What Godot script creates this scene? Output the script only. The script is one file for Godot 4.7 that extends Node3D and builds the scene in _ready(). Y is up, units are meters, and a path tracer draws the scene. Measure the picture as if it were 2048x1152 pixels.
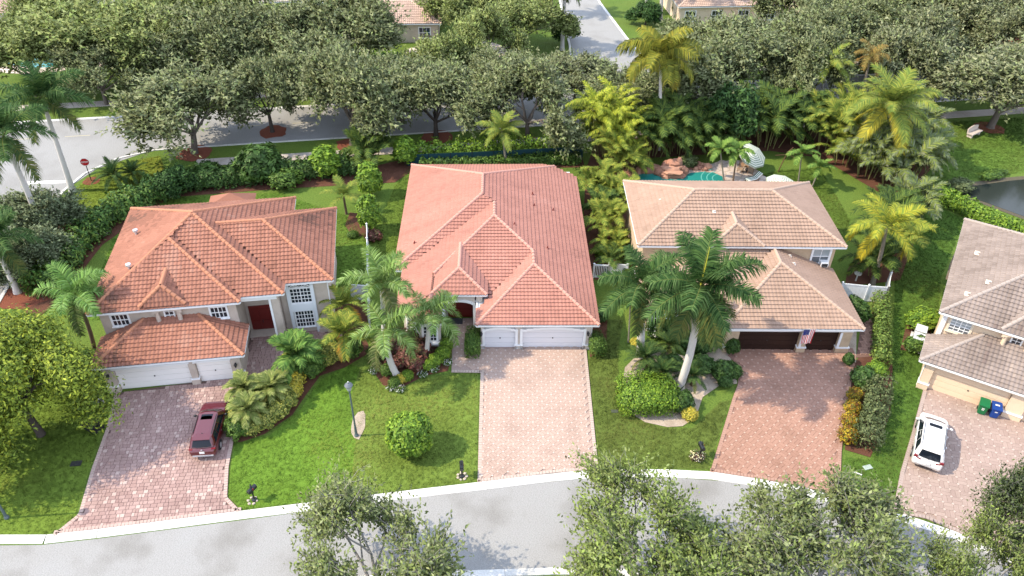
extends Node3D
# Aerial view of a suburban street: four tiled houses, lawns, paver driveways, palms, and a tree-lined road behind.

var rng := RandomNumberGenerator.new()
var mats := {}
var eye := Vector3(0, 43.2, 0)
var cam: Camera3D
var used := {}
var tex := {}

class MB:
	var v := PackedVector3Array()
	var n := PackedVector3Array()
	var c := PackedColorArray()
	var col := Color(1, 1, 1)
	var tinted := false
	func tri(a: Vector3, b: Vector3, d: Vector3, na: Vector3, nb: Vector3, nd: Vector3) -> void:
		if (d - a).cross(b - a).dot(na) < 0.0:
			v.append(a); v.append(d); v.append(b)
			n.append(na); n.append(nd); n.append(nb)
		else:
			v.append(a); v.append(b); v.append(d)
			n.append(na); n.append(nb); n.append(nd)
		c.append(col); c.append(col); c.append(col)
	func flat(a: Vector3, b: Vector3, d: Vector3, nn: Vector3) -> void:
		tri(a, b, d, nn, nn, nn)
	func quad(a: Vector3, b: Vector3, d: Vector3, e: Vector3, out: Vector3) -> void:
		var nn := (d - a).cross(e - b).normalized()
		if nn.dot(out) < 0.0:
			nn = -nn
		flat(a, b, d, nn)
		flat(a, d, e, nn)
	func box(ctr: Vector3, s: Vector3, b := Basis.IDENTITY) -> MB:
		var h := s * 0.5
		for ax in 3:
			for sg in [-1.0, 1.0]:
				var o := Vector3.ZERO
				o[ax] = sg
				var u := Vector3.ZERO
				u[(ax + 1) % 3] = h[(ax + 1) % 3]
				var w := Vector3.ZERO
				w[(ax + 2) % 3] = h[(ax + 2) % 3]
				var p: Vector3 = o * h[ax]
				quad(ctr + b * (p - u - w), ctr + b * (p + u - w), ctr + b * (p + u + w), ctr + b * (p - u + w), b * o)
		return self
	# a bar of square section between two points
	func bar(p: Vector3, q: Vector3, w: float, h: float) -> MB:
		var z := (q - p).normalized()
		var x := Vector3.UP.cross(z)
		x = Vector3.RIGHT if x.length() < 0.01 else x.normalized()
		box((p + q) * 0.5, Vector3(w, h, p.distance_to(q)), Basis(x, z.cross(x), z))
		return self
	func tube(pts: Array, radii: Array, seg := 7, cap := true) -> MB:
		var rings := []
		var dirs := []
		for i in pts.size():
			var d: Vector3 = (pts[mini(i + 1, pts.size() - 1)] - pts[maxi(i - 1, 0)]).normalized()
			var x := d.cross(Vector3(0.31, 0.11, 0.94))
			x = x.normalized()
			var y := d.cross(x)
			var ring := []
			var dr := []
			for k in seg:
				var a := TAU * k / seg
				var o := x * cos(a) + y * sin(a)
				dr.append(o)
				ring.append(pts[i] + o * radii[i])
			rings.append(ring)
			dirs.append(dr)
		for i in pts.size() - 1:
			for k in seg:
				var l := (k + 1) % seg
				tri(rings[i][k], rings[i][l], rings[i + 1][l], dirs[i][k], dirs[i][l], dirs[i + 1][l])
				tri(rings[i][k], rings[i + 1][l], rings[i + 1][k], dirs[i][k], dirs[i + 1][l], dirs[i + 1][k])
		if cap:
			for e in [0, pts.size() - 1]:
				var d: Vector3 = (pts[e] - pts[1 if e == 0 else e - 1]).normalized()
				for k in range(1, seg - 1):
					flat(rings[e][0], rings[e][k], rings[e][k + 1], d)
		return self
	# surface of revolution about the y axis, at o; prof holds (radius, height)
	func lathe(o: Vector3, prof: Array, seg := 12) -> MB:
		for i in prof.size() - 1:
			var p: Vector2 = prof[i]
			var q: Vector2 = prof[i + 1]
			var e := q - p
			var nn := Vector2(e.y, -e.x).normalized()
			for k in seg:
				var a := TAU * k / seg
				var b := TAU * (k + 1) / seg
				var A := Vector3(cos(a), 0, sin(a))
				var B := Vector3(cos(b), 0, sin(b))
				var na := A * nn.x + Vector3.UP * nn.y
				var nb := B * nn.x + Vector3.UP * nn.y
				var p0 := o + A * p.x + Vector3.UP * p.y
				var p1 := o + B * p.x + Vector3.UP * p.y
				var q0 := o + A * q.x + Vector3.UP * q.y
				var q1 := o + B * q.x + Vector3.UP * q.y
				if p.x > 0.0005: tri(p0, p1, q1, na, nb, nb)
				if q.x > 0.0005: tri(p0, q1, q0, na, nb, na)
		return self
	func sheet(poly: Array, y: float) -> MB:
		var pp := PackedVector2Array(poly)
		var ix := Geometry2D.triangulate_polygon(pp)
		for i in range(0, ix.size(), 3):
			flat(Vector3(pp[ix[i]].x, y, pp[ix[i]].y), Vector3(pp[ix[i + 1]].x, y, pp[ix[i + 1]].y), Vector3(pp[ix[i + 2]].x, y, pp[ix[i + 2]].y), Vector3.UP)
		return self
	func prism(poly: Array, y0: float, y1: float) -> MB:
		sheet(poly, y1)
		var area := 0.0
		for i in poly.size():
			area += (poly[i] as Vector2).cross(poly[(i + 1) % poly.size()])
		var s := signf(area)
		for i in poly.size():
			var a: Vector2 = poly[i]
			var b: Vector2 = poly[(i + 1) % poly.size()]
			var o := Vector3((b - a).y, 0, -(b - a).x) * s
			quad(Vector3(a.x, y0, a.y), Vector3(b.x, y0, b.y), Vector3(b.x, y1, b.y), Vector3(a.x, y1, a.y), o)
		return self
	func face(poly: Array, nn: Vector3) -> MB:
		for i in range(1, poly.size() - 1):
			flat(poly[0], poly[i], poly[i + 1], nn)
		return self
	func ball(o: Vector3, r: Vector3, seg := 10, lat := 6) -> MB:
		for i in lat:
			for k in seg:
				var P := []
				for q in [[i, k], [i, k + 1], [i + 1, k + 1], [i + 1, k]]:
					var t: float = PI * q[0] / lat
					var a: float = TAU * q[1] / seg
					P.append(Vector3(sin(t) * cos(a), cos(t), sin(t) * sin(a)))
				tri(o + P[0] * r, o + P[1] * r, o + P[2] * r, P[0], P[1], P[2])
				tri(o + P[0] * r, o + P[2] * r, o + P[3] * r, P[0], P[2], P[3])
		return self
	# one pointed leaf: a diamond of two triangles
	func leaf(p: Vector3, along: Vector3, side: Vector3, nn: Vector3) -> void:
		var a := p + along
		var b := p + side + along * 0.1
		var d := p - along
		var e := p - side + along * 0.1
		v.append(d); v.append(b); v.append(a); v.append(d); v.append(a); v.append(e)
		for i in 6:
			n.append(nn)
			c.append(col)
	func dart(p: Vector3, along: Vector3, side: Vector3, nn: Vector3) -> void:
		v.append(p - along * 0.6 - side); v.append(p - along * 0.6 + side); v.append(p + along)
		n.append(nn); n.append(nn); n.append(nn)
		c.append(col); c.append(col); c.append(col)
	func mesh() -> ArrayMesh:
		var m := ArrayMesh.new()
		var a := []
		a.resize(Mesh.ARRAY_MAX)
		a[Mesh.ARRAY_VERTEX] = v
		a[Mesh.ARRAY_NORMAL] = n
		if tinted: a[Mesh.ARRAY_COLOR] = c
		m.add_surface_from_arrays(Mesh.PRIMITIVE_TRIANGLES, a)
		return m

# ---------------------------------------------------------------- naming and grouping
func numbered(called: String) -> String:
	used[called] = used.get(called, -1) + 1
	return called if used[called] == 0 else "%s_%03d" % [called, used[called]]

func tag(o: Node, label: String, category: String, group := "") -> void:
	if label: o.set_meta("label", label)
	if category: o.set_meta("category", category)
	if group: o.set_meta("group", group)

func thing(called: String, label: String, category: String, at := Vector3.ZERO, turn := 0.0, group := "") -> Node3D:
	var o := Node3D.new()
	o.name = numbered(called)
	add_child(o)
	o.position = at
	o.rotation.y = turn
	tag(o, label, category, group)
	return o

func part(parent: Node, called: String, m: Mesh, mt: Material, xf := Transform3D.IDENTITY) -> MeshInstance3D:
	var o := MeshInstance3D.new()
	o.name = called
	o.mesh = m
	o.material_override = mt
	o.transform = xf
	parent.add_child(o, true)
	return o

func solo(called: String, m: Mesh, mt: Material, label: String, category: String, group := "", at := Vector3.ZERO, turn := 0.0) -> MeshInstance3D:
	var o := part(self, numbered(called), m, mt)
	o.position = at
	o.rotation.y = turn
	tag(o, label, category, group)
	return o

func struct(called: String, m: Mesh, mt: Material) -> MeshInstance3D:
	var o := part(self, numbered(called), m, mt)
	o.set_meta("kind", "structure")
	return o

func copy(o: Node3D, at: Vector3, turn: float, label: String, group := "", size := 1.0) -> Node3D:
	var r: Node3D = o.duplicate()
	r.name = numbered(str(o.get_meta("stem")))
	add_child(r)
	r.position = at
	r.rotation = Vector3(0, turn, 0)
	r.scale = Vector3.ONE * size
	r.set_meta("label", label)
	if group: r.set_meta("group", group)
	return r

func scatter(parent: Node, called: String, m: Mesh, mt: Material, xfs: Array, cols: Array = []) -> MultiMeshInstance3D:
	var mm := MultiMesh.new()
	mm.transform_format = MultiMesh.TRANSFORM_3D
	mm.use_colors = cols.size() > 0
	mm.mesh = m
	mm.instance_count = xfs.size()
	for i in xfs.size():
		mm.set_instance_transform(i, xfs[i])
		if cols.size(): mm.set_instance_color(i, cols[i])
	var o := MultiMeshInstance3D.new()
	o.name = called if parent != self else numbered(called)
	o.multimesh = mm
	o.material_override = mt
	o.set_meta("kind", "stuff")
	parent.add_child(o, true)
	return o

func rf(a: float, b: float) -> float:
	return rng.randf_range(a, b)

func sees(p: Vector3) -> bool:
	var q := cam.transform.affine_inverse() * p
	return q.z < 0 and absf(q.x / q.z) < 0.66 and absf(q.y / q.z) < 0.38

# ---------------------------------------------------------------- materials
func noise(key: String, freq: float, ramp: Array, oct := 4, size := 512, bump := false, strength := 4.0) -> NoiseTexture2D:
	if tex.has(key): return tex[key]
	var t := NoiseTexture2D.new()
	var f := FastNoiseLite.new()
	f.noise_type = FastNoiseLite.TYPE_SIMPLEX_SMOOTH
	f.seed = key.hash() % 1000
	f.frequency = freq
	f.fractal_octaves = oct
	t.noise = f
	t.width = size
	t.height = size
	t.seamless = true
	if bump:
		t.as_normal_map = true
		t.bump_strength = strength
	elif ramp.size():
		var g := Gradient.new()
		var offs := PackedFloat32Array()
		var cs := PackedColorArray()
		for i in ramp.size():
			offs.append(float(i) / (ramp.size() - 1))
			cs.append((ramp[i] as Color).linear_to_srgb())
		g.offsets = offs
		g.colors = cs
		t.color_ramp = g
	tex[key] = t
	return t

func mat(key: String, lin := Color(0.5, 0.5, 0.5), rough := 0.8, spec := 0.4) -> StandardMaterial3D:
	if mats.has(key): return mats[key]
	var m := StandardMaterial3D.new()
	m.resource_name = key
	m.albedo_color = lin.linear_to_srgb()
	m.roughness = rough
	m.metallic_specular = spec
	mats[key] = m
	return m

func tinted(key: String, rough := 0.7, through := 0.0, spec := 0.35) -> StandardMaterial3D:
	if mats.has(key): return mats[key]
	var m := mat(key, Color(1, 1, 1), rough, spec)
	m.vertex_color_use_as_albedo = true
	if through > 0.0:
		m.backlight_enabled = true
		m.backlight = Color(through, through, through).linear_to_srgb()
	return m

# a ground or wall surface: a fine grain over a coarse drift of tone, both in world axes; grain textures are shared
func grey(n: String, freq: float, lo: float, mid: float, oct: int) -> NoiseTexture2D:
	return noise(n, freq, [Color(lo, lo, lo), Color(mid, mid, mid), Color(1, 1, 1)], oct, 512)

func ground_mat(key: String, ramp: Array, fine: float, drift: Array, coarse: float, rough := 0.9, bump := 0.6) -> StandardMaterial3D:
	if mats.has(key): return mats[key]
	var hi: Color = ramp[2]
	var m := mat(key, hi, rough, 0.3)
	m.uv1_triplanar = true
	m.uv1_world_triplanar = true
	m.uv1_scale = Vector3.ONE * fine
	m.uv1_offset = Vector3(key.hash() % 97, key.hash() % 61, key.hash() % 43) * 0.01
	var r: float = ramp[0].g / ramp[2].g
	if ["turf", "pebbles"].has(key):
		m.albedo_color = Color(1, 1, 1)
		m.albedo_texture = noise(key + "fine", 0.03, ramp, 5, 512)
	elif r > 0.78:
		m.albedo_texture = grey("grain_soft", 0.03, 0.82, 0.91, 5)
	elif r > 0.6:
		m.albedo_texture = grey("grain_mid", 0.03, 0.66, 0.84, 5)
	elif r > 0.45:
		m.albedo_texture = grey("grain_hard", 0.03, 0.5, 0.75, 5)
	else:
		m.albedo_texture = grey("grain_rough", 0.035, 0.3, 0.6, 5)
	if drift.size():
		m.detail_enabled = true
		m.detail_blend_mode = BaseMaterial3D.BLEND_MODE_MUL
		m.detail_uv_layer = BaseMaterial3D.DETAIL_UV_2
		m.uv2_triplanar = true
		m.uv2_world_triplanar = true
		m.uv2_scale = Vector3.ONE * coarse
		var c: Color = drift[0]
		if key == "turf": m.detail_albedo = noise("turf_drift", 0.012, drift, 5, 512)
		elif c.g < 0.74: m.detail_albedo = noise("drift_strong", 0.012, [Color(0.72, 0.7, 0.67), Color(0.97, 0.96, 0.95), Color(1, 1, 1)], 5, 512)
		else: m.detail_albedo = noise("drift_soft", 0.012, [Color(0.84, 0.83, 0.82), Color(1, 1, 1), Color(1, 1, 1)], 5, 512)
	if bump > 0.0:
		m.normal_enabled = true
		m.normal_texture = noise("grain_bump", 0.06, [], 4, 512, true, 6.0)
		m.normal_scale = bump
	return m

func metal(key: String, lin: Color, rough := 0.35) -> StandardMaterial3D:
	var m := mat(key, lin, rough, 0.5)
	m.metallic = 0.6
	return m

func paint(key: String, lin: Color) -> StandardMaterial3D:
	var m := mat(key, lin, 0.3, 0.5)
	m.clearcoat_enabled = true
	m.clearcoat = 1.0
	m.clearcoat_roughness = 0.05
	return m
# ================================================================ the scene
func _ready() -> void:
	rng.seed = 7
	cam = Camera3D.new()
	cam.name = "camera"
	cam.position = eye
	cam.rotation_degrees = Vector3(-37.51, 0, 0.81)
	cam.fov = 39.78
	cam.near = 0.5
	cam.far = 1200
	add_child(cam)
	var we := WorldEnvironment.new()
	we.name = "environment"
	var e := Environment.new()
	e.background_mode = Environment.BG_SKY
	var sm := ProceduralSkyMaterial.new()
	sm.sky_top_color = Color(0.68, 0.73, 0.82)
	sm.sky_horizon_color = Color(0.9, 0.91, 0.94)
	sm.sky_curve = 0.2
	sm.ground_bottom_color = Color(0.3, 0.32, 0.28)
	sm.ground_horizon_color = Color(0.7, 0.73, 0.76)
	sm.sky_energy_multiplier = 1.5
	var sky := Sky.new()
	sky.sky_material = sm
	e.sky = sky
	e.tonemap_mode = Environment.TONE_MAPPER_LINEAR
	e.tonemap_exposure = 1.36
	e.sdfgi_enabled = true
	e.ssao_enabled = true
	e.ssil_enabled = true
	we.environment = e
	add_child(we)
	var sun := DirectionalLight3D.new()
	sun.name = "sun"
	sun.light_energy = 1.6
	sun.light_color = Color(1.0, 0.94, 0.84)
	sun.light_angular_distance = 0.6
	sun.shadow_enabled = true
	add_child(sun)
	var el := deg_to_rad(46.0)
	var az := deg_to_rad(6.0)
	sun.look_at_from_position(Vector3.ZERO, Vector3(cos(el) * cos(az), -sin(el), -cos(el) * sin(az)))

	ground_and_roads()
	driveways()
	house_red()
	house_coral()
	house_tan()
	house_grey()
	far_houses()
	yard_things()
	pool_garden()
	oaks()
	palms()
	shrubs()
	grass_blades()
# ---------------------------------------------------------------- ground, roads, kerbs, beds
func rd(s: float, t: float) -> Vector2:
	# along the tree-lined road (s) and across it (t, towards the houses)
	return Vector2(-31.5, -83.0) + Vector2(0.986, -0.166) * s + Vector2(0.166, 0.986) * t

func strip(s0: float, s1: float, t0: float, t1: float) -> Array:
	return [rd(s0, t0), rd(s1, t0), rd(s1, t1), rd(s0, t1)]

func along(pts: Array, step: float) -> Array:
	var out := [pts[0]]
	var left := step
	for i in pts.size() - 1:
		var a: Vector2 = pts[i]
		var b: Vector2 = pts[i + 1]
		var l := a.distance_to(b)
		var d := 0.0
		while l - d > left:
			d += left
			out.append(a.lerp(b, d / l))
			left = step
		left -= l - d
	out.append(pts[-1])
	return out

# a rolled concrete kerb in cast lengths with open joints; w is measured to the road side
func kerb(label_pts: Array, w: float, step: float, flip := false) -> void:
	var p := along(label_pts, step)
	var root := Node3D.new()
	root.name = numbered("kerb")
	add_child(root)
	root.set_meta("kind", "structure")
	for i in p.size() - 1:
		var a: Vector2 = p[i]
		var b: Vector2 = p[i + 1]
		var d := (b - a).normalized()
		if a.distance_to(b) < 0.1: continue
		a += d * 0.012
		b -= d * 0.012
		var o := Vector2(-d.y, d.x) * w * (-1.0 if flip else 1.0)
		var m := MB.new()
		var prof := [Vector2(0, 0.0), Vector2(0.0, 0.09), Vector2(0.3, 0.1), Vector2(0.55, 0.055), Vector2(1.0, 0.03), Vector2(1.0, 0.0)]
		for k in prof.size() - 1:
			var u: Vector2 = prof[k]
			var q: Vector2 = prof[k + 1]
			var A := a + o * u.x
			var B := b + o * u.x
			var C := b + o * q.x
			var D := a + o * q.x
			var up := Vector3(-o.x, 0.001, -o.y) if k == 0 else Vector3.UP
			m.quad(Vector3(A.x, u.y, A.y), Vector3(B.x, u.y, B.y), Vector3(C.x, q.y, C.y), Vector3(D.x, q.y, D.y), up if k < 4 else Vector3(o.x, 0.001, o.y))
		var t := rf(0.62, 0.72)
		part(root, "kerb_stone", m.mesh(), ground_mat("concrete_%d" % (i % 3), [Color(t, t * 0.98, t * 0.94) * 0.8, Color(t, t * 0.98, t * 0.95), Color(t, t, t * 0.97) * 1.08], 0.5, [Color(0.72, 0.7, 0.66), Color(1, 1, 1), Color(1, 1, 1)], 0.06, 0.85, 0.3))

func ground_and_roads() -> void:
	var lawn := ground_mat("turf", [Color(0.06, 0.1, 0.018), Color(0.1, 0.16, 0.026), Color(0.14, 0.2, 0.036)], 0.35, [Color(0.75, 0.85, 0.8), Color(1, 1, 1), Color(1.0, 0.93, 0.9)], 0.03, 0.95, 1.0)
	struct("ground", MB.new().sheet([Vector2(-260, -10), Vector2(260, -10), Vector2(260, -420), Vector2(-260, -420)], 0.0).mesh(), lawn)
	var asphalt := ground_mat("asphalt", [Color(0.21, 0.21, 0.21), Color(0.27, 0.27, 0.268), Color(0.335, 0.335, 0.33)], 0.6, [Color(0.72, 0.72, 0.73), Color(0.95, 0.95, 0.95), Color(1, 1, 1)], 0.035, 0.85, 0.35)
	var pale := ground_mat("pale_asphalt", [Color(0.2, 0.2, 0.197), Color(0.27, 0.27, 0.266), Color(0.33, 0.33, 0.325)], 0.5, [Color(0.8, 0.8, 0.8), Color(1, 1, 1)], 0.03, 0.85, 0.35)
	# the street in front, a curve
	struct("street", MB.new().sheet([Vector2(-47.13,-29.21),Vector2(-33.44,-29.18),Vector2(-29.07,-29.32),Vector2(-25.85,-29.81),Vector2(-16.35,-31.5),Vector2(-6.08,-33.46),Vector2(0.19,-34.39),Vector2(5.84,-35.21),Vector2(11.53,-35.27),Vector2(14.32,-35.06),Vector2(16.43,-34.76),Vector2(20.68,-33.59),Vector2(25.87,-31.87),Vector2(27.36,-31.32),Vector2(29.35,-30.24),Vector2(31.33,-29.12),Vector2(37.47,-25.35),Vector2(34.57,-20.74),Vector2(19.3,-23.28),Vector2(8.62,-27.73),Vector2(3.77,-27.79),Vector2(-9.47,-27.04),Vector2(-20.3,-23.88),Vector2(-44.63,-22.35)], 0.012).mesh(), asphalt)
	kerb([Vector2(-47.65,-29.89),Vector2(-33.85,-29.93),Vector2(-28.77,-30.02),Vector2(-24.58,-30.72),Vector2(-17.36,-32.03),Vector2(-6.13,-33.95),Vector2(-2.14,-34.6),Vector2(0.18,-34.98),Vector2(2.78,-35.45),Vector2(6.13,-35.86),Vector2(10.5,-35.94),Vector2(13.68,-35.82),Vector2(16.1,-35.39),Vector2(19.22,-34.81),Vector2(24.1,-33.01),Vector2(27.17,-32.12),Vector2(29.71,-30.54),Vector2(31.78,-29.41),Vector2(37.77,-25.82)], 0.62, 3.1)
	kerb([Vector2(-9.45,-26.94),Vector2(-3.49,-27.4),Vector2(3.77,-27.79),Vector2(8.62,-27.73),Vector2(14.28,-25.94)], 0.5, 3.1, true)
	# the tree-lined road behind, its side streets, walks and verges
	struct("road", MB.new().sheet(strip(-110, 170, -9.1, 0.0), 0.012).mesh(), pale)
	struct("side_street", MB.new().sheet([Vector2(-57, -84), rd(-8.5, -0.6), rd(-10.3, 0.6), Vector2(-45.6, -76.6), Vector2(-47, -72.1), Vector2(-46, -64), Vector2(-44.1, -54.3), Vector2(-42, -40), Vector2(-53, -38), Vector2(-57, -60)], 0.016).mesh(), pale)
	struct("side_street", MB.new().sheet([Vector2(4.5, -99), Vector2(8.4, -112), Vector2(7.6, -136), Vector2(5.6, -190), Vector2(11, -190), Vector2(13.8, -136.6), Vector2(17.1, -117), Vector2(19.5, -106), Vector2(23, -101)], 0.016).mesh(), pale)
	kerb([Vector2(-42.2, -40), Vector2(-44.1, -54.3), Vector2(-46, -64), Vector2(-47, -72.1), Vector2(-46.8, -74.4), Vector2(-45.7, -76.8), Vector2(-43.8, -79.4), Vector2(-41.2, -80.9), rd(0, 0.3), rd(60, 0.3), rd(150, 0.3)], 0.35, 4.0, true)
	kerb([rd(-90, -9.4), rd(35.5, -9.4), Vector2(8.0, -112), Vector2(7.2, -136), Vector2(5.2, -190)], 0.35, 4.0)
	kerb([rd(150, -9.4), rd(56.5, -9.4), Vector2(19.8, -107), Vector2(17.3, -117), Vector2(14.0, -136.6), Vector2(11.2, -190)], 0.35, 4.0, true)
	struct("stop_line", MB.new().sheet([Vector2(-51.75,-73.7),Vector2(-51.34,-73.08),Vector2(-47.61,-73.5),Vector2(-47.85,-74.02)], 0.024).mesh(), mat("road_paint", Color(0.72, 0.72, 0.7), 0.8))
	var lane := Node3D.new()
	lane.name = "lane_markings"
	add_child(lane)
	lane.set_meta("kind", "structure")
	for i in 24:
		part(lane, "lane_dash", MB.new().sheet(strip(-40 + i * 6.5, -37.2 + i * 6.5, -4.6, -4.48), 0.022).mesh(), mat("faded_paint", Color(0.42, 0.38, 0.26), 0.85))
	var walk := ground_mat("walk_concrete", [Color(0.36, 0.31, 0.26), Color(0.46, 0.41, 0.35), Color(0.52, 0.47, 0.42)], 0.5, [Color(0.7, 0.66, 0.62), Color(1, 1, 1)], 0.05, 0.9, 0.3)
	var sw := Node3D.new()
	sw.name = "sidewalk"
	add_child(sw)
	sw.set_meta("kind", "structure")
	for i in 72:
		part(sw, "walk_slab", MB.new().prism(strip(-4.5 + i * 1.8, -2.73 + i * 1.8, 3.3, 4.95), 0.0, 0.05).mesh(), walk)
	struct("sidewalk", MB.new().prism(strip(-60, 35, -14.2, -12.6), 0.0, 0.05).mesh(), walk)
	struct("sidewalk", MB.new().prism(strip(58, 130, -14.2, -12.6), 0.0, 0.05).mesh(), walk)
	# planting beds and mulch
	var mulch := ground_mat("mulch", [Color(0.05, 0.022, 0.014), Color(0.1, 0.045, 0.028), Color(0.19, 0.085, 0.055)], 0.9, [Color(0.7, 0.7, 0.7), Color(1, 1, 1)], 0.1, 0.95, 1.0)
	var red := ground_mat("red_mulch", [Color(0.13, 0.035, 0.02), Color(0.22, 0.065, 0.035), Color(0.3, 0.1, 0.06)], 0.9, [], 0.1, 0.95, 1.0)
	var pebble := ground_mat("pebbles", [Color(0.2, 0.15, 0.11), Color(0.42, 0.35, 0.28), Color(0.66, 0.58, 0.5)], 1.4, [Color(0.75, 0.7, 0.66), Color(1, 1, 1)], 0.15, 0.9, 1.0)
	var bed_y := 0.02
	for b in [
		[Vector2(-20.07,-38.18),Vector2(-19.78,-39.04),Vector2(-17.34,-40.06),Vector2(-16.13,-43.7),Vector2(-16.17,-45.65),Vector2(-14.54,-47.43),Vector2(-11.72,-48.7),Vector2(-11.34,-47.5),Vector2(-13.04,-45.71),Vector2(-14.8,-44.72),Vector2(-15.44,-42.64),Vector2(-16,-40.58),Vector2(-17.54,-38.7),Vector2(-19.1,-37.87)],
		[Vector2(-16.42,-52.8),Vector2(-12.57,-54.27),Vector2(-11.68,-48.4),Vector2(-14.01,-48.96),Vector2(-15.38,-49.68)],
		[Vector2(-11.18,-47.8),Vector2(-9.72,-50.63),Vector2(-5.11,-50.41),Vector2(-4.74,-47.94),Vector2(-4.92,-45.48),Vector2(-6.67,-44.88),Vector2(-8.79,-43.2),Vector2(-9.83,-43.83),Vector2(-10.84,-45.47)],
		[Vector2(-16.51,-68.45),Vector2(-14.67,-68.02),Vector2(-14.12,-64.41),Vector2(-15.5,-63.94),Vector2(-16.61,-66.13)],
		[Vector2(-43.36,-53.57),Vector2(-44.15,-56.43),Vector2(-41.29,-63.72),Vector2(-37.14,-72.33),Vector2(-17.9,-76.61),Vector2(-11.73,-80.22),Vector2(7.62,-82.6),Vector2(7.93,-78.47),Vector2(-10.89,-77.59),Vector2(-12.72,-74.58),Vector2(-24.66,-72.89),Vector2(-35.58,-70.86),Vector2(-38.92,-62.08),Vector2(-39.09,-53.66),Vector2(-39.93,-50.95)],
		[Vector2(6.44,-51.97),Vector2(8.14,-52),Vector2(7.69,-48.2),Vector2(6.33,-47.27)],
		[Vector2(6.76,-64.07),Vector2(8.08,-79.05),Vector2(12.45,-79.18),Vector2(11.38,-64.19),Vector2(10.22,-57.7),Vector2(7.5,-57.64)],
		[Vector2(10,-65.02),Vector2(8.25,-79.06),Vector2(11.79,-94.16),Vector2(33.3,-92.67),Vector2(42.48,-90.16),Vector2(48.93,-86.36),Vector2(47.47,-80.19),Vector2(43.31,-75.08),Vector2(39.39,-73.2),Vector2(36.76,-78.17),Vector2(34.97,-81.48),Vector2(29.64,-83.01),Vector2(15.47,-80.9),Vector2(13.17,-78.06)],
		[Vector2(31.03,-59.73),Vector2(38.37,-70.38),Vector2(39.3,-64.89),Vector2(35.34,-58.29),Vector2(32.6,-57.63),Vector2(30.05,-57.42)],
		[Vector2(31.72,-48.7),Vector2(33.82,-52.57),Vector2(36.19,-52.62),Vector2(33.78,-48.75),Vector2(32.83,-48.42)],
		[Vector2(23.76,-37.97),Vector2(26.93,-46.53),Vector2(29.47,-49.27),Vector2(31.78,-55.28),Vector2(33.38,-56.03),Vector2(30.22,-46.31),Vector2(28.22,-41.43),Vector2(25.31,-37.31)],
	]:
		bed_y += 0.0015
		struct("planting_bed", MB.new().sheet(b, bed_y).mesh(), mulch)
	struct("gravel_bed", MB.new().sheet([Vector2(8.32,-43.11),Vector2(9.02,-46.16),Vector2(10.66,-48.26),Vector2(12.49,-48.3),Vector2(14.91,-47.04),Vector2(16.25,-48.87),Vector2(17.46,-48.4),Vector2(17.75,-46.34),Vector2(17.51,-44.48),Vector2(16.07,-44.23),Vector2(14.57,-42.97),Vector2(13.71,-40.9),Vector2(12.57,-39.99),Vector2(11.46,-39.87),Vector2(9.88,-40.33),Vector2(8.81,-41.31)], 0.045).mesh(), pebble)
	struct("gravel_bed", MB.new().sheet([Vector2(-11.49,-39.58),Vector2(-11.5,-40.27),Vector2(-11.24,-40.92),Vector2(-10.86,-41.08),Vector2(-10.65,-40.68),Vector2(-10.49,-39.45),Vector2(-10.61,-38.83),Vector2(-10.74,-38.26),Vector2(-11.12,-38.44),Vector2(-11.42,-38.96)], 0.04).mesh(), pebble)
	struct("gravel_bed", MB.new().sheet([Vector2(25.81,-46.51),Vector2(28.12,-51.46),Vector2(29.1,-51.48),Vector2(27.6,-47.13),Vector2(26.73,-46.53)], 0.042).mesh(), pebble)
	for q in [[Vector2(-9.21,-85.22), 1.9], [Vector2(-18.7,-83.04), 2.0], [Vector2(1.57,-83.65), 2.0], [Vector2(58.3,-89.83), 1.7], [Vector2(-28.71,-86.04), 1.7], [Vector2(-36.14,-80.56), 2.0], [Vector2(-45.06,-74), 0.9], [Vector2(21.8,-89.64), 1.8], [Vector2(35.86,-93.34), 1.6], [Vector2(66.91,-112.75), 1.8], [Vector2(-45.41,-62.76), 1.0], [Vector2(-42.21,-54.3), 2.2], [Vector2(-43.6,-63.49), 2.2]]:
		var ring := []
		for k in 18:
			ring.append((q[0] as Vector2) + Vector2.from_angle(TAU * k / 18) * q[1] * rf(0.85, 1.1))
		struct("mulch_ring", MB.new().sheet(ring, 0.035).mesh(), red)
	struct("mulch_strip", MB.new().sheet(strip(88, 150, -20.5, -17.5), 0.03).mesh(), red)
	# the pond on the right and its bank
	struct("pond_bank", MB.new().sheet([Vector2(46.74,-74.02),Vector2(49.53,-76.22),Vector2(53.71,-77.43),Vector2(60.86,-78.64),Vector2(57.75,-65.53),Vector2(52.36,-68.47),Vector2(49.05,-71.85)], 0.03).mesh(), ground_mat("bank_soil", [Color(0.045, 0.045, 0.025), Color(0.09, 0.08, 0.05), Color(0.15, 0.13, 0.09)], 0.6, [], 0.1, 0.95, 1.0))
	struct("pond_water", MB.new().sheet([Vector2(47.35,-73.83),Vector2(50.01,-75.59),Vector2(54.39,-76.79),Vector2(61.12,-78.08),Vector2(58.16,-66.25),Vector2(52.65,-69.04),Vector2(49.51,-72.16)], 0.05).mesh(), mat("pond", Color(0.022, 0.028, 0.024), 0.12, 0.4))

# ---------------------------------------------------------------- paver driveways
func inside(p: Vector2, poly: PackedVector2Array) -> bool:
	return Geometry2D.is_point_in_polygon(p, poly)

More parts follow.
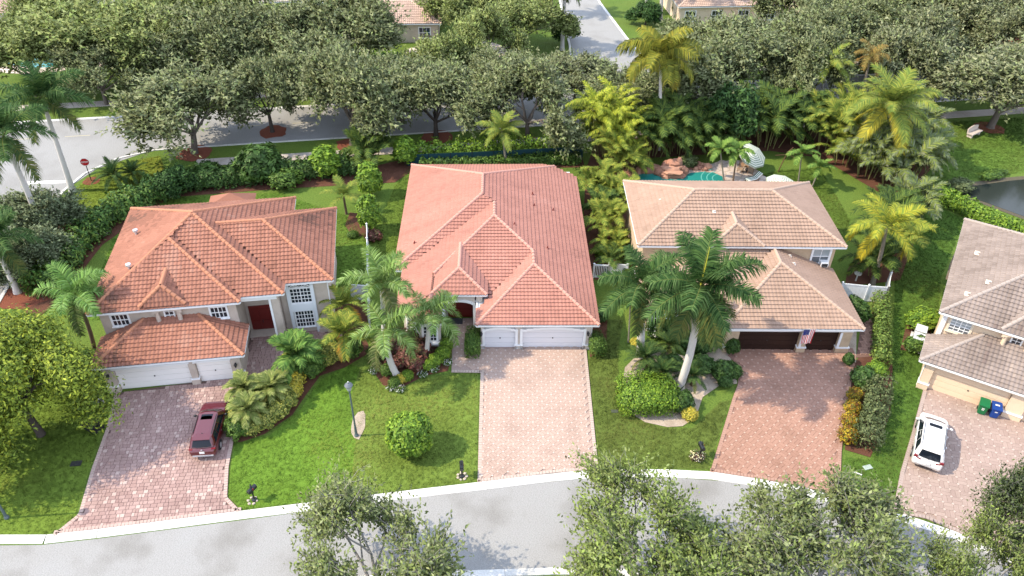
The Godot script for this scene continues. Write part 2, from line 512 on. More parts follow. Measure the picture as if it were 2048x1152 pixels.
func stone_mesh(poly: Array, h := 0.045, bev := 0.014) -> ArrayMesh:
	var m := MB.new()
	var ctr := Vector2.ZERO
	for p in poly: ctr += p
	ctr /= poly.size()
	var top := []
	for p in poly: top.append(p + (ctr - p).normalized() * bev)
	m.sheet(top, h)
	for i in poly.size():
		var a: Vector2 = poly[i]
		var b: Vector2 = poly[(i + 1) % poly.size()]
		var c: Vector2 = top[(i + 1) % poly.size()]
		var d: Vector2 = top[i]
		var o := (a + b) * 0.5 - ctr
		m.quad(Vector3(a.x, 0, a.y), Vector3(b.x, 0, b.y), Vector3(c.x, h, c.y), Vector3(d.x, h, d.y), Vector3(o.x, 0.3, o.y))
	return m.mesh()

# stones: an array of [mesh, transform, tone]; the 300 nearest become parts, the others one mass per mesh
func lay(root: Node3D, stones: Array, tones: Array, key: String) -> void:
	var ordered := []
	for s in stones:
		var p: Vector3 = s[1].origin
		ordered.append([p.distance_to(eye) + (0.0 if sees(p) else 1000.0), s])
	ordered.sort_custom(func(a, b): return a[0] < b[0])
	var rest := {}
	for i in ordered.size():
		var s: Array = ordered[i][1]
		if i < 300:
			part(root, "paver", s[0], ground_mat(key + str(s[2]), [(tones[s[2]] as Color) * 0.82, tones[s[2]], (tones[s[2]] as Color) * 1.15], 1.1, [Color(0.86, 0.84, 0.83), Color(1, 1, 1)], 0.05, 0.85, 0.3), s[1])
		else:
			var kk := [s[0], s[2]]
			if not rest.has(kk): rest[kk] = []
			rest[kk].append(s[1])
	for kk in rest:
		scatter(root, "pavers", kk[0], ground_mat(key + str(kk[1]), [], 1.1, [], 0.05), rest[kk])

func border(stones: Array, line: Array, m: Mesh, tone: int, inward: float, off := 0.14) -> void:
	var p := along(line, 0.225)
	for i in p.size() - 1:
		var a: Vector2 = p[i]
		var b: Vector2 = p[i + 1]
		var d := (b - a).normalized()
		var q := (a + b) * 0.5 + Vector2(-d.y, d.x) * off * inward
		stones.append([m, Transform3D(Basis(Vector3(d.x, 0, d.y), Vector3.UP, Vector3(-d.y, 0, d.x)), Vector3(q.x, 0.052, q.y)), tone])

func driveway(poly: Array, joint: Color) -> Node3D:
	var root := Node3D.new()
	root.name = numbered("driveway")
	add_child(root)
	root.set_meta("kind", "structure")
	var key := "joint%d" % used["driveway"]
	part(root, "bedding", MB.new().sheet(poly, 0.05).mesh(), ground_mat(key, [joint * 0.7, joint, joint * 1.2], 0.8, [], 0.1))
	return root

func shrunk(poly: Array, d: float) -> PackedVector2Array:
	return Geometry2D.offset_polygon(PackedVector2Array(poly), -d, Geometry2D.JOIN_MITER)[0]

func octo(poly: Array, ang: float, pitch: float, lines: Array) -> Array:
	var stones := []
	var pk := shrunk(poly, pitch * 0.5)
	var h := pitch * 0.5
	var k := pitch * 0.19
	var g := 0.003
	# half of an octagon: a stretched hexagon
	var half := stone_mesh([Vector2(-h + g, -g * 1.5), Vector2(-h + g, -h + k + g), Vector2(-h + k + g, -h + g), Vector2(h - k - g, -h + g), Vector2(h - g, -h + k + g), Vector2(h - g, -g * 1.5)], 0.045, 0.007)
	var dia := stone_mesh([Vector2(k - g, 0), Vector2(0, k - g), Vector2(-k + g, 0), Vector2(0, -k + g)], 0.048, 0.005)
	var box := PackedVector2Array(poly)
	var lo: Vector2 = box[0]
	var hi: Vector2 = box[0]
	for p in box:
		lo = lo.min(p)
		hi = hi.max(p)
	var mid := (lo + hi) * 0.5
	var n := int(lo.distance_to(hi) / pitch * 0.5) + 2
	for i in range(-n, n + 1):
		for j in range(-n, n + 1):
			var q := mid + Vector2(i, j).rotated(ang) * pitch
			var b := Basis(Vector3.UP, -ang)
			if inside(q, pk):
				var turn := PI / 2 * ((i + j) & 1)
				for s in 2:
					stones.append([half, Transform3D(b * Basis(Vector3.UP, turn + PI * s), Vector3(q.x, 0.053, q.y)), [0, 0, 1, 1, 2][rng.randi() % 5]])
			q += Vector2(h, h).rotated(ang)
			if inside(q, pk):
				stones.append([dia, Transform3D(b, Vector3(q.x, 0.0545, q.y)), 3])
	var bm := stone_mesh([Vector2(-0.107, -0.13), Vector2(0.107, -0.13), Vector2(0.107, 0.13), Vector2(-0.107, 0.13)], 0.052)
	for l in lines:
		border(stones, l[0], bm, 4, l[1])
	return stones

func driveways() -> void:
	# house with the red roof: coursed stones of mixed lengths, some paler
	var p1 := [Vector2(-29.82,-42.52),Vector2(-29,-38.96),Vector2(-28.47,-35.2),Vector2(-27.76,-31.58),Vector2(-28.66,-30.06),Vector2(-24.58,-30.72),Vector2(-17.4,-32.03),Vector2(-18.59,-33.12),Vector2(-19.22,-35.62),Vector2(-19.57,-38.05),Vector2(-21.14,-41.44),Vector2(-20.06,-44.06),Vector2(-18.14,-44.87),Vector2(-17.07,-47.98),Vector2(-13.4,-48.24),Vector2(-13.74,-49.72),Vector2(-17.66,-50.65),Vector2(-21.76,-50.69),Vector2(-20.74,-44.6)]
	var r1 := driveway(p1, Color(0.16, 0.105, 0.09))
	var st := []
	var pk := shrunk(p1, 0.2)
	var kinds := []
	for w in [0.2, 0.3, 0.42]:
		kinds.append(stone_mesh([Vector2(-w / 2 + 0.005, -0.145), Vector2(w / 2 - 0.005, -0.145), Vector2(w / 2 - 0.005, 0.145), Vector2(-w / 2 + 0.005, 0.145)]))
	var ang := -0.12
	for j in 110:
		var x := -2.0
		while x < 30.0:
			var t := rng.randi() % 3
			var w: float = [0.2, 0.3, 0.42][t]
			var q := Vector2(-28.66,-30.06) + Vector2(x + w * 0.5 - 2.0, 8.0 - j * 0.3).rotated(ang)
			x += w
			if inside(q, pk):
				st.append([kinds[t], Transform3D(Basis(Vector3.UP, -ang), Vector3(q.x, 0.053, q.y)), 3 if t < 2 and rng.randf() < 0.2 else rng.randi() % 3])
	var bm := stone_mesh([Vector2(-0.107, -0.13), Vector2(0.107, -0.13), Vector2(0.107, 0.13), Vector2(-0.107, 0.13)], 0.052)
	border(st, [Vector2(-28.66,-30.06),Vector2(-24.58,-30.72),Vector2(-17.4,-32.03)], bm, 4, -1.0)
	border(st, [Vector2(-17.4,-32.03),Vector2(-18.59,-33.12),Vector2(-19.22,-35.62),Vector2(-19.57,-38.05),Vector2(-21.14,-41.44)], bm, 4, -1.0)
	border(st, [Vector2(-29.82,-42.52),Vector2(-29,-38.96),Vector2(-28.47,-35.2),Vector2(-27.76,-31.58),Vector2(-28.66,-30.06)], bm, 4, -1.0)
	lay(r1, st, [Color(0.34, 0.23, 0.205), Color(0.365, 0.25, 0.225), Color(0.31, 0.205, 0.185), Color(0.47, 0.35, 0.31), Color(0.44, 0.33, 0.29)], "rose_paver")
	var p2 := [Vector2(-2.14,-34.6),Vector2(-2.26,-39.85),Vector2(-2.38,-45.53),Vector2(-4.65,-45.54),Vector2(-4.78,-48.54),Vector2(-5.55,-50.72),Vector2(-5.63,-51.7),Vector2(-3.1,-52.02),Vector2(-2.73,-48.28),Vector2(6.11,-48.77),Vector2(6.11,-46.97),Vector2(6.13,-35.86),Vector2(2.78,-35.45),Vector2(0.18,-34.98)]
	lay(driveway(p2, Color(0.36, 0.27, 0.235)), octo(p2, 0.785, 0.5, [[[Vector2(-2.14,-34.6),Vector2(0.18,-34.98),Vector2(2.78,-35.45),Vector2(6.13,-35.86)], -1.0], [[Vector2(-2.38,-45.53),Vector2(-2.26,-39.85),Vector2(-2.14,-34.6)], -1.0], [[Vector2(6.13,-35.86),Vector2(6.11,-46.97),Vector2(6.11,-48.77)], -1.0], [[Vector2(-4.65,-45.54),Vector2(-2.38,-45.53)], 1.0]]), [Color(0.41, 0.3, 0.25), Color(0.422, 0.31, 0.258), Color(0.396, 0.29, 0.241), Color(0.58, 0.48, 0.42), Color(0.45, 0.36, 0.31)], "blush_paver")
	var p3 := [Vector2(13.79,-35.82),Vector2(16.76,-42.75),Vector2(17.53,-44.37),Vector2(18.15,-46.35),Vector2(17.44,-47.68),Vector2(18.28,-48.79),Vector2(27.88,-48.81),Vector2(27.82,-47.78),Vector2(26.48,-44.83),Vector2(24.3,-39.87),Vector2(23.44,-37.73),Vector2(22.11,-33.9),Vector2(19.22,-34.81),Vector2(16.1,-35.39)]
	lay(driveway(p3, Color(0.29, 0.17, 0.132)), octo(p3, 0.785, 0.55, [[[Vector2(13.79,-35.82),Vector2(16.1,-35.39),Vector2(19.22,-34.81),Vector2(22.11,-33.9)], -1.0], [[Vector2(17.53,-44.37),Vector2(16.76,-42.75),Vector2(13.79,-35.82)], -1.0], [[Vector2(22.11,-33.9),Vector2(23.44,-37.73),Vector2(24.3,-39.87),Vector2(26.48,-44.83)], -1.0]]), [Color(0.33, 0.19, 0.14), Color(0.345, 0.2, 0.148), Color(0.315, 0.18, 0.132), Color(0.46, 0.31, 0.245), Color(0.36, 0.22, 0.17)], "brick_red_paver")
	var p4 := [Vector2(25.15,-32.63),Vector2(26.92,-36.01),Vector2(29.03,-39.47),Vector2(32.01,-44.55),Vector2(32.63,-45.12),Vector2(36.95,-41.8),Vector2(44.35,-36.32),Vector2(37.83,-25.92),Vector2(31.8,-29.45),Vector2(29.72,-30.57),Vector2(27.19,-32.16)]
	lay(driveway(p4, Color(0.33, 0.25, 0.215)), octo(p4, 0.25, 0.62, [[[Vector2(25.15,-32.63),Vector2(27.19,-32.16),Vector2(29.72,-30.57),Vector2(31.8,-29.45),Vector2(35.65,-27.25)], -1.0], [[Vector2(31.71,-44),Vector2(29.03,-39.47),Vector2(26.92,-36.01),Vector2(25.15,-32.63)], -1.0]]), [Color(0.34, 0.255, 0.22), Color(0.355, 0.27, 0.232), Color(0.32, 0.238, 0.205), Color(0.45, 0.36, 0.315), Color(0.37, 0.295, 0.262)], "dusty_paver")
	# side walk by the tan house, in plain strips of small pavers
	var p5 := [Vector2(27.78,-47.66),Vector2(29.16,-47.81),Vector2(30.66,-51.84),Vector2(30.76,-55.25),Vector2(30.17,-54.82),Vector2(29.59,-51.82)]
	lay(driveway(p5, Color(0.17, 0.1, 0.08)), octo(p5, 0.0, 0.4, []), [Color(0.3, 0.18, 0.14), Color(0.33, 0.2, 0.155), Color(0.27, 0.16, 0.125), Color(0.33, 0.2, 0.155), Color(0.3, 0.18, 0.14)], "walk_paver")
# ---------------------------------------------------------------- roofs of barrel tiles
var tile_m: ArrayMesh
var cap_m: ArrayMesh

var tiles_by_rise := {}

func tile_mesh(rise := 1.0) -> ArrayMesh:
	if tiles_by_rise.has(rise): return tiles_by_rise[rise]
	var m := MB.new()
	var px := [-0.15, -0.105, -0.085, -0.045, 0.0, 0.045, 0.085, 0.105, 0.15]
	var py := [0.0, 0.002, 0.021, 0.037, 0.042, 0.037, 0.021, 0.002, 0.0]
	for i in 9: py[i] *= rise
	var up := 0.0
	var dn := 0.08
	for i in px.size() - 1:
		var na := Vector3(-(py[mini(i + 1, 8)] - py[maxi(i - 1, 0)]), px[mini(i + 1, 8)] - px[maxi(i - 1, 0)], 0).normalized()
		var nb := Vector3(-(py[mini(i + 2, 8)] - py[i]), px[mini(i + 2, 8)] - px[i], 0).normalized()
		var A := Vector3(px[i], py[i] + up, -0.2)
		var B := Vector3(px[i + 1], py[i + 1] + up, -0.2)
		var C := Vector3(px[i + 1], py[i + 1] + dn, 0.2)
		var D := Vector3(px[i], py[i] + dn, 0.2)
		m.tri(A, B, C, na, nb, nb)
		m.tri(A, C, D, na, nb, na)
		m.quad(D, C, C - Vector3(0, 0.022, 0.0), D - Vector3(0, 0.022, 0.0), Vector3(0, 0, 1))
	tile_m = m.mesh()
	tiles_by_rise[rise] = tile_m
	var k := MB.new()
	for i in 6:
		var a := PI * (i / 6.0 - 0.5) * 1.15
		var b := PI * ((i + 1) / 6.0 - 0.5) * 1.15
		var A := Vector3(sin(a), cos(a), 0)
		var B := Vector3(sin(b), cos(b), 0)
		var r0 := 0.14
		var r1 := 0.165
		k.tri(A * r0 + Vector3(0, 0, -0.21), B * r0 + Vector3(0, 0, -0.21), B * r1 + Vector3(0, 0.012, 0.21), A, B, B)
		k.tri(A * r0 + Vector3(0, 0, -0.21), B * r1 + Vector3(0, 0.012, 0.21), A * r1 + Vector3(0, 0.012, 0.21), A, B, A)
		k.flat(A * r1 + Vector3(0, 0.012, 0.21), B * r1 + Vector3(0, 0.012, 0.21), Vector3(0, 0.03, 0.21), Vector3(0, 0, 1))
	if cap_m == null: cap_m = k.mesh()
	return tile_m

func newell(f: Array) -> Vector3:
	var nn := Vector3.ZERO
	for i in f.size():
		nn += (f[i] as Vector3).cross(f[(i + 1) % f.size()])
	nn = nn.normalized()
	return -nn if nn.y < 0 else nn

# roof of the given faces: bedding sheet, tiles (300 nearest as parts), ridge and hip caps
func roof(root: Node3D, called: String, faces: Array, caps: Array, key: String, tones: Array, cap_tone: Color, near := 300, drift := 0.16, rise := 1.0) -> MeshInstance3D:
	var tile := tile_mesh(rise)
	var base := MB.new()
	var spots := []
	var fn := FastNoiseLite.new()
	fn.seed = key.hash() % 500
	fn.frequency = 0.11
	fn.fractal_octaves = 3
	var rt := root.transform
	for f in faces:
		var nn := newell(f)
		var pp := PackedVector2Array()
		for p in f: pp.append(Vector2(p.x, p.z))
		var ix := Geometry2D.triangulate_polygon(pp)
		for i in range(0, ix.size(), 3):
			base.flat(f[ix[i]], f[ix[i + 1]], f[ix[i + 2]], nn)
		var dh := Vector3(nn.x, 0, nn.z).normalized()
		var d := (dh - nn * dh.dot(nn)).normalized()
		var a := nn.cross(d)
		var fl := PackedVector2Array()
		var lo := Vector2(INF, INF)
		var hi := Vector2(-INF, -INF)
		var lift := 0.0
		for p in f:
			var q := Vector2(a.dot(p), d.dot(p))
			fl.append(q)
			lo = lo.min(q)
			hi = hi.max(q)
			lift += nn.dot(p) / f.size()
		for j in int((hi.y - lo.y) / 0.36) + 1:
			var v := hi.y - 0.17 - j * 0.36
			for i in int((hi.x - lo.x) / 0.3) + 1:
				var u := lo.x + 0.15 + i * 0.3
				if inside(Vector2(u - 0.02, v), fl) or inside(Vector2(u + 0.02, v), fl):
					var o := a * u + d * v + nn * (lift + 0.015 + rf(-0.004, 0.004))
					var w := rt * o
					var t := Transform3D(Basis(a, nn, d).rotated(nn, rf(-0.012, 0.012)), o)
					var s := fn.get_noise_3d(u * 3.4 + nn.x * 50.0, v * 0.9 + nn.z * 50.0, 0.0) * 0.75 + fn.get_noise_3d(w.x, w.y, w.z) * 0.6 + rf(-0.2, 0.2)
					spots.append([w.distance_to(eye) + (0.0 if sees(w) else 900.0), t, clampi(int(2.5 + s * 2.6), 0, 4)])
	var r := part(root, called, base.mesh(), mat(key + "_bed", tones[2] * 0.42, 0.95))
	spots.sort_custom(func(x, y): return x[0] < y[0])
	var ms := []
	for i in 5:
		var c: Color = tones[i]
		ms.append(ground_mat(key + "_tile%d" % i, [c * (1.0 - drift * 1.6), c, c * (1.0 + drift)], 0.8, [Color(0.78, 0.76, 0.75), Color(1, 1, 1), Color(1, 1, 1)], 0.11, 0.75, 0.25))
	var rest := [[], [], [], [], []]
	for i in spots.size():
		var s: Array = spots[i]
		if i < near:
			part(r, "roof_tile", tile, ms[s[2]], s[1])
		else:
			rest[s[2]].append(s[1])
	for i in 5:
		if rest[i].size(): scatter(r, "roof_tiles", tile, ms[i], rest[i])
	var cm := ground_mat(key + "_cap", [cap_tone * 0.8, cap_tone, cap_tone * 1.12], 0.8, [], 0.11, 0.75, 0.25)
	for c in caps:
		var lo: Vector3 = c[0] if c[0].y < c[1].y else c[1]
		var hi: Vector3 = c[1] if c[0].y < c[1].y else c[0]
		var z := (lo - hi).normalized()
		var x := Vector3.UP.cross(z).normalized()
		var l := lo.distance_to(hi)
		var n := maxi(1, int(l / 0.38))
		for i in n:
			part(r, "ridge_cap", cap_m, cm, Transform3D(Basis(x, z.cross(x), z).rotated(z, rf(-0.05, 0.05)), hi - (hi - lo).normalized() * (l * (i + 0.5) / n) + Vector3.UP * rf(0.0, 0.012)))
	return r

# white fascia with a gutter along the eaves, and the soffit behind it
func eaves(root: Node3D, outline: Array, y: float, inset: Array, fm: Material) -> void:
	var m := MB.new()
	for i in outline.size():
		var a: Vector2 = outline[i]
		var b: Vector2 = outline[(i + 1) % outline.size()]
		m.bar(Vector3(a.x, y - 0.09, a.y), Vector3(b.x, y - 0.09, b.y), 0.12, 0.15)
	part(root, "gutter", m.mesh(), fm)
	part(root, "soffit", MB.new().prism(outline, y - 0.16, y - 0.12).mesh(), fm)

func ring_box(m: MB, c: Vector3, w: float, h: float, t: float, dep: float, b: Basis) -> void:
	m.box(c + b * Vector3(-w / 2 + t / 2, 0, 0), Vector3(t, h, dep), b)
	m.box(c + b * Vector3(w / 2 - t / 2, 0, 0), Vector3(t, h, dep), b)
	m.box(c + b * Vector3(0, h / 2 - t / 2, 0), Vector3(w - 2 * t, t, dep), b)
	m.box(c + b * Vector3(0, -h / 2 + t / 2, 0), Vector3(w - 2 * t, t, dep), b)

func white() -> Material: return mat("white_trim", Color(0.74, 0.75, 0.76), 0.55)
func glass() -> Material: return mat("dark_glass", Color(0.018, 0.024, 0.032), 0.08, 0.6)

# a window on a wall: trim, panes each their own, sash bars; c is the middle of the opening on the wall face
func window(root: Node3D, c: Vector3, w: float, h: float, nx: int, ny: int, yaw := 0.0, trim := 0.12, tm: Material = null, blinds := false) -> void:
	var b := Basis(Vector3.UP, yaw)
	var m := MB.new()
	ring_box(m, c, w + 2 * trim, h + 2 * trim, trim, 0.16, b)
	m.box(c + b * Vector3(0, -h / 2 - trim * 0.9, 0.07), Vector3(w + 2.6 * trim, 0.07, 0.16), b)
	var f := part(root, "window", m.mesh(), tm if tm else white())
	var s := MB.new()
	var pw := w / nx
	var ph := h / ny
	var sb := 0.045
	for i in nx + 1:
		s.box(c + b * Vector3(-w / 2 + pw * i, 0, 0.03), Vector3(sb * (1.6 if i == nx / 2 and nx > 3 else 1.0), h, 0.05), b)
	for j in ny + 1:
		s.box(c + b * Vector3(0, -h / 2 + ph * j, 0.034), Vector3(w, sb * (1.5 if j == ny / 2 else 1.0), 0.05), b)
	part(f, "sash", s.mesh(), white())
	var pane := MB.new().box(Vector3.ZERO, Vector3(pw - 0.02, ph - 0.02, 0.02)).mesh()
	var gm: Material = mat("pane_with_blind", Color(0.3, 0.34, 0.36), 0.12, 0.6) if blinds else glass()
	for i in nx:
		for j in ny:
			part(f, "pane", pane, gm if not (blinds and j < ny / 2) else mat("screen_pane", Color(0.1, 0.115, 0.13), 0.3, 0.5), Transform3D(b, c + b * Vector3(-w / 2 + pw * (i + 0.5), -h / 2 + ph * (j + 0.5), 0.012)))

func garage_door(root: Node3D, x0: float, x1: float, h: float, z: float, dm: Material, arch := false, tm: Material = null) -> void:
	var g := part(root, "garage_door", MB.new().box(Vector3((x0 + x1) / 2, h / 2, z - 0.03), Vector3(x1 - x0, h, 0.03)).mesh(), dm)
	var n := 4
	for i in n:
		var m := MB.new().box(Vector3((x0 + x1) / 2, h * (i + 0.5) / n, z + 0.01), Vector3(x1 - x0 - 0.02, h / n - 0.025, 0.045))
		var k := int((x1 - x0) / 0.6)
		for q in k:
			m.box(Vector3(x0 + (x1 - x0) * (q + 0.5) / k, h * (i + 0.5) / n, z + 0.034), Vector3((x1 - x0) / k - 0.16, h / n - 0.17, 0.012))
		part(g, "door_panel", m.mesh(), dm)
	part(g, "lock", MB.new().box(Vector3((x0 + x1) / 2, h * 0.5, z + 0.05), Vector3(0.09, 0.1, 0.05)).mesh(), mat("dark_metal", Color(0.03, 0.03, 0.032), 0.4))
	if tm:
		var t := MB.new()
		t.box(Vector3(x0 - 0.1, h / 2 + 0.05, z + 0.16), Vector3(0.2, h + 0.1, 0.34))
		t.box(Vector3(x1 + 0.1, h / 2 + 0.05, z + 0.16), Vector3(0.2, h + 0.1, 0.34))
		var n2 := 10
		for i in n2:
			var u := -1.0 + 2.0 * (i + 0.5) / n2
			var rise := (0.26 * (1.0 - u * u)) if arch else 0.0
			var u0 := x0 - 0.2 + (x1 - x0 + 0.4) * i / n2
			var u1 := x0 - 0.2 + (x1 - x0 + 0.4) * (i + 1) / n2
			t.box(Vector3((u0 + u1) / 2, h + 0.02 + rise - 0.1, z + 0.165), Vector3(u1 - u0, 0.2, 0.35))
		part(root, "door_trim", t.mesh(), tm)

func pillar(root: Node3D, x0: float, x1: float, z0: float, z1: float, h: float, wm: Material, foot := 0.6) -> void:
	var p := part(root, "pillar", MB.new().box(Vector3((x0 + x1) / 2, h / 2, (z0 + z1) / 2), Vector3(x1 - x0, h, z1 - z0)).mesh(), wm)
	part(p, "plinth", MB.new().box(Vector3((x0 + x1) / 2, foot / 2, (z0 + z1) / 2 + 0.03), Vector3(x1 - x0 + 0.12, foot, z1 - z0 + 0.1)).mesh(), wm)
	part(p, "plinth_cap", MB.new().box(Vector3((x0 + x1) / 2, foot + 0.04, (z0 + z1) / 2 + 0.04), Vector3(x1 - x0 + 0.2, 0.09, z1 - z0 + 0.16)).mesh(), white())

func wall_lamp(root: Node3D, p: Vector3) -> void:
	var m := MB.new()
	m.lathe(p + Vector3(0, -0.2, 0.18), [Vector2(0.001, 0), Vector2(0.06, 0.02), Vector2(0.1, 0.24), Vector2(0.12, 0.26), Vector2(0.05, 0.38), Vector2(0.001, 0.46)], 8)
	m.box(p + Vector3(0, 0.08, 0.06), Vector3(0.06, 0.06, 0.14))
	m.box(p + Vector3(0, 0.0, 0.02), Vector3(0.12, 0.26, 0.05))
	part(root, "wall_lamp", m.mesh(), mat("lamp_black", Color(0.018, 0.017, 0.018), 0.4))

func vent_pipe(root: Node3D, p: Vector3, c: Color, r := 0.09, h := 0.35) -> void:
	var m := MB.new()
	m.tube([p - Vector3(0, 0.15, 0), p + Vector3(0, h, 0)], [r, r], 9)
	m.box(p + Vector3(0, 0.08, 0), Vector3(r * 4, 0.05, r * 4), Basis(Vector3.RIGHT, 0.35))
	part(root, "roof_vent", m.mesh(), mat("vent%d" % int(c.r * 100), c, 0.5))

func stucco(key: String, c: Color) -> StandardMaterial3D:
	return ground_mat(key, [c * 0.9, c, c * 1.06], 0.9, [Color(0.88, 0.87, 0.85), Color(1, 1, 1)], 0.15, 0.9, 0.4)

# upstairs niche with a small arched window, two short columns and a ledge, under its own little hip roof
func niche(root: Node3D, xc: float, z: float, y0: float, ytop: float, wm: Material) -> void:
	var n := part(root, "balcony", MB.new().box(Vector3(xc, y0, z + 0.28), Vector3(2.15, 0.16, 0.62)).mesh(), white())
	var m := MB.new()
	for s in [-1, 1]:
		m.tube([Vector3(xc + s * 0.78, y0 + 0.08, z + 0.32), Vector3(xc + s * 0.78, y0 + 0.9, z + 0.32), Vector3(xc + s * 0.78, ytop - 0.3, z + 0.32)], [0.17, 0.17, 0.14], 10)
	part(n, "column", m.mesh(), wm)
	var h := MB.new()
	for i in 12:
		var u := -1.0 + 2.0 * (i + 0.5) / 12
		var low := ytop - 0.42 + 0.26 * sqrt(maxf(0.0, 1.0 - pow(u * 1.25, 2)))
		h.box(Vector3(xc + u * 1.08, (low + ytop + 0.06) / 2, z + 0.28), Vector3(0.18, ytop + 0.06 - low, 0.52))
	part(n, "arch", h.mesh(), wm)
	window(root, Vector3(xc, (y0 + ytop) / 2 + 0.12, z + 0.02), 0.62, 1.05, 2, 3, 0.0, 0.09)

func house_red() -> void:
	var o := Vector3(0,5.5,0)
	var root := thing("house", "two-storey house with weathered orange-red barrel tiles, white garage doors and a red car in front", "house", Vector3(-31.37, 0, -45.14), 0.15917, "tiled houses along the front street")
	var wm := stucco("stucco_rose", Color(0.5, 0.43, 0.37))
	var tones := [Color(0.15, 0.074, 0.053), Color(0.23, 0.102, 0.07), Color(0.285, 0.127, 0.087), Color(0.32, 0.145, 0.1), Color(0.34, 0.17, 0.122)]
	var BL := Vector3(0,5.5,-14.9)
	var FL := Vector3(0,5.5,0)
	var A := Vector3(7.06,8.95,-7.83)
	var A2 := Vector3(7.06,8.95,-7.7)
	var K := Vector3(5.46,8.17,-5.46)
	var J := Vector3(5.46,8.17,-6.1)
	var FW := Vector3(10.93,5.5,0)
	var VW := Vector3(10.93,5.5,-0.63)
	var FR := Vector3(14.13,5.5,-0.63)
	var BR := Vector3(14.13,5.5,-14.9)
	var A3 := Vector3(12.45,8.12,-7.24)
	var V3 := Vector3(8.77,8.12,-7.24)
	var C1 := Vector3(17.82,5.5,-1.88)
	var C2 := Vector3(17.81,5.5,-12.6)
	var C3 := Vector3(14.13,5.5,-12.6)
	var C4 := Vector3(14.13,5.5,-1.88)
	var r := roof(root, "roof", [[BL, A, A2, K, FL], [A2, FR, VW, J], [K, J, VW, FW], [K, FW, FL], [BL, BR, A], [A, BR, C3, V3, C4, FR, A2], [V3, A3, C1, C4], [A3, C2, C1], [V3, C3, C2, A3],
		[Vector3(3.73, 5.7, -0.1), Vector3(7.05, 5.7, -0.1), Vector3(5.42, 6.95, -0.95)], [Vector3(3.73, 5.7, -0.1), Vector3(5.42, 6.95, -0.95), Vector3(5.42, 6.95, -3.0)], [Vector3(7.05, 5.7, -0.1), Vector3(5.42, 6.95, -0.95), Vector3(5.42, 6.95, -3.0)]],
		[[BL, A], [A, A2], [A2, FL], [K, FW], [A2, FR], [A, BR], [A3, V3], [A3, C1], [A3, C2], [Vector3(3.73, 5.7, -0.1), Vector3(5.42, 6.95, -0.95)], [Vector3(7.05, 5.7, -0.1), Vector3(5.42, 6.95, -0.95)], [Vector3(5.42, 6.95, -0.95), Vector3(5.42, 6.95, -3.0)]],
		"terracotta", tones, Color(0.42, 0.19, 0.115))
	for p in [Vector3(1.88, 6.55, -9.04), Vector3(2.6, 6.9, -3.6)]:
		part(root, "roof_vent", MB.new().lathe(p, [Vector2(0.1, -0.1), Vector2(0.1, 0.25), Vector2(0.22, 0.26), Vector2(0.2, 0.4), Vector2(0.001, 0.46)], 10).mesh(), metal("galvanised", Color(0.6, 0.62, 0.66)))
	roof(root, "garage_roof", [[Vector3(0.2, 2.8, 3.0), Vector3(11.06, 2.8, 3.0), Vector3(7.6, 4.29, -0.55), Vector3(3.6, 4.29, -0.55)], [Vector3(0.2, 2.8, 3.0), Vector3(3.6, 4.29, -0.55), Vector3(0.2, 2.8, -0.55)], [Vector3(11.06, 2.8, 3.0), Vector3(7.6, 4.29, -0.55), Vector3(11.06, 2.8, -0.55)]],
		[[Vector3(0.2, 2.8, 3.0), Vector3(3.6, 4.29, -0.5)], [Vector3(11.06, 2.8, 3.0), Vector3(7.6, 4.29, -0.5)]], "terracotta", tones, Color(0.42, 0.19, 0.115))
	var out := [Vector2(0, 0), Vector2(10.93, 0), Vector2(10.93, -0.63), Vector2(14.13, -0.63), Vector2(14.13, -1.88), Vector2(17.82, -1.88), Vector2(17.82, -12.6), Vector2(14.13, -12.6), Vector2(14.13, -14.9), Vector2(0, -14.9)]
	eaves(root, out, 5.5, [], white())
	eaves(root, [Vector2(0.2, 3.0), Vector2(11.06, 3.0), Vector2(11.06, -0.5), Vector2(0.2, -0.5)], 2.8, [], white())
	part(root, "wall", MB.new().prism([Vector2(0.55, -0.55), Vector2(10.45, -0.55), Vector2(10.45, -3.2), Vector2(13.55, -3.2), Vector2(13.55, -2.4), Vector2(17.25, -2.4), Vector2(17.25, -12.1), Vector2(13.6, -12.1), Vector2(13.6, -14.35), Vector2(0.55, -14.35)], 0, 5.36).mesh(), wm)
	var gw := part(root, "garage_wall", MB.new().prism([Vector2(0.75, 2.3), Vector2(10.6, 2.3), Vector2(10.6, -0.5), Vector2(0.75, -0.5)], 0, 2.66).mesh(), wm)
	part(gw, "lintel", MB.new().box(Vector3(5.68, 2.44, 2.5), Vector3(9.85, 0.42, 0.4)).mesh(), wm)
	garage_door(root, 1.52, 6.82, 2.14, 2.4, mat("garage_white", Color(0.8, 0.78, 0.75), 0.5))
	garage_door(root, 7.34, 9.86, 2.14, 2.4, mat("garage_white"))
	for x in [[0.75, 1.5], [6.84, 7.32], [9.88, 10.62]]:
		pillar(root, x[0], x[1], 2.3, 2.72, 2.23, wm)
	for x in [[1.4, 6.95], [7.22, 9.98]]:
		part(root, "door_head", MB.new().box(Vector3((x[0] + x[1]) / 2, 2.3, 2.74), Vector3(x[1] - x[0], 0.13, 0.1)).mesh(), white())
	wall_lamp(root, Vector3(1.1, 1.75, 2.72))
	wall_lamp(root, Vector3(10.25, 1.75, 2.72))
	window(root, Vector3(1.95, 4.35, -0.55), 1.15, 1.0, 4, 2)
	window(root, Vector3(9.12, 4.3, -0.55), 1.15, 1.0, 4, 2)
	niche(root, 5.55, -0.55, 3.62, 5.4, wm)
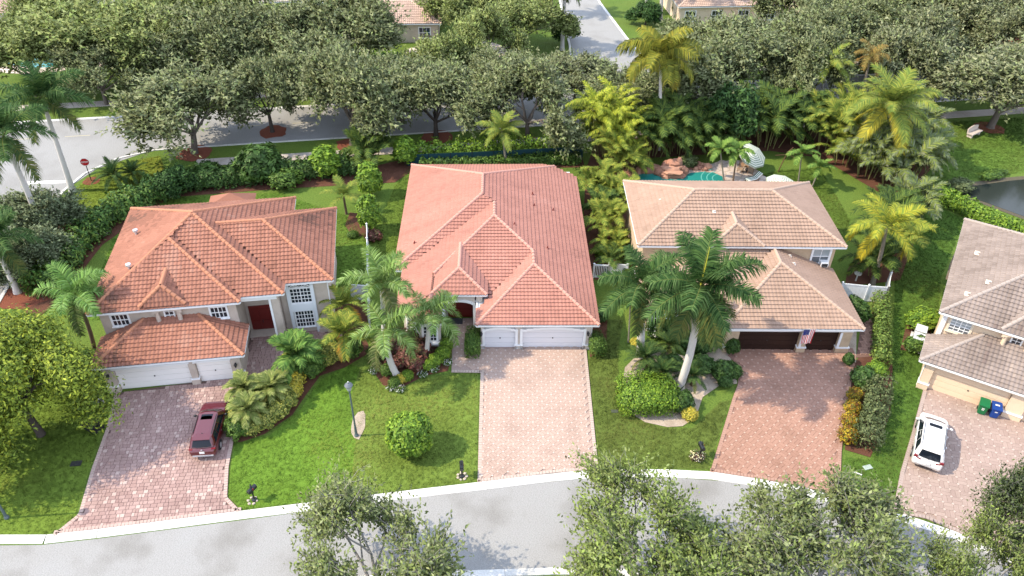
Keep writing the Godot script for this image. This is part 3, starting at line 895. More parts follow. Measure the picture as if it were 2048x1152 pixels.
	# tall window bay of the right wing, upstairs and downstairs windows in one white surround
	var bay := part(root, "window_surround", MB.new().box(Vector3(15.1, 2.72, -2.34), Vector3(2.15, 0.75, 0.2)).box(Vector3(14.15, 2.5, -2.33), Vector3(0.26, 5.0, 0.22)).box(Vector3(16.05, 2.5, -2.33), Vector3(0.26, 5.0, 0.22)).mesh(), mat("cool_white", Color(0.66, 0.7, 0.74), 0.5))
	window(root, Vector3(15.1, 3.87, -2.4), 1.6, 1.4, 6, 4, 0.0, 0.08)
	window(root, Vector3(15.1, 1.5, -2.4), 1.4, 1.6, 6, 4, 0.0, 0.08)
	var fan := MB.new()
	for i in 9:
		var a := PI * i / 8
		fan.bar(Vector3(15.1, 4.68, -2.36), Vector3(15.1 + cos(a) * 0.8, 4.68 + sin(a) * 0.3, -2.36), 0.035, 0.035)
		if i < 8:
			var b := PI * (i + 1) / 8
			fan.bar(Vector3(15.1 + cos(a) * 0.8, 4.68 + sin(a) * 0.3, -2.36), Vector3(15.1 + cos(b) * 0.8, 4.68 + sin(b) * 0.3, -2.36), 0.06, 0.06)
	part(bay, "fanlight", fan.mesh(), white())
	part(bay, "pane", MB.new().box(Vector3(15.1, 4.82, -2.38), Vector3(1.6, 0.32, 0.03)).mesh(), glass())
	# recessed entrance: double door, transom, side pier and beam
	var d := part(root, "front_door", MB.new().box(Vector3(11.55, 1.3, -3.16), Vector3(1.75, 2.6, 0.1)).mesh(), mat("oxblood_door", Color(0.13, 0.012, 0.01), 0.35, 0.5))
	for s in [-0.42, 0.42]:
		for y in [0.65, 1.85]:
			part(d, "door_panel", MB.new().box(Vector3(11.55 + s, y, -3.1), Vector3(0.62, 0.95, 0.05)).mesh(), mat("oxblood_door"))
	part(d, "handle", MB.new().box(Vector3(11.62, 1.05, -3.06), Vector3(0.05, 0.3, 0.06)).mesh(), mat("dark_metal"))
	part(root, "transom", MB.new().box(Vector3(11.9, 4.85, -3.15), Vector3(2.3, 0.45, 0.08)).mesh(), glass())
	part(root, "entry_pier", MB.new().box(Vector3(13.3, 2.68, -1.25), Vector3(0.6, 5.34, 0.5)).mesh(), wm)
	part(root, "entry_trim", MB.new().box(Vector3(12.93, 2.4, -1.12), Vector3(0.16, 4.8, 0.4)).box(Vector3(11.85, 5.08, -1.1), Vector3(3.3, 0.5, 0.4)).mesh(), white())
	part(root, "entry_step", MB.new().prism([Vector2(10.5, -3.2), Vector2(13.5, -3.2), Vector2(13.5, -2.2), Vector2(10.5, -2.2)], 0, 0.16).mesh(), wm)
	part(root, "downspout", MB.new().tube([Vector3(17.7, 5.3, -2.0), Vector3(17.3, 4.9, -2.34), Vector3(17.3, 0.1, -2.34)], [0.05, 0.05, 0.05], 6).mesh(), white())
	part(root, "downspout", MB.new().tube([Vector3(0.3, 2.6, 2.8), Vector3(0.68, 2.3, 2.45), Vector3(0.68, 0.1, 2.45)], [0.05, 0.05, 0.05], 6).mesh(), white())
	part(root, "base_course", MB.new().box(Vector3(16.7, 0.2, -2.3), Vector3(1.2, 0.4, 0.3)).mesh(), wm)
	part(root, "patio_cover", MB.new().face([Vector3(5.4, 3.0, -18.6), Vector3(9.7, 3.0, -18.6), Vector3(7.5, 3.9, -19.4)], Vector3(0, 0.8, 0.6)).face([Vector3(9.7, 3.0, -18.6), Vector3(9.7, 3.0, -20.6), Vector3(7.5, 3.9, -19.4)], Vector3(0.5, 0.8, 0)).face([Vector3(5.4, 3.0, -18.6), Vector3(5.4, 3.0, -20.6), Vector3(7.5, 3.9, -19.4)], Vector3(-0.5, 0.8, 0)).face([Vector3(5.4, 3.0, -20.6), Vector3(9.7, 3.0, -20.6), Vector3(7.5, 3.9, -19.4)], Vector3(0, 0.8, -0.5)).mesh(), ground_mat("terracotta_tile2", [], 0.8, [], 0.1))
	var posts := MB.new()
	for x in [5.7, 9.4]:
		for z in [-18.8, -20.4]:
			posts.box(Vector3(x, 1.5, z), Vector3(0.2, 3.0, 0.2))
	part(root, "patio_posts", posts.mesh(), white())

func house_coral() -> void:
	var root := thing("house", "single-storey house with a broad coral-pink tiled roof and two pale garage doors", "house", Vector3(-2.772, 0, -47.764), 0.02426, "tiled houses along the front street")
	var wm := stucco("stucco_grey_beige", Color(0.52, 0.47, 0.42))
	var tones := [Color(0.3, 0.14, 0.108), Color(0.335, 0.155, 0.12), Color(0.355, 0.165, 0.127), Color(0.37, 0.173, 0.134), Color(0.385, 0.186, 0.145)]
	var BL := Vector3(-7.18,2.8,-25.81)
	var A := Vector3(0.32,5.96,-18.32)
	var A2 := Vector3(0.32,5.96,-14.82)
	var FL := Vector3(-7.18,2.8,-7.32)
	var V1 := Vector3(1.41,5.59,-13.94)
	var A3 := Vector3(1.41,5.59,-11.7)
	var V2 := Vector3(4.71,4.48,-7.79)
	var A4 := Vector3(4.71,4.48,-5.91)
	var FR := Vector3(9.69,2.8,0)
	var FO := Vector3(0,2.8,0)
	var VF := Vector3(-6.42,2.8,-7.32)
	var e := 0.337
	var K := Vector3(7.45, 2.8 + e * 2.24, -24.2)
	var D := Vector3(9.69, 2.8, -23.4)
	var D2 := Vector3(6.6, 2.8, -25.81)
	var M1 := Vector3(-3.6, 3.8, -2.6)
	var M2 := Vector3(-3.6, 3.82, -5.42)
	var N1 := Vector3(1.2, 3.23, -3.4)
	var N2 := Vector3(-3.1, 3.45, -4.2)
	var W := Vector3(-6.42, 2.8, -2.04)
	var B1 := Vector3(-4.6, 2.8, -0.22)
	var B2 := Vector3(-2.7, 2.8, -0.22)
	var B3 := Vector3(-2.7, 3.8, -2.6)
	var P0 := Vector3(-3.75, 3.6, -2.85)
	var P1 := Vector3(0.82, 3.6, -2.85)
	var P2 := Vector3(-1.47, 4.7, -5.05)
	var P3 := Vector3(-1.47, 4.7, -8.6)
	var P4 := Vector3(-3.75, 3.6, -4.7)
	var P5 := Vector3(0.82, 3.6, -4.7)
	roof(root, "roof", [[BL, A, A2, FL], [BL, D2, K, A], [A, K, D, FR, A4, V2, A3, V1, A2], [A2, V1, VF, FL], [V1, A3, M2, M1, W, VF], [A3, V2, N1, N2, M2], [V2, A4, FO, Vector3(0, 2.8, -1.88), N1], [A4, FR, FO],
		[W, B1, M1], [B1, B2, B3, M1], [P0, P1, P2], [P0, P2, P3, P4], [P1, P2, P3, P5]],
		[[BL, A], [A, A2], [A2, FL], [A, K], [V1, A3], [A3, M2], [A3, V2], [V2, A4], [A4, FO], [A4, FR], [P0, P2], [P1, P2], [P2, P3], [B1, M1]],
		"coral", tones, Color(0.5, 0.265, 0.21), 300, 0.08, 0.62)
	eaves(root, [Vector2(-7.18, -25.81), Vector2(6.6, -25.81), Vector2(9.69, -23.4), Vector2(9.69, 0), Vector2(0, 0), Vector2(0, -3.2), Vector2(-2.7, -3.2), Vector2(-2.7, -0.22), Vector2(-4.6, -0.22), Vector2(-6.42, -2.04), Vector2(-6.42, -7.32), Vector2(-7.18, -7.32)], 2.8, [], white())
	eaves(root, [Vector2(-3.75, -2.85), Vector2(0.82, -2.85), Vector2(0.82, -4.6), Vector2(-3.75, -4.6)], 3.6, [], white())
	part(root, "wall", MB.new().prism([Vector2(-6.65, -25.3), Vector2(6.4, -25.3), Vector2(9.15, -23.2), Vector2(9.15, -0.62), Vector2(0.35, -0.62), Vector2(0.35, -4.6), Vector2(-2.9, -4.6), Vector2(-2.9, -0.62), Vector2(-4.5, -0.62), Vector2(-5.95, -2.1), Vector2(-5.95, -7.8), Vector2(-6.65, -7.8)], 0, 2.66).mesh(), wm)
	part(root, "entry_wall", MB.new().prism([Vector2(-3.3, -4.5), Vector2(0.4, -4.5), Vector2(0.4, -4.8), Vector2(-3.3, -4.8)], 0, 3.5).mesh(), wm)
	garage_door(root, 0.66, 3.1, 2.08, -0.55, mat("garage_pale", Color(0.66, 0.66, 0.69), 0.5), true, white())
	garage_door(root, 3.68, 8.55, 2.08, -0.55, mat("garage_pale"), true, white())
	for x in [[0.35, 0.6], [3.12, 3.64], [8.6, 9.15]]:
		pillar(root, x[0], x[1], -0.6, -0.3, 2.3, wm, 0.45)
	part(root, "lintel", MB.new().box(Vector3(4.75, 2.49, -0.45), Vector3(8.8, 0.34, 0.3)).mesh(), wm)
	wall_lamp(root, Vector3(0.4, 1.75, -0.3))
	wall_lamp(root, Vector3(8.9, 1.75, -0.3))
	# arched porch
	var arch := MB.new()
	for s in [-2.75, -0.2]:
		arch.box(Vector3(s, 1.2, -3.1), Vector3(0.26, 2.4, 0.4))
	for i in 14:
		var a := PI * i / 14
		var b := PI * (i + 1) / 14
		arch.bar(Vector3(-1.475 - cos(a) * 1.275, 2.4 + sin(a) * 0.5, -3.1), Vector3(-1.475 - cos(b) * 1.275, 2.4 + sin(b) * 0.5, -3.1), 0.4, 0.22)
	part(root, "porch_arch", arch.mesh(), white())
	var head := MB.new()
	for i in 16:
		var u := -1.0 + 2.0 * (i + 0.5) / 16
		var low := 2.48 + 0.5 * sqrt(maxf(0.0, 1.0 - u * u))
		head.box(Vector3(-1.475 + u * 1.3, (low + 3.46) / 2, -3.14), Vector3(0.166, 3.46 - low, 0.3))
	head.box(Vector3(-3.1, 1.73, -3.14), Vector3(0.45, 3.46, 0.3)).box(Vector3(0.2, 1.73, -3.14), Vector3(0.5, 3.46, 0.3))
	part(root, "porch_wall", head.mesh(), wm)
	var d := part(root, "front_door", MB.new().box(Vector3(-1.45, 1.35, -4.46), Vector3(2.1, 2.7, 0.1)).mesh(), mat("oxblood_door"))
	for s in [-0.52, 0.52]:
		for y in [0.6, 1.35, 2.1]:
			part(d, "door_panel", MB.new().box(Vector3(-1.45 + s, y, -4.4), Vector3(0.8, 0.6, 0.05)).mesh(), mat("oxblood_door"))
	part(root, "doormat", MB.new().box(Vector3(-1.9, 0.1, -3.75), Vector3(1.3, 0.03, 0.8)).mesh(), mat("mat_grey", Color(0.05, 0.052, 0.06), 0.95))
	window(root, Vector3(-3.72, 1.45, -0.6), 1.0, 1.5, 4, 4, 0.0, 0.14)
	window(root, Vector3(-5.22, 1.45, -1.36), 1.0, 1.5, 3, 4, -0.79, 0.14)
	part(root, "window_ledge", MB.new().box(Vector3(-3.72, 0.55, -0.45), Vector3(1.7, 0.14, 0.4)).box(Vector3(-5.2, 0.55, -1.25), Vector3(1.9, 0.14, 0.4), Basis(Vector3.UP, -0.79)).mesh(), white())
	window(root, Vector3(-5.95, 1.5, -5.0), 1.2, 1.4, 3, 4, -PI / 2, 0.14)
	for p in [Vector3(5.1, 4.35, -15.2), Vector3(5.0, 4.4, -17.2), Vector3(6.9, 3.75, -15.4), Vector3(6.0, 4.05, -8.7), Vector3(3.19, 5.0, -11.0), Vector3(-5.6, 3.5, -10.3)]:
		var m := MB.new()
		m.tube([p - Vector3(0, 0.1, 0), p + Vector3(0, 0.3, 0)], [0.05, 0.05], 8)
		m.box(p + Vector3(0.02, 0.06, 0), Vector3(0.28, 0.03, 0.22), Basis(Vector3.BACK, -0.33))
		part(root, "roof_vent", m.mesh(), mat("painted_vent", Color(0.16, 0.035, 0.028), 0.6))
	part(root, "downspout", MB.new().tube([Vector3(9.6, 2.6, -0.2), Vector3(9.22, 2.3, -0.55), Vector3(9.22, 0.1, -0.55)], [0.05, 0.05, 0.05], 6).mesh(), white())
	part(root, "rear_box", MB.new().box(Vector3(8.6, 1.2, -24.9), Vector3(1.2, 2.4, 0.5)).mesh(), white())

func house_tan() -> void:
	var root := thing("house", "two-storey house with a sand-coloured tiled roof, dark wooden garage doors and a flag", "house", Vector3(16.574, 0, -47.803), 0.01082, "tiled houses along the front street")
	var wm := stucco("stucco_sand", Color(0.5, 0.38, 0.26))
	var tones := [Color(0.275, 0.185, 0.138), Color(0.3, 0.203, 0.152), Color(0.32, 0.217, 0.163), Color(0.335, 0.228, 0.172), Color(0.35, 0.242, 0.184)]
	var ct := Color(0.42, 0.305, 0.235)
	var BL := Vector3(-5.96,5.5,-18.21)
	var A := Vector3(-0.58,7.79,-12.84)
	var A2 := Vector3(6.2,7.79,-12.84)
	var BR := Vector3(11.58,5.5,-18.21)
	var FR := Vector3(11.58,5.5,-7.46)
	var FL := Vector3(-5.96,5.5,-7.46)
	var gR := Vector3(11.2,2.8,0)
	var gL := Vector3(0,2.8,0)
	var gA := Vector3(5.6,5.18,-5.6)
	var D0 := Vector3(0.2, 5.6, -7.35)
	var D1 := Vector3(4.6, 5.6, -7.35)
	var D2 := Vector3(2.4, 6.85, -8.9)
	var D3 := Vector3(2.4, 6.85, -10.6)
	roof(root, "roof", [[BL, A, FL], [BL, BR, A2, A], [BR, A2, FR], [FL, A, A2, FR], [D0, D1, D2], [D0, D2, D3], [D1, D2, D3]],
		[[BL, A], [A, A2], [A, FL], [A2, BR], [A2, FR], [D0, D2], [D1, D2], [D2, D3]], "sand", tones, ct, 300, 0.07, 0.62)
	var T := Vector3(5.6, 5.18, -7.95)
	var W0 := Vector3(-5.9, 2.8, -2.3)
	var W1 := Vector3(0.0, 2.8, -2.3)
	var W2 := Vector3(-0.25, 5.18, -7.95)
	roof(root, "garage_roof", [[gL, gR, gA], [gR, gA, T, Vector3(11.2, 2.8, -7.95)], [gL, gA, T, W1], [W0, W1, T, W2], [W0, W2, Vector3(-5.9, 2.8, -7.95)]], [[gL, gA], [gR, gA], [gA, T], [W0, W2]], "sand", tones, ct, 300, 0.07, 0.62)
	eaves(root, [Vector2(-5.96, -18.21), Vector2(11.58, -18.21), Vector2(11.58, -7.46), Vector2(-5.96, -7.46)], 5.5, [], white())
	eaves(root, [Vector2(0, 0), Vector2(11.2, 0), Vector2(11.2, -7.9), Vector2(-5.9, -7.9), Vector2(-5.9, -2.3), Vector2(0, -2.3)], 2.8, [], white())
	part(root, "wall", MB.new().prism([Vector2(-5.4, -8.0), Vector2(11.0, -8.0), Vector2(11.0, -17.7), Vector2(-5.4, -17.7)], 0, 5.36).mesh(), wm)
	part(root, "garage_wall", MB.new().prism([Vector2(0.55, -0.8), Vector2(10.6, -0.8), Vector2(10.6, -7.95), Vector2(0.55, -7.95)], 0, 2.66).mesh(), wm)
	part(root, "wing_wall", MB.new().prism([Vector2(-5.4, -2.85), Vector2(-1.2, -2.85), Vector2(-1.2, -7.9), Vector2(-5.4, -7.9)], 0, 2.66).mesh(), wm)
	var wood := ground_mat("dark_wood", [Color(0.012, 0.006, 0.005), Color(0.03, 0.014, 0.011), Color(0.05, 0.026, 0.02)], 0.7, [], 0.1, 0.4, 0.2)
	garage_door(root, 1.6, 6.48, 2.15, -0.66, wood)
	garage_door(root, 7.1, 9.64, 2.15, -0.66, wood)
	for x in [[0.55, 1.58], [6.5, 7.08], [9.66, 10.6]]:
		pillar(root, x[0], x[1], -0.8, -0.34, 2.24, wm, 0.55)
	part(root, "lintel", MB.new().box(Vector3(5.58, 2.44, -0.5), Vector3(10.05, 0.4, 0.4)).mesh(), white())
	for x in [6.52, 9.6]:
		part(root, "door_trim", MB.new().box(Vector3(x + 0.1, 1.4, -0.29), Vector3(0.18, 1.5, 0.08)).mesh(), white())
	window(root, Vector3(9.85, 4.2, -8.0), 1.4, 1.4, 2, 2, 0.0, 0.16, null, true)
	var ac := part(root, "window_air_conditioner", MB.new().box(Vector3(10.2, 3.62, -7.75), Vector3(0.62, 0.42, 0.55)).mesh(), white())
	part(ac, "grille", MB.new().box(Vector3(10.2, 3.6, -7.46), Vector3(0.5, 0.3, 0.03)).mesh(), mat("dark_metal"))
	window(root, Vector3(4.6, 4.72, -8.0), 0.62, 0.5, 2, 2, 0.0, 0.16)
	var arch := MB.new()
	for i in 12:
		var a := PI * i / 12
		var b := PI * (i + 1) / 12
		arch.bar(Vector3(2.3 - cos(a) * 1.1, 4.2 + sin(a) * 0.85, -7.92), Vector3(2.3 - cos(b) * 1.1, 4.2 + sin(b) * 0.85, -7.92), 0.2, 0.16)
	part(root, "arched_window", arch.mesh(), mat("cream_trim", Color(0.62, 0.54, 0.42), 0.7))
	window(root, Vector3(-4.0, 1.45, -2.85), 1.9, 1.3, 4, 2, 0.0, 0.14)
	part(root, "entry_column", MB.new().lathe(Vector3(-0.3, 0, -2.6), [Vector2(0.32, 0), Vector2(0.32, 0.2), Vector2(0.22, 0.3), Vector2(0.2, 2.3), Vector2(0.3, 2.5), Vector2(0.3, 2.64)], 14).mesh(), mat("cream_trim"))
	for p in [Vector3(-3.39, 6.5, -13.0), Vector3(0.82, 6.85, -10.6), Vector3(6.9, 4.62, -7.25), Vector3(6.91, 4.62, -6.1)]:
		vent_pipe(root, p, Color(0.55, 0.5, 0.45), 0.07, 0.22)
	# the flag hangs from a short pole on the pier between the doors
	var fl := thing("flag", "striped flag hanging between the two dark garage doors", "flag", root.transform * Vector3(6.8, 2.95, -0.28), 0.01082)
	part(fl, "flagpole", MB.new().tube([Vector3(-0.05, -0.25, -0.05), Vector3(-0.02, 0.02, 0.5)], [0.016, 0.016], 6).tube([Vector3(-0.5, 0.02, 0.5), Vector3(0.5, 0.02, 0.5)], [0.014, 0.014], 6).mesh(), mat("pole_white", Color(0.6, 0.6, 0.58), 0.4))
	var fm := MB.new()
	fm.tinted = true
	var W := 0.9
	var H := 1.5
	var nx := 26
	var ny := 20
	var pt := func(i: int, j: int) -> Vector3:
		var u := float(i) / nx
		var v := float(j) / ny
		return Vector3(-W / 2 + W * u + 0.12 * v * (0.4 - u), -H * v + 0.05 * v * u, 0.5 + 0.05 * sin(u * 11.0 + v * 2.0) * v)
	for i in nx:
		for j in ny:
			var stripe := (i / 2) % 2 == 0
			fm.col = Color(0.5, 0.02, 0.035) if stripe else Color(0.72, 0.7, 0.68)
			if i < 14 and j < 8: fm.col = Color(0.025, 0.035, 0.16)
			var a: Vector3 = (pt as Callable).call(i, j)
			var b: Vector3 = (pt as Callable).call(i + 1, j)
			var c: Vector3 = (pt as Callable).call(i + 1, j + 1)
			var d: Vector3 = (pt as Callable).call(i, j + 1)
			fm.quad(a, b, c, d, Vector3(0, 0, 1))
	fm.col = Color(0.75, 0.75, 0.75)
	for i in 6:
		for j in 5:
			var p := Vector3(-W / 2 + 0.05 + i * 0.075, -0.06 - j * 0.11, 0.506)
			for k in 5:
				var a := TAU * k / 5
				fm.flat(p + Vector3(sin(a), cos(a), 0) * 0.026, p + Vector3(sin(a + 0.6), cos(a + 0.6), 0) * 0.011, p + Vector3(sin(a - 0.6), cos(a - 0.6), 0) * 0.011, Vector3(0, 0, 1))
	part(fl, "cloth", fm.mesh(), tinted("flag_cloth", 0.85, 0.2))

func house_grey() -> void:
	var root := thing("house", "cream house with a brown-grey tiled roof beside the white minivan", "house", Vector3(30.752, 0, -44.449), -0.53075, "tiled houses along the front street")
	var wm := stucco("stucco_cream", Color(0.66, 0.52, 0.38))
	var tones := [Color(0.17, 0.13, 0.115), Color(0.2, 0.16, 0.14), Color(0.235, 0.19, 0.168), Color(0.265, 0.215, 0.19), Color(0.31, 0.25, 0.215)]
	var ct := Color(0.34, 0.29, 0.26)
	var BL := Vector3(0.16,5.5,-18.14)
	var FL := Vector3(0.16,5.5,-2.95)
	var A := Vector3(7.76,9.4,-10.55)
	var FR := Vector3(15.36, 5.5, -2.95)
	var BR := Vector3(15.36, 5.5, -18.14)
	var D0 := Vector3(4.35, 5.58, -3.05)
	var D1 := Vector3(6.85, 5.58, -3.05)
	var D2 := Vector3(5.6, 6.75, -4.0)
	var D3 := Vector3(5.6, 6.75, -5.4)
	roof(root, "roof", [[BL, A, FL], [FL, A, FR], [BL, A, BR], [BR, A, FR], [D0, D1, D2], [D0, D2, D3], [D1, D2, D3]], [[BL, A], [FL, A], [A, FR], [A, BR], [D0, D2], [D1, D2], [D2, D3]], "umber", tones, ct, 300, 0.14)
	var T := Vector3(3.5, 4.37, -3.45)
	roof(root, "garage_roof", [[Vector3(0, 2.8, 0), T, Vector3(14, 4.37, -3.45), Vector3(14, 2.8, 0)], [Vector3(0, 2.8, 0), T, Vector3(0, 2.8, -3.45)]], [[Vector3(0, 2.8, 0), T]], "umber", tones, ct, 300, 0.14)
	eaves(root, [Vector2(0.16, -18.14), Vector2(15.36, -18.14), Vector2(15.36, -2.95), Vector2(0.16, -2.95)], 5.5, [], white())
	eaves(root, [Vector2(0, 0), Vector2(14, 0), Vector2(14, -3.4), Vector2(0, -3.4)], 2.8, [], white())
	part(root, "wall", MB.new().prism([Vector2(0.7, -3.5), Vector2(15, -3.5), Vector2(15, -17.6), Vector2(0.7, -17.6)], 0, 5.36).mesh(), wm)
	part(root, "garage_wall", MB.new().prism([Vector2(0.55, -0.75), Vector2(13.5, -0.75), Vector2(13.5, -3.45), Vector2(0.55, -3.45)], 0, 2.66).mesh(), wm)
	garage_door(root, 1.2, 6.44, 2.2, -0.6, mat("garage_cream", Color(0.68, 0.52, 0.37), 0.6))
	garage_door(root, 7.6, 10.2, 2.2, -0.6, mat("garage_cream"))
	for x in [[0.55, 1.18], [6.46, 7.58], [10.22, 11.0]]:
		pillar(root, x[0], x[1], -0.75, -0.3, 2.28, wm, 0.55)
	part(root, "lintel", MB.new().box(Vector3(5.8, 2.47, -0.5), Vector3(10.5, 0.38, 0.44)).mesh(), wm)
	window(root, Vector3(1.84, 4.42, -3.5), 1.4, 1.1, 4, 4, 0.0, 0.16, mat("cream_trim"), true)
	niche(root, 5.6, -3.5, 3.36, 5.4, wm)
	part(root, "downspout", MB.new().tube([Vector3(0.3, 5.3, -3.1), Vector3(0.62, 4.9, -3.42), Vector3(0.62, 2.9, -3.42)], [0.05, 0.05, 0.05], 6).tube([Vector3(0.2, 2.6, -0.2), Vector3(0.5, 2.3, -0.5), Vector3(0.5, 0.1, -0.5)], [0.05, 0.05, 0.05], 6).mesh(), white())
	part(root, "corner_quoin", MB.new().box(Vector3(0.68, 2.7, -3.6), Vector3(0.3, 5.3, 0.4)).mesh(), white())
	part(root, "side_shutter", MB.new().box(Vector3(0.5, 3.6, -14.0), Vector3(0.5, 2.4, 2.6)).mesh(), mat("shutter_brown", Color(0.2, 0.16, 0.14), 0.7))
	for p in [Vector3(1.55, 6.3, -11.4), Vector3(2.65, 6.85, -6.6), Vector3(1.53, 6.25, -5.1)]:
		vent_pipe(root, p, Color(0.66, 0.56, 0.46), 0.1, 0.24)

# houses beyond the tree-lined road, mostly hidden by the trees
func far_house(at: Vector3, turn: float, w: float, d: float, h: float, label: String, wc: Color, rc: Color) -> void:
	var root := thing("house", label, "house", at, turn, "houses beyond the tree-lined road")
	var key := "far%d" % int(at.x + 500)
	var hw := w / 2
	var hd := d / 2
	var k := minf(hw, hd)
	var y := h + k * 0.42
	var a := Vector3(-hw + k, y, -hd + k)
	var b := Vector3(hw - k, y, hd - k)
	var c := [Vector3(-hw, h, -hd), Vector3(hw, h, -hd), Vector3(hw, h, hd), Vector3(-hw, h, hd)]
	var faces := [[c[3], c[2], b, a], [c[0], c[1], b, a], [c[0], a, c[3]], [c[1], b, c[2]]] if w >= d else [[c[0], a, b, c[3]], [c[1], a, b, c[2]], [c[0], c[1], a], [c[3], c[2], b]]
	roof(root, "roof", faces, [[a, b], [a, c[0]], [b, c[2]], [a if w >= d else b, c[3]], [b if w >= d else a, c[1]]], key, [rc * 0.8, rc * 0.9, rc, rc * 1.08, rc * 1.15], rc * 1.1, 0, 0.1)
	eaves(root, [Vector2(-hw, -hd), Vector2(hw, -hd), Vector2(hw, hd), Vector2(-hw, hd)], h, [], white())
	part(root, "wall", MB.new().prism([Vector2(-hw + 0.5, -hd + 0.5), Vector2(hw - 0.5, -hd + 0.5), Vector2(hw - 0.5, hd - 0.5), Vector2(-hw + 0.5, hd - 0.5)], 0, h - 0.14).mesh(), stucco(key + "w", wc))
	var n := int(w / 4.0)
	for i in n:
		window(root, Vector3(-hw + w * (i + 0.5) / n, h * 0.5, hd - 0.5), 1.6, 1.5, 3, 2)
	window(root, Vector3(hw - 0.5, h * 0.5, 0), 1.6, 1.5, 2, 2, PI / 2)

func far_houses() -> void:
	far_house(Vector3(-18.74,0,-121.5), 0.06, 15.0, 13.0, 3.0, "pale house with a pinkish tile roof beyond the road, beside a grey palm trunk", Color(0.56, 0.48, 0.4), Color(0.58, 0.42, 0.34))
	far_house(Vector3(-74.47,0,-124.51), 0.16, 20.0, 14.0, 3.0, "pink-roofed house half hidden behind the trees above the two royal palms", Color(0.55, 0.47, 0.4), Color(0.5, 0.34, 0.29))
	far_house(Vector3(-39.02,0,-129.83), 0.12, 16.0, 12.0, 3.0, "white-walled house glimpsed between tree crowns over the centre of the far tree row", Color(0.66, 0.64, 0.6), Color(0.6, 0.55, 0.5))
	far_house(Vector3(32.88,0,-131.02), 0.1, 17.0, 13.0, 3.2, "cream house with palms in front, beside the far side street", Color(0.66, 0.54, 0.42), Color(0.55, 0.4, 0.32))
	far_house(Vector3(52.35,0,-135.29), 0.12, 15.0, 12.0, 3.2, "house with an orange-brown roof behind the grey tree tops, far from the street", Color(0.6, 0.48, 0.38), Color(0.5, 0.27, 0.19))
	far_house(Vector3(79.22,0,-137.88), 0.16, 18.0, 14.0, 3.2, "blue-grey walled house behind the trees beyond the park, at the far corner", Color(0.35, 0.4, 0.48), Color(0.4, 0.36, 0.34))
	# back-garden pools glimpsed through the trees
	for q in [[Vector3(-66.39,0,-106.33), 9.0, 4.0], [Vector3(-60.36,0,-107.65), 5.0, 3.0], [Vector3(-6.95,0,-112.68), 6.5, 4.0], [Vector3(-11.56,0,-111.35), 4.0, 3.0], [Vector3(35.25,0,-125.3), 4.0, 3.0]]:
		var p: Vector3 = q[0]
		var rim := []
		var wat := []
		for k in 20:
			var a := TAU * k / 20
			rim.append(Vector2(p.x + cos(a) * (q[1] * 0.5 + 2.5), p.z + sin(a) * (q[2] * 0.5 + 2.2)))
			wat.append(Vector2(p.x + cos(a) * q[1] * 0.5, p.z + sin(a) * q[2] * 0.5 * (1.0 + 0.2 * sin(a * 2.0))))
		struct("patio", MB.new().prism(rim, 0.0, 0.06).mesh(), mat("patio_stone", Color(0.6, 0.5, 0.44), 0.85))
		struct("pool_water", MB.new().sheet(wat, 0.075).mesh(), mat("pool_teal", Color(0.02, 0.26, 0.26), 0.08, 0.5))
# ---------------------------------------------------------------- trees with trunk, limbs and leaf crowns
func rdir() -> Vector3:
	var y := rf(-1, 1)
	var a := rf(0, TAU)
	var r := sqrt(1.0 - y * y)
	return Vector3(r * cos(a), y, r * sin(a))

func shade(cols: Array, spread := 0.25) -> Color:
	var c: Color = cols[rng.randi() % cols.size()]
	var k := 1.0 + rf(-spread, spread)
	return Color(c.r * k, c.g * k, c.b * k)

# leaves within an ellipsoid; hollow pushes them to the outside
func clump(m: MB, o: Vector3, r: Vector3, n: int, size: float, cols: Array, hollow := 0.5, slim := 0.45, quads := true, upward := 0.5) -> void:
	for i in n:
		var d := rdir()
		var q := pow(rng.randf(), 1.0 - hollow * 0.85) if hollow < 1.0 else rf(0.86, 1.04)
		var p := o + d * r * q
		var nn := (d + rdir() * 0.9 + Vector3.UP * upward).normalized()
		var al := nn.cross(rdir()).normalized()
		var s := size * rf(0.65, 1.35)
		m.col = shade(cols)
		var sn := (nn + d * 0.5 + Vector3.UP * 0.3).normalized()
		if quads: m.leaf(p, al * s, nn.cross(al) * s * slim, sn)
		else: m.dart(p, al * s * 1.2, nn.cross(al) * s * slim * 1.3, sn)

# leaves strung along twigs that fan out of a branch tip
func sprays(m: MB, wood: MB, o: Vector3, r: Vector3, n: int, size: float, cols: Array, quads: bool, out: Vector3) -> void:
	var per := 11
	for i in maxi(2, n / per):
		var d := (rdir() + out * 0.35 + Vector3.UP * 0.3).normalized()
		var st := o + rdir() * r * 0.35
		var en := st + d * r * rf(0.7, 1.5)
		var bend := rdir() * r.x * 0.15
		if wood and i % 2 == 0: wood.tube([st, st.lerp(en, 0.6) + bend, en], [0.014, 0.01, 0.005], 3, false)
		var tint := rf(0.78, 1.25)
		for k in per:
			var t := (k + rng.randf()) / per
			var p := st.lerp(en, t) + bend * sin(PI * t) + rdir() * size * 1.1
			var al := (d + rdir() * 0.9).normalized()
			var nn := (rdir() * 0.8 + Vector3.UP + d * 0.4).normalized()
			var sd := nn.cross(al).normalized()
			var s := size * rf(0.7, 1.3)
			var c := shade(cols, 0.2)
			m.col = Color(c.r * tint, c.g * tint, c.b * tint)
			if quads: m.leaf(p, al * s, sd * s * 0.45, nn)
			else: m.dart(p, al * s * 1.2, sd * s * 0.58, nn)

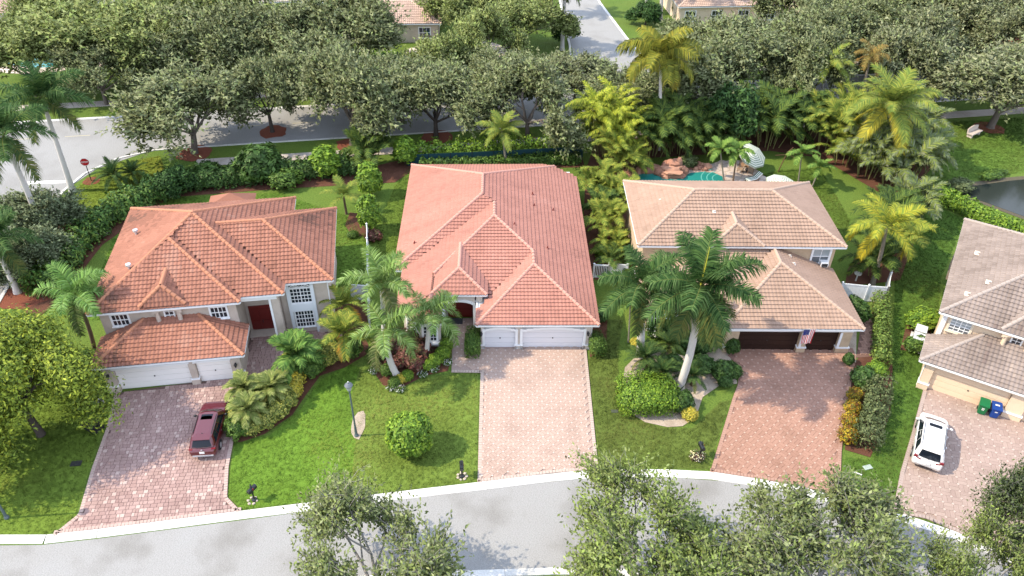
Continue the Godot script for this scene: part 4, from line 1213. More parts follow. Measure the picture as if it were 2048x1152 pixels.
func limb(m: MB, p: Vector3, d: Vector3, len: float, r: float, depth: int, tips: Array, seg: int) -> void:
	var pts := [p]
	var rad := [r]
	var q := p
	var e := d
	for i in 3:
		e = (e + rdir() * 0.22 + Vector3.UP * 0.06).normalized()
		q += e * len / 3.0
		pts.append(q)
		rad.append(r * (1.0 - 0.17 * (i + 1)))
	m.tube(pts, rad, seg, false)
	if depth == 0:
		tips.append(q)
		tips.append(pts[2])
		return
	var k := 3
	for i in k:
		var f: Vector3 = (e + rdir() * 0.85 + Vector3(e.x, 0.1, e.z) * 0.3).normalized()
		limb(m, q if i < 2 else pts[2], f, len * rf(0.6, 0.8), r * 0.46, depth - 1, tips, maxi(4, seg - 1))

# an oak: returns {trunk, limbs[], crown}; height and crown radius in metres
func oak_kit(seed_: int, h: float, r: float, leaves: int, size: float, cols: Array, quads := false, depth := 2, flat := 0.75, skirt := 0.0, spray := false) -> Dictionary:
	rng.seed = seed_
	var t := MB.new()
	var fork := h * rf(0.24, 0.3)
	var lean := Vector3(rf(-0.3, 0.3), 0, rf(-0.3, 0.3))
	var tr := h * 0.026
	t.tube([Vector3(0, -0.2, 0), Vector3(0, 0.25, 0), lean * 0.5 + Vector3.UP * fork * 0.5, lean + Vector3.UP * fork], [tr * 1.6, tr * 1.15, tr, tr * 0.85], 9)
	var tips := []
	var limbs := []
	var nl := 6
	for i in nl:
		var a := TAU * (i + rf(-0.25, 0.25)) / nl
		var up := rf(0.5, 1.1) if i % 2 == 0 else rf(1.2, 2.0)
		var d := Vector3(cos(a), up, sin(a)).normalized()
		var m := MB.new()
		var own := []
		limb(m, lean + Vector3.UP * fork * rf(0.85, 1.0), d, (h - fork) * 0.4, tr * 0.62, depth, own, 6)
		limbs.append(m.mesh())
		tips.append_array(own)
	var c := MB.new()
	c.tinted = true
	# bring the tips into the wanted dome
	var lo := Vector3(INF, INF, INF)
	var hi := -lo
	for p in tips:
		lo = lo.min(p)
		hi = hi.max(p)
	var per := leaves / tips.size()
	var tw := MB.new()
	for p in tips:
		if spray and rng.randf() < 0.1: continue
		var rr := r * rf(0.14, 0.32)
		if spray:
			sprays(c, tw if quads else null, p, Vector3(rr, rr * flat, rr), int(per * rf(0.4, 1.3)), size, cols, quads, Vector3(p.x, 0, p.z).normalized())
			if skirt > 0.0 and rng.randf() < 0.75:
				var o2: Vector3 = p + Vector3(p.x * 0.12, -h * skirt * rf(0.25, 1.0), p.z * 0.12)
				o2.y = maxf(o2.y, h * 0.24)
				sprays(c, null, o2, Vector3(rr, rr * flat, rr), int(per * rf(0.2, 0.6)), size, cols, quads, Vector3(p.x, -0.5, p.z).normalized())
			continue
		clump(c, p, Vector3(rr, rr * flat, rr), int(per * rf(0.4, 0.9)), size, cols, 0.25, 0.42, quads, 0.7)
		if skirt > 0.0:
			var o: Vector3 = p + Vector3(p.x * 0.12, -h * skirt * rf(0.25, 1.0), p.z * 0.12)
			o.y = maxf(o.y, h * 0.24)
			clump(c, o, Vector3(rr * 1.05, rr * flat, rr * 1.05), int(per * rf(0.25, 0.6)), size, cols, 0.25, 0.42, quads, 0.7)
	if tw.v.size(): limbs.append(tw.mesh())
	return {"trunk": t.mesh(), "limbs": limbs, "crown": c.mesh(), "h": hi.y, "r": (hi.x - lo.x) * 0.5, "mid": (hi.y + lo.y) * 0.5, "off": Vector3((hi.x + lo.x) * 0.5, 0, (hi.z + lo.z) * 0.5)}

func tree(kit: Dictionary, called: String, at: Vector3, width: float, height: float, turn: float, label: String, leafm: Material, barkm: Material, group := "", centred := false) -> Node3D:
	var o := thing(called, label, "tree", at, turn, group)
	var sq := 1.0 + 0.16 * sin(turn * 5.3 + width)
	o.scale = Vector3(width * 0.5 / (kit.r + 0.7) * sq, height / (kit.h + 0.6), width * 0.5 / (kit.r + 0.7) / sq)
	if centred: o.position -= Basis(Vector3.UP, turn) * (kit.off * o.scale)
	part(o, "trunk", kit.trunk, barkm)
	for l in kit.limbs: part(o, "limb", l, barkm)
	part(o, "crown", kit.crown, leafm)
	return o

func leaf_mat(key: String, c := Color(1, 1, 1), through := 0.5) -> StandardMaterial3D:
	if mats.has(key): return mats[key]
	var m := tinted(key, 0.62, through, 0.3)
	m.albedo_color = c.linear_to_srgb()
	return m

func bark(key: String, c: Color) -> StandardMaterial3D:
	return ground_mat(key, [c * 0.62, c * 0.84, c], 1.2, [], 0.1, 0.95, 0.8)

func oaks() -> void:
	var grey := [Color(0.175, 0.2, 0.1), Color(0.14, 0.16, 0.078), Color(0.215, 0.235, 0.13), Color(0.095, 0.115, 0.055), Color(0.165, 0.21, 0.085)]
	var kits := []
	for i in 5:
		kits.append(oak_kit(100 + i, 9.0, 5.6, 24000, 0.17, grey, false, 2, 0.95, [0.24, 0.1, 0.2, 0.08, 0.16][i], true))
	var oak := leaf_mat("live_oak_leaves", Color(1.08, 1.08, 1.02))
	var oak2 := leaf_mat("live_oak_leaves_olive", Color(1.25, 1.3, 0.88))
	var oak3 := leaf_mat("live_oak_leaves_silver", Color(1.2, 1.15, 1.2))
	var brk := bark("oak_bark", Color(0.16, 0.135, 0.115))
	var dusk := bark("dark_bark", Color(0.09, 0.075, 0.065))
	var g1 := "oaks along the near verge of the road"
	var near := [
		[Vector3(-36.14,0,-80.56), 12.6, 9.0, 0, "wide grey-green oak leaning over the road junction, nearest the stop sign"],
		[Vector3(-28.71,0,-86.04), 9.0, 9.0, 1, "oak with a dark forked trunk between the junction oak and the tall broad one"],
		[Vector3(-18.7,0,-83.04), 12.4, 10.6, 2, "tall broad oak beside the road behind the red-roofed house"],
		[Vector3(-9.21,0,-85.22), 9.0, 8.2, 3, "slender oak with a single dark trunk in a red mulch ring behind the coral roof"],
		[Vector3(1.57,0,-83.65), 12.4, 9.8, 4, "oak with pale spreading limbs behind the rear ridge of the coral roof"],
		[Vector3(21.8,0,-89.64), 12.0, 10.0, 0, "oak by the road behind the pool rocks, its bare limbs showing under the crown"],
		[Vector3(35.86,0,-93.34), 11.0, 9.6, 1, "oak over the road behind the slanting yellow palm"],
		[Vector3(48.76,0,-95.83), 12.5, 9.6, 2, "silvery oak behind the large coconut palm"],
		[Vector3(58.3,0,-89.83), 11.5, 9.0, 3, "oak with a mulch ring on the park lawn beside the stone bench"],
		[Vector3(13.33,0,-87.62), 8.0, 7.0, 3, "oak behind the golden bamboo near the far street mouth"],
	]
	for i in near.size():
		var t: Array = near[i]
		tree(kits[t[3]], "oak_tree", t[0], t[1], t[2], i * 1.3, t[4], oak3 if i in [7, 8] else oak, dusk if i in [1, 3] else brk, g1)
	var g2 := "trees along the far side of the road"
	var far := [
		[Vector3(-61.53,0,-96.1), 13, 9.5, 1, "olive oak at the outer edge across the road, above the twin royal palms", 2], [Vector3(-55.55,0,-98.03), 13, 10, 3, "olive oak across the road, above the left royal palm's crown", 2], [Vector3(-49.08,0,-100.04), 13, 10, 0, "broad olive oak across the road from the junction oak", 2],
		[Vector3(-41.23,0,-98.59), 12, 10, 2, "dark-centred oak across the road above the junction oak's crown", 1], [Vector3(-35.7,0,-101.47), 12, 10, 4, "oak across the road directly above the dark forked trunk", 1], [Vector3(-28.75,0,-100.84), 12, 10, 1, "oak across the road, left of the pale house with the pinkish roof", 1],
		[Vector3(-21.85,0,-103.87), 11, 10.5, 3, "oak that hides the left half of the pale pink-roofed house", 1], [Vector3(-13.59,0,-89.36), 9, 8, 0, "low dark oak in the gap between the tall broad oak and the slender one", 1], [Vector3(-9.56,0,-96.86), 8.5, 8, 2, "yellow-green tree in front of a teal pool beyond the road", 2],
		[Vector3(-3.02,0,-102.76), 10.5, 9, 4, "bright yellow-green tree left of the far side street", 2], [Vector3(-1.23,0,-93.13), 8, 7.5, 0, "grey-green oak over the road behind the coral roof's ridge", 1], [Vector3(8.41,0,-95.4), 9.5, 6.2, 1, "pale dusty oak at the mouth of the far side street", 3],
		[Vector3(22.56,0,-99.31), 11, 9, 2, "oak right of the drooping golden palm, across the road", 1], [Vector3(28.29,0,-97.82), 12, 9.5, 3, "grey oak in front of the cream house beyond the road", 1], [Vector3(34.24,0,-98.9), 11, 9.5, 4, "oak across the road, above the dark round tree by the pool", 1],
		[Vector3(41.69,0,-104.53), 11, 9.5, 0, "oak in front of the orange-brown roof beyond the road", 1], [Vector3(48.77,0,-108.64), 12, 9.5, 1, "dark oak above the dried palm, far side of the road", 1], [Vector3(54.24,0,-106.92), 11, 9, 2, "oak above the silvery crown, left of the far mulch strip", 3],
		[Vector3(66.91,0,-112.75), 10, 9, 3, "oak with pale forked limbs on the far verge facing the park", 3], [Vector3(67.06,0,-105.53), 12, 9.5, 4, "oak at the outermost edge across the road from the park", 3], [Vector3(63.83,0,-96.76), 8, 7, 0, "small oak over the kerb at the park's outer edge", 3],
		[Vector3(-63.65,0,-110.04), 12, 9.5, 2, "oak before the pink-roofed house above the twin royals", 2], [Vector3(-49.42,0,-112.77), 13, 10, 4, "oak in the second line of trees above the olive ones", 2], [Vector3(-42.07,0,-115.28), 12, 9.5, 0, "oak in the second line beside the white-walled house", 2],
		[Vector3(-6.97,0,-115.7), 11, 9, 1, "oak behind the yellow-green trees near the far side street", 2], [Vector3(0.59,0,-111.57), 10, 8, 3, "leafy tree on the corner of the far side street", 2], [Vector3(40.06,0,-115.53), 12, 9.5, 4, "oak in the second line between the two far roofs", 1],
		[Vector3(56.68,0,-119.61), 12, 9.5, 0, "oak in the second line behind the dark oak", 1], [Vector3(63.96,0,-117.66), 11, 9, 2, "oak before the blue-grey house behind the park road", 3], [Vector3(-50.46,0,-93.04), 10, 7.5, 1, "low olive oak on the far verge above the junction", 1], [Vector3(-24.04,0,-94.33), 10, 8, 3, "low oak on the far verge behind the tall broad oak", 1],
	]
	for i in far.size():
		var t: Array = far[i]
		tree(kits[t[3]], "oak_tree", t[0], t[1], t[2], i * 2.1, t[4], [oak, oak, oak2, oak3][t[5]], brk, g2, true)
	# the street trees in the foreground: finer leaves, thin twigs showing
	var fine := [Color(0.17, 0.185, 0.09), Color(0.125, 0.14, 0.065), Color(0.22, 0.23, 0.135), Color(0.085, 0.1, 0.045), Color(0.175, 0.205, 0.075)]
	var k1 := oak_kit(201, 8.5, 4.8, 21000, 0.115, fine, true, 2, 0.9, 0.1, true)
	var k2 := oak_kit(202, 8.5, 4.8, 30000, 0.115, fine, true, 2, 0.95, 0.14, true)
	var k3 := oak_kit(203, 8.5, 5.2, 34000, 0.115, fine, true, 2, 0.95, 0.14, true)
	var fl := leaf_mat("street_oak_leaves", Color(1.05, 1.15, 0.9))
	var fl2 := leaf_mat("street_oak_leaves_fresh", Color(1.1, 1.28, 0.75))
	var tw := bark("grey_twigs", Color(0.3, 0.28, 0.26))
	var g3 := "street oaks in the foreground"
	tree(k1, "oak_tree", Vector3(-7.16,0,-25.3), 9.6, 8.0, 0.4, "thin grey-green oak standing in the street foreground below the round bush", fl, tw, g3, true)
	tree(k2, "oak_tree", Vector3(7.36,0,-26.39), 9.8, 8.1, 1.9, "full oak in the foreground in front of the pinkish driveway's kerb", fl2, tw, g3, true)
	tree(k3, "oak_tree", Vector3(17.1,0,-26.01), 12.0, 8.2, 3.1, "large spreading oak in the foreground in front of the brick-red driveway", fl, tw, g3, true)
	tree(k1, "oak_tree", Vector3(25.91,0,-24.81), 6.0, 7.4, 4.0, "low oak at the kerb below the minivan's driveway", fl2, tw, g3, true)
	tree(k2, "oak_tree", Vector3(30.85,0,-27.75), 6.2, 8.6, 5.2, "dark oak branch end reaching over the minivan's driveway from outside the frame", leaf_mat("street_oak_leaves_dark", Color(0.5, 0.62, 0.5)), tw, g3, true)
	# big yellow-green shade tree on the left
	var lush := [Color(0.17, 0.22, 0.03), Color(0.11, 0.15, 0.025), Color(0.26, 0.3, 0.04), Color(0.06, 0.09, 0.018), Color(0.14, 0.19, 0.03)]
	var k4 := oak_kit(211, 8.5, 6.0, 75000, 0.125, lush, true, 2, 0.62, 0.42)
	tree(k4, "shade_tree", Vector3(-33.88,0,-37.95), 10.4, 9.4, 1.0, "big yellow-green shade tree beside the rose-coloured driveway with the red car", leaf_mat("mahogany_leaves", Color(1.25, 1.25, 1.1)), dusk, "", true)
	# grey-green small trees by the hedge at the left and the dark round tree by the pool
	var k5 := oak_kit(221, 4.6, 3.4, 26000, 0.13, [Color(0.12, 0.15, 0.08), Color(0.085, 0.11, 0.055), Color(0.16, 0.19, 0.11), Color(0.055, 0.075, 0.035)], true, 2, 0.95, 0.4, true)
	var bw := leaf_mat("buttonwood_leaves", Color(1.5, 1.5, 1.5))
	tree(k5, "small_tree", Vector3(-44.25,0,-63.65), 7.0, 4.6, 0.3, "grey-green bushy tree beside the side street, behind the leaning royal palm trunk", bw, dusk, "bushy trees along the side street")
	tree(k5, "small_tree", Vector3(-43.06,0,-57.58), 6.6, 4.2, 2.0, "grey-green bushy tree at the mulch patch beside the side street", bw, dusk, "bushy trees along the side street")
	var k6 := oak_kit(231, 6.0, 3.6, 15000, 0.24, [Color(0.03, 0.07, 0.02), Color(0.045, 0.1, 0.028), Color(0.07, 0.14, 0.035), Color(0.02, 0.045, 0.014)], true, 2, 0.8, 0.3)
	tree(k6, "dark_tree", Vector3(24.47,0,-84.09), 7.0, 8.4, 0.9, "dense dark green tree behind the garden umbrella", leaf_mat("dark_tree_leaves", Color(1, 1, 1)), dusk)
	tree(k6, "dark_tree", Vector3(-35.17,0,-71.17), 4.6, 3.6, 2.2, "dark green tree with large rounded leaves behind the red-roofed house", leaf_mat("dark_tree_leaves"), dusk)
	tree(k6, "dark_tree", Vector3(7.1,0,-116.82), 5.0, 4.4, 1.2, "dark clipped tree beside the far side street with a royal trunk in front", leaf_mat("dark_tree_leaves"), dusk)
	tree(k6, "dark_tree", Vector3(20.28,0,-124.23), 6.0, 4.0, 3.2, "dark round tree on the other side of the far side street", leaf_mat("dark_tree_leaves"), dusk)

# ---------------------------------------------------------------- palms
# one frond along +x: a0 starting elevation, bend total droop (degrees)
func frond(L: float, a0: float, bend: float, pairs: int, ll: float, lw: float, droop: float, sweep: float, ruffle: float, cols: Array, stalk := 0.12, rib := Color(0.16, 0.18, 0.05)) -> ArrayMesh:
	var m := MB.new()
	m.tinted = true
	var pts := []
	var tan := []
	var p := Vector3.ZERO
	var n := 14
	for i in n + 1:
		var t := float(i) / n
		var a := deg_to_rad(a0 - bend * pow(t, 1.25))
		pts.append(p)
		tan.append(Vector3(cos(a), sin(a), 0))
		p += Vector3(cos(a), sin(a), 0) * L / n
	m.col = rib
	var rr := []
	for i in n + 1: rr.append(lerpf(0.035, 0.006, float(i) / n) * (L / 3.0))
	m.tube(pts, rr, 3, false)
	for i in pairs:
		var t := stalk + (1.0 - stalk) * (i + 0.5) / pairs
		var f := t * n
		var k := mini(int(f), n - 1)
		var q: Vector3 = (pts[k] as Vector3).lerp(pts[k + 1], f - k)
		var T: Vector3 = (tan[k] as Vector3).lerp(tan[k + 1], f - k).normalized()
		var U := Vector3(-T.y, T.x, 0)
		var len := ll * (0.45 + 0.75 * sin(PI * clampf(0.12 + 0.83 * t, 0, 1))) * rf(0.85, 1.12)
		for s in [-1.0, 1.0]:
			var sw := sweep + 0.5 * t
			var d: Vector3 = (Vector3(0, 0, s) + T * sw + U * (0.25 + rf(-ruffle, ruffle))).normalized()
			var e: Vector3 = (d + Vector3.DOWN * droop * rf(0.7, 1.2)).normalized()
			var w: Vector3 = T * lw
			m.col = shade(cols, 0.22)
			var mid: Vector3 = q + d * len * 0.45
			var tip: Vector3 = mid + e * len * 0.55
			var n1: Vector3 = T.cross(d).normalized()
			if n1.y < 0: n1 = -n1
			var n2: Vector3 = T.cross(e).normalized()
			if n2.dot(n1) < 0: n2 = -n2
			m.tri(q - w * 0.5, q + w * 0.5, mid + w * 0.6, n1, n1, n2)
			m.tri(q - w * 0.5, mid + w * 0.6, mid - w * 0.6, n1, n2, n2)
			m.flat(mid - w * 0.6, mid + w * 0.6, tip, n2)
	return m.mesh()

func frond_set(seed_: int, L: float, pairs: int, ll: float, lw: float, droop: float, sweep: float, ruffle: float, bend: float, cols: Array, old: Array, low := -18.0) -> Array:
	rng.seed = seed_
	return [frond(L * 0.85, 72, bend * 0.75, pairs, ll, lw, droop * 0.6, sweep, ruffle, cols), frond(L, 45, bend, pairs, ll, lw, droop, sweep, ruffle, cols), frond(L, 12, bend * 1.0, pairs, ll, lw, droop, sweep, ruffle, cols), frond(L * 0.95, low, bend * (0.85 if low > -20.0 else 0.6), pairs, ll * 0.95, lw, droop * 1.1, sweep, ruffle, old)]

func fronds(o: Node3D, set_: Array, n: int, top: Vector3, leafm: Material, mix: Array, size := 1.0) -> void:
	for i in n:
		var u := (i + 0.5) / n
		var k := 0
		while k < 3 and u > mix[k]: k += 1
		var yaw := i * 2.39996 + rf(-0.25, 0.25)
		part(o, "frond", set_[k], leafm, Transform3D(Basis(Vector3.UP, yaw) * Basis(Vector3.RIGHT, rf(-0.25, 0.25)) * Basis(Vector3.BACK, rf(-0.12, 0.12)).scaled(Vector3.ONE * size * rf(0.88, 1.1)), top))

func palm(called: String, label: String, base: Vector3, top: Vector3, set_: Array, n: int, leafm: Material, trunkm: Material, r0: float, r1: float, mix: Array, size := 1.0, shaft := 0.0, group := "", bow := 0.0, shaftm: Material = null) -> Node3D:
	var o := thing(called, label, "palm tree", base, 0.0, group)
	var e := top - base
	var pts := []
	var rad := []
	var N := 12
	for i in N + 1:
		var t := float(i) / N
		var p := e * t + Vector3(bow * sin(PI * t), 0, 0)
		pts.append(p)
		rad.append(lerpf(r0, r1, t) * (1.0 + (0.35 * maxf(0.0, 1.0 - t * 9.0))) * (1.0 + 0.05 * (i % 2)))
	part(o, "trunk", MB.new().tube(pts, rad, 10).mesh(), trunkm)
	var up := (pts[N] - pts[N - 1] as Vector3).normalized().lerp(Vector3.UP, 0.5).normalized()
	var tp: Vector3 = pts[N]
	if shaft > 0.0:
		part(o, "crownshaft", MB.new().tube([tp - up * 0.1, tp + up * 0.15, tp + up * shaft * 0.6, tp + up * shaft], [r1 * 0.95, r1 * 1.12, r1 * 0.75, r1 * 0.4], 10).mesh(), shaftm if shaftm else mat("crownshaft_green", Color(0.12, 0.2, 0.05), 0.4))
		tp += up * shaft * 0.9
	o.set_meta("top", tp)
	fronds(o, set_, n, tp, leafm, mix, size)
	return o

func cane_clump(called: String, label: String, at: Vector3, spread: float, h: float, stems: int, per: int, set_: Array, leafm: Material, stemm: Material, size: float, group: String) -> void:
	var o := thing(called, label, "palm clump", at, 0.0, group)
	for i in stems:
		var a := i * 2.4
		var r := spread * sqrt((i + 0.5) / stems)
		var b := Vector3(cos(a) * r * 0.6, 0, sin(a) * r * 0.6)
		var t := Vector3(cos(a) * r, h * rf(0.4, 0.85), sin(a) * r)
		part(o, "cane", MB.new().tube([b, b.lerp(t, 0.5), t], [0.06, 0.055, 0.045], 6).mesh(), stemm)
		fronds(o, set_, per, t, leafm, [0.4, 0.75, 0.95], size * rf(0.85, 1.15))

func palms() -> void:
	var ptr := bark("royal_trunk", Color(0.66, 0.63, 0.6))
	var ptg := bark("palm_trunk_grey", Color(0.27, 0.24, 0.2))
	var ptb := bark("palm_trunk_brown", Color(0.17, 0.12, 0.085))
	var lv := leaf_mat("palm_leaves", Color(1, 1, 1), 0.55)
	lv.roughness = 0.6
	lv.metallic_specular = 0.2
	var royal := frond_set(301, 4.5, 78, 1.2, 0.075, 1.0, 0.35, 0.5, 62, [Color(0.05, 0.105, 0.03), Color(0.07, 0.135, 0.038), Color(0.03, 0.07, 0.022), Color(0.11, 0.18, 0.06)], [Color(0.05, 0.09, 0.03), Color(0.08, 0.12, 0.035), Color(0.13, 0.14, 0.04)], -36.0)
	var fox := frond_set(302, 3.6, 76, 0.78, 0.06, 0.6, 0.3, 0.75, 100, [Color(0.18, 0.28, 0.075), Color(0.14, 0.23, 0.055), Color(0.25, 0.35, 0.13), Color(0.09, 0.16, 0.04)], [Color(0.14, 0.18, 0.06), Color(0.2, 0.2, 0.09), Color(0.09, 0.12, 0.04)])
	var coco := frond_set(303, 4.6, 60, 1.1, 0.075, 0.75, 0.55, 0.18, 70, [Color(0.22, 0.27, 0.05), Color(0.17, 0.24, 0.055), Color(0.29, 0.31, 0.06), Color(0.12, 0.18, 0.04)], [Color(0.42, 0.36, 0.04), Color(0.34, 0.31, 0.045), Color(0.24, 0.25, 0.05)])
	var gold := frond_set(304, 4.5, 58, 1.0, 0.065, 0.7, 0.55, 0.15, 88, [Color(0.3, 0.31, 0.035), Color(0.22, 0.27, 0.04), Color(0.38, 0.36, 0.045), Color(0.14, 0.2, 0.035)], [Color(0.48, 0.38, 0.03), Color(0.4, 0.34, 0.035), Color(0.28, 0.27, 0.04)])
	var areca := frond_set(305, 2.5, 30, 0.6, 0.075, 0.45, 0.6, 0.2, 75, [Color(0.14, 0.2, 0.035), Color(0.22, 0.26, 0.045), Color(0.09, 0.14, 0.028), Color(0.3, 0.3, 0.05)], [Color(0.36, 0.25, 0.04), Color(0.42, 0.2, 0.03), Color(0.24, 0.2, 0.06), Color(0.2, 0.2, 0.05)])
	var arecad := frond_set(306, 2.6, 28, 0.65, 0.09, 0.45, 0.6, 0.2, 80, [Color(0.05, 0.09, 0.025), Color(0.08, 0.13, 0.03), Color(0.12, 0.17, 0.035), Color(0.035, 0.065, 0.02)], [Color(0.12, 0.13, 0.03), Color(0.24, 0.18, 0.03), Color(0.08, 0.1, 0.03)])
	var arecag := frond_set(307, 2.5, 28, 0.6, 0.08, 0.6, 0.6, 0.3, 85, [Color(0.16, 0.2, 0.1), Color(0.22, 0.24, 0.14), Color(0.11, 0.15, 0.06), Color(0.2, 0.24, 0.05)], [Color(0.26, 0.2, 0.12), Color(0.3, 0.28, 0.22), Color(0.34, 0.2, 0.06), Color(0.2, 0.15, 0.09)])
	var droop := frond_set(308, 3.7, 60, 1.25, 0.075, 1.9, 0.25, 0.15, 95, [Color(0.17, 0.19, 0.03), Color(0.24, 0.24, 0.035), Color(0.11, 0.13, 0.025), Color(0.3, 0.27, 0.04)], [Color(0.2, 0.19, 0.035), Color(0.28, 0.22, 0.04), Color(0.12, 0.12, 0.03)])
	var dry := frond_set(309, 3.2, 44, 0.9, 0.06, 1.5, 0.3, 0.3, 95, [Color(0.3, 0.2, 0.06), Color(0.22, 0.16, 0.05), Color(0.14, 0.13, 0.04)], [Color(0.32, 0.2, 0.06), Color(0.24, 0.15, 0.05)])
	var broad := frond_set(310, 2.0, 24, 0.62, 0.16, 0.5, 0.7, 0.25, 70, [Color(0.09, 0.18, 0.04), Color(0.13, 0.23, 0.05), Color(0.19, 0.29, 0.07), Color(0.06, 0.12, 0.03)], [Color(0.16, 0.22, 0.05), Color(0.3, 0.3, 0.06), Color(0.1, 0.15, 0.04)])
	var ros := frond_set(311, 1.45, 28, 0.42, 0.085, 0.45, 0.8, 0.15, 62, [Color(0.24, 0.28, 0.08), Color(0.18, 0.23, 0.06), Color(0.32, 0.34, 0.12), Color(0.14, 0.18, 0.05)], [Color(0.42, 0.38, 0.1), Color(0.36, 0.33, 0.08), Color(0.28, 0.26, 0.06)])
	var cyc := frond_set(312, 1.5, 36, 0.26, 0.03, 0.2, 0.5, 0.1, 65, [Color(0.05, 0.1, 0.03), Color(0.08, 0.13, 0.035), Color(0.035, 0.07, 0.022)], [Color(0.12, 0.15, 0.05), Color(0.2, 0.2, 0.07)])
	var adon := frond_set(313, 1.9, 34, 0.5, 0.075, 0.5, 0.5, 0.25, 85, [Color(0.15, 0.25, 0.05), Color(0.1, 0.19, 0.04), Color(0.21, 0.31, 0.07)], [Color(0.2, 0.28, 0.06), Color(0.14, 0.2, 0.05)])
	var mix := [0.2, 0.5, 0.8]
	# royals
	palm("royal_palm", "royal palm with a pale leaning trunk at the corner by the stop sign", Vector3(-46.14,0,-71.88),Vector3(-45.8,9.02,-71.88), royal, 16, lv, ptr, 0.3, 0.19, mix, 1.0, 1.5, "royal palms along the side street")
	palm("royal_palm", "royal palm whose grey trunk slants past the bushy tree at the side street", Vector3(-44.93,0,-63.46),Vector3(-45.01,9.31,-63.46), royal, 16, lv, ptr, 0.32, 0.2, mix, 1.0, 1.5, "royal palms along the side street")
	palm("royal_palm", "royal palm at the outer edge above the big shade tree", Vector3(-43.2,0,-54.63),Vector3(-43.24,4.27,-54.63), royal, 15, lv, ptr, 0.3, 0.22, [0.25, 0.55, 0.85], 0.8, 1.2, "royal palms along the side street")
	palm("royal_palm", "royal palm with a smooth white trunk left of the island hedge, sand-roofed house", Vector3(10.41,0,-47.54),Vector3(9.88,5.83,-47.54), royal, 17, lv, ptr, 0.33, 0.25, [0.2, 0.52, 0.84], 0.92, 1.5, "royal palms in the island bed")
	var wide := palm("royal_palm", "royal palm with the widest dark crown, in front of the sand-roofed house's entrance", Vector3(12.87,0,-43.74),Vector3(13.05,8.53,-43.74), royal, 25, lv, ptr, 0.31, 0.23, [0.16, 0.36, 0.58], 1.0, 1.6, "royal palms in the island bed", 0.25)
	var tp: Vector3 = wide.get_meta("top")
	part(wide, "spear_leaf", MB.new().tube([tp, tp + Vector3(0.05, 1.6, 0.1), tp + Vector3(0.08, 3.4, 0.1)], [0.06, 0.05, 0.02], 5).mesh(), mat("spear_yellow", Color(0.38, 0.36, 0.04), 0.5))
	# foxtails in front of the coral house
	palm("foxtail_palm", "foxtail palm with a thick bent white trunk in the burgundy bed", Vector3(-8.69,0,-44.56),Vector3(-9.29,4.34,-44.56), fox, 9, lv, ptr, 0.27, 0.2, [0.1, 0.45, 0.8], 1.0, 0.7, "foxtail palms in front of the coral house", -0.25)
	palm("foxtail_palm", "foxtail palm right of the bay window, its fronds over the porch path", Vector3(-6.75,0,-47),Vector3(-6.35,3.9,-47), fox, 10, lv, ptr, 0.2, 0.15, [0.1, 0.5, 0.85], 0.9, 0.6, "foxtail palms in front of the coral house")
	palm("foxtail_palm", "foxtail palm with the highest plumes, beside the white side fence", Vector3(-10.08,0,-47.11),Vector3(-9.73,6.67,-47.11), fox, 11, lv, ptr, 0.22, 0.15, [0.35, 0.75, 0.95], 0.95, 0.7, "foxtail palms in front of the coral house")
	# coconuts and other tall garden palms
	palm("coconut_palm", "bright yellow coconut palm beside the white vinyl fence", Vector3(32.6,0,-57.63),Vector3(32.06,6.08,-57.63), gold, 15, lv, ptg, 0.2, 0.13, [0.2, 0.5, 0.8], 0.9, 0.0, "", 0.1)
	palm("coconut_palm", "large green coconut palm rising from the cane thicket by the park", Vector3(42.37,0,-78.33),Vector3(39.55,7.88,-78.33), coco, 24, lv, ptg, 0.22, 0.15, [0.25, 0.55, 0.85], 1.15, 0.0)
	palm("coconut_palm", "coconut palm behind the coral roof's back edge", Vector3(-0.8,0,-78.56),Vector3(-1.32,4.26,-78.56), coco, 15, lv, ptg, 0.14, 0.1, [0.25, 0.6, 0.9], 0.62, 0.0)
	palm("coconut_palm", "young yellow-green coconut palm on the lawn behind the red-roofed house", Vector3(-16.81,0,-68.16),Vector3(-16.87,2.1,-68.16), coco, 9, lv, ptb, 0.12, 0.1, [0.3, 0.7, 1.0], 0.55, 0.0)
	palm("drooping_palm", "tall palm with hanging golden-green leaflets beside the far road", Vector3(16.77,0,-82.87),Vector3(15.69,10.46,-82.87), droop, 20, lv, ptr, 0.2, 0.16, [0.15, 0.5, 0.85], 1.3, 0.8)
	palm("leaning_palm", "yellow-crowned palm with a slanting grey trunk over the road", Vector3(37.18,0,-91.38),Vector3(37.16,6.96,-91.38), coco, 12, lv, ptr, 0.16, 0.12, [0.1, 0.5, 0.9], 0.75, 0.5)
	palm("dry_palm", "palm with dried orange-brown fronds above the cane thicket", Vector3(42.69,0,-92.26),Vector3(42.3,7.91,-92.26), dry, 11, lv, ptg, 0.15, 0.12, [0.2, 0.5, 0.8], 0.85, 0.0)
	palm("queen_palm", "feathery palm with a curved dark trunk left of the red-roofed house", Vector3(-33,0,-46.63),Vector3(-32.68,6.16,-46.63), fox, 12, leaf_mat("queen_leaves", Color(0.8, 0.95, 0.75)), ptb, 0.17, 0.13, [0.2, 0.55, 0.85], 0.95, 0.0, "", 0.2)
	# small garden palms
	palm("date_palm", "small date palm on the verge by the stop sign, the left one of a pair", Vector3(-41.32,0,-73.05),Vector3(-41.99,1.31,-73.05), cyc, 22, lv, ptb, 0.14, 0.12, [0.2, 0.6, 0.95], 1.5, 0.0, "pygmy date palms by the stop sign")
	palm("date_palm", "small date palm on the verge by the stop sign, the right one of a pair", Vector3(-40.09,0,-73.71),Vector3(-40.3,1.15,-73.71), cyc, 22, lv, ptb, 0.14, 0.12, [0.2, 0.6, 0.95], 1.3, 0.0, "pygmy date palms by the stop sign")
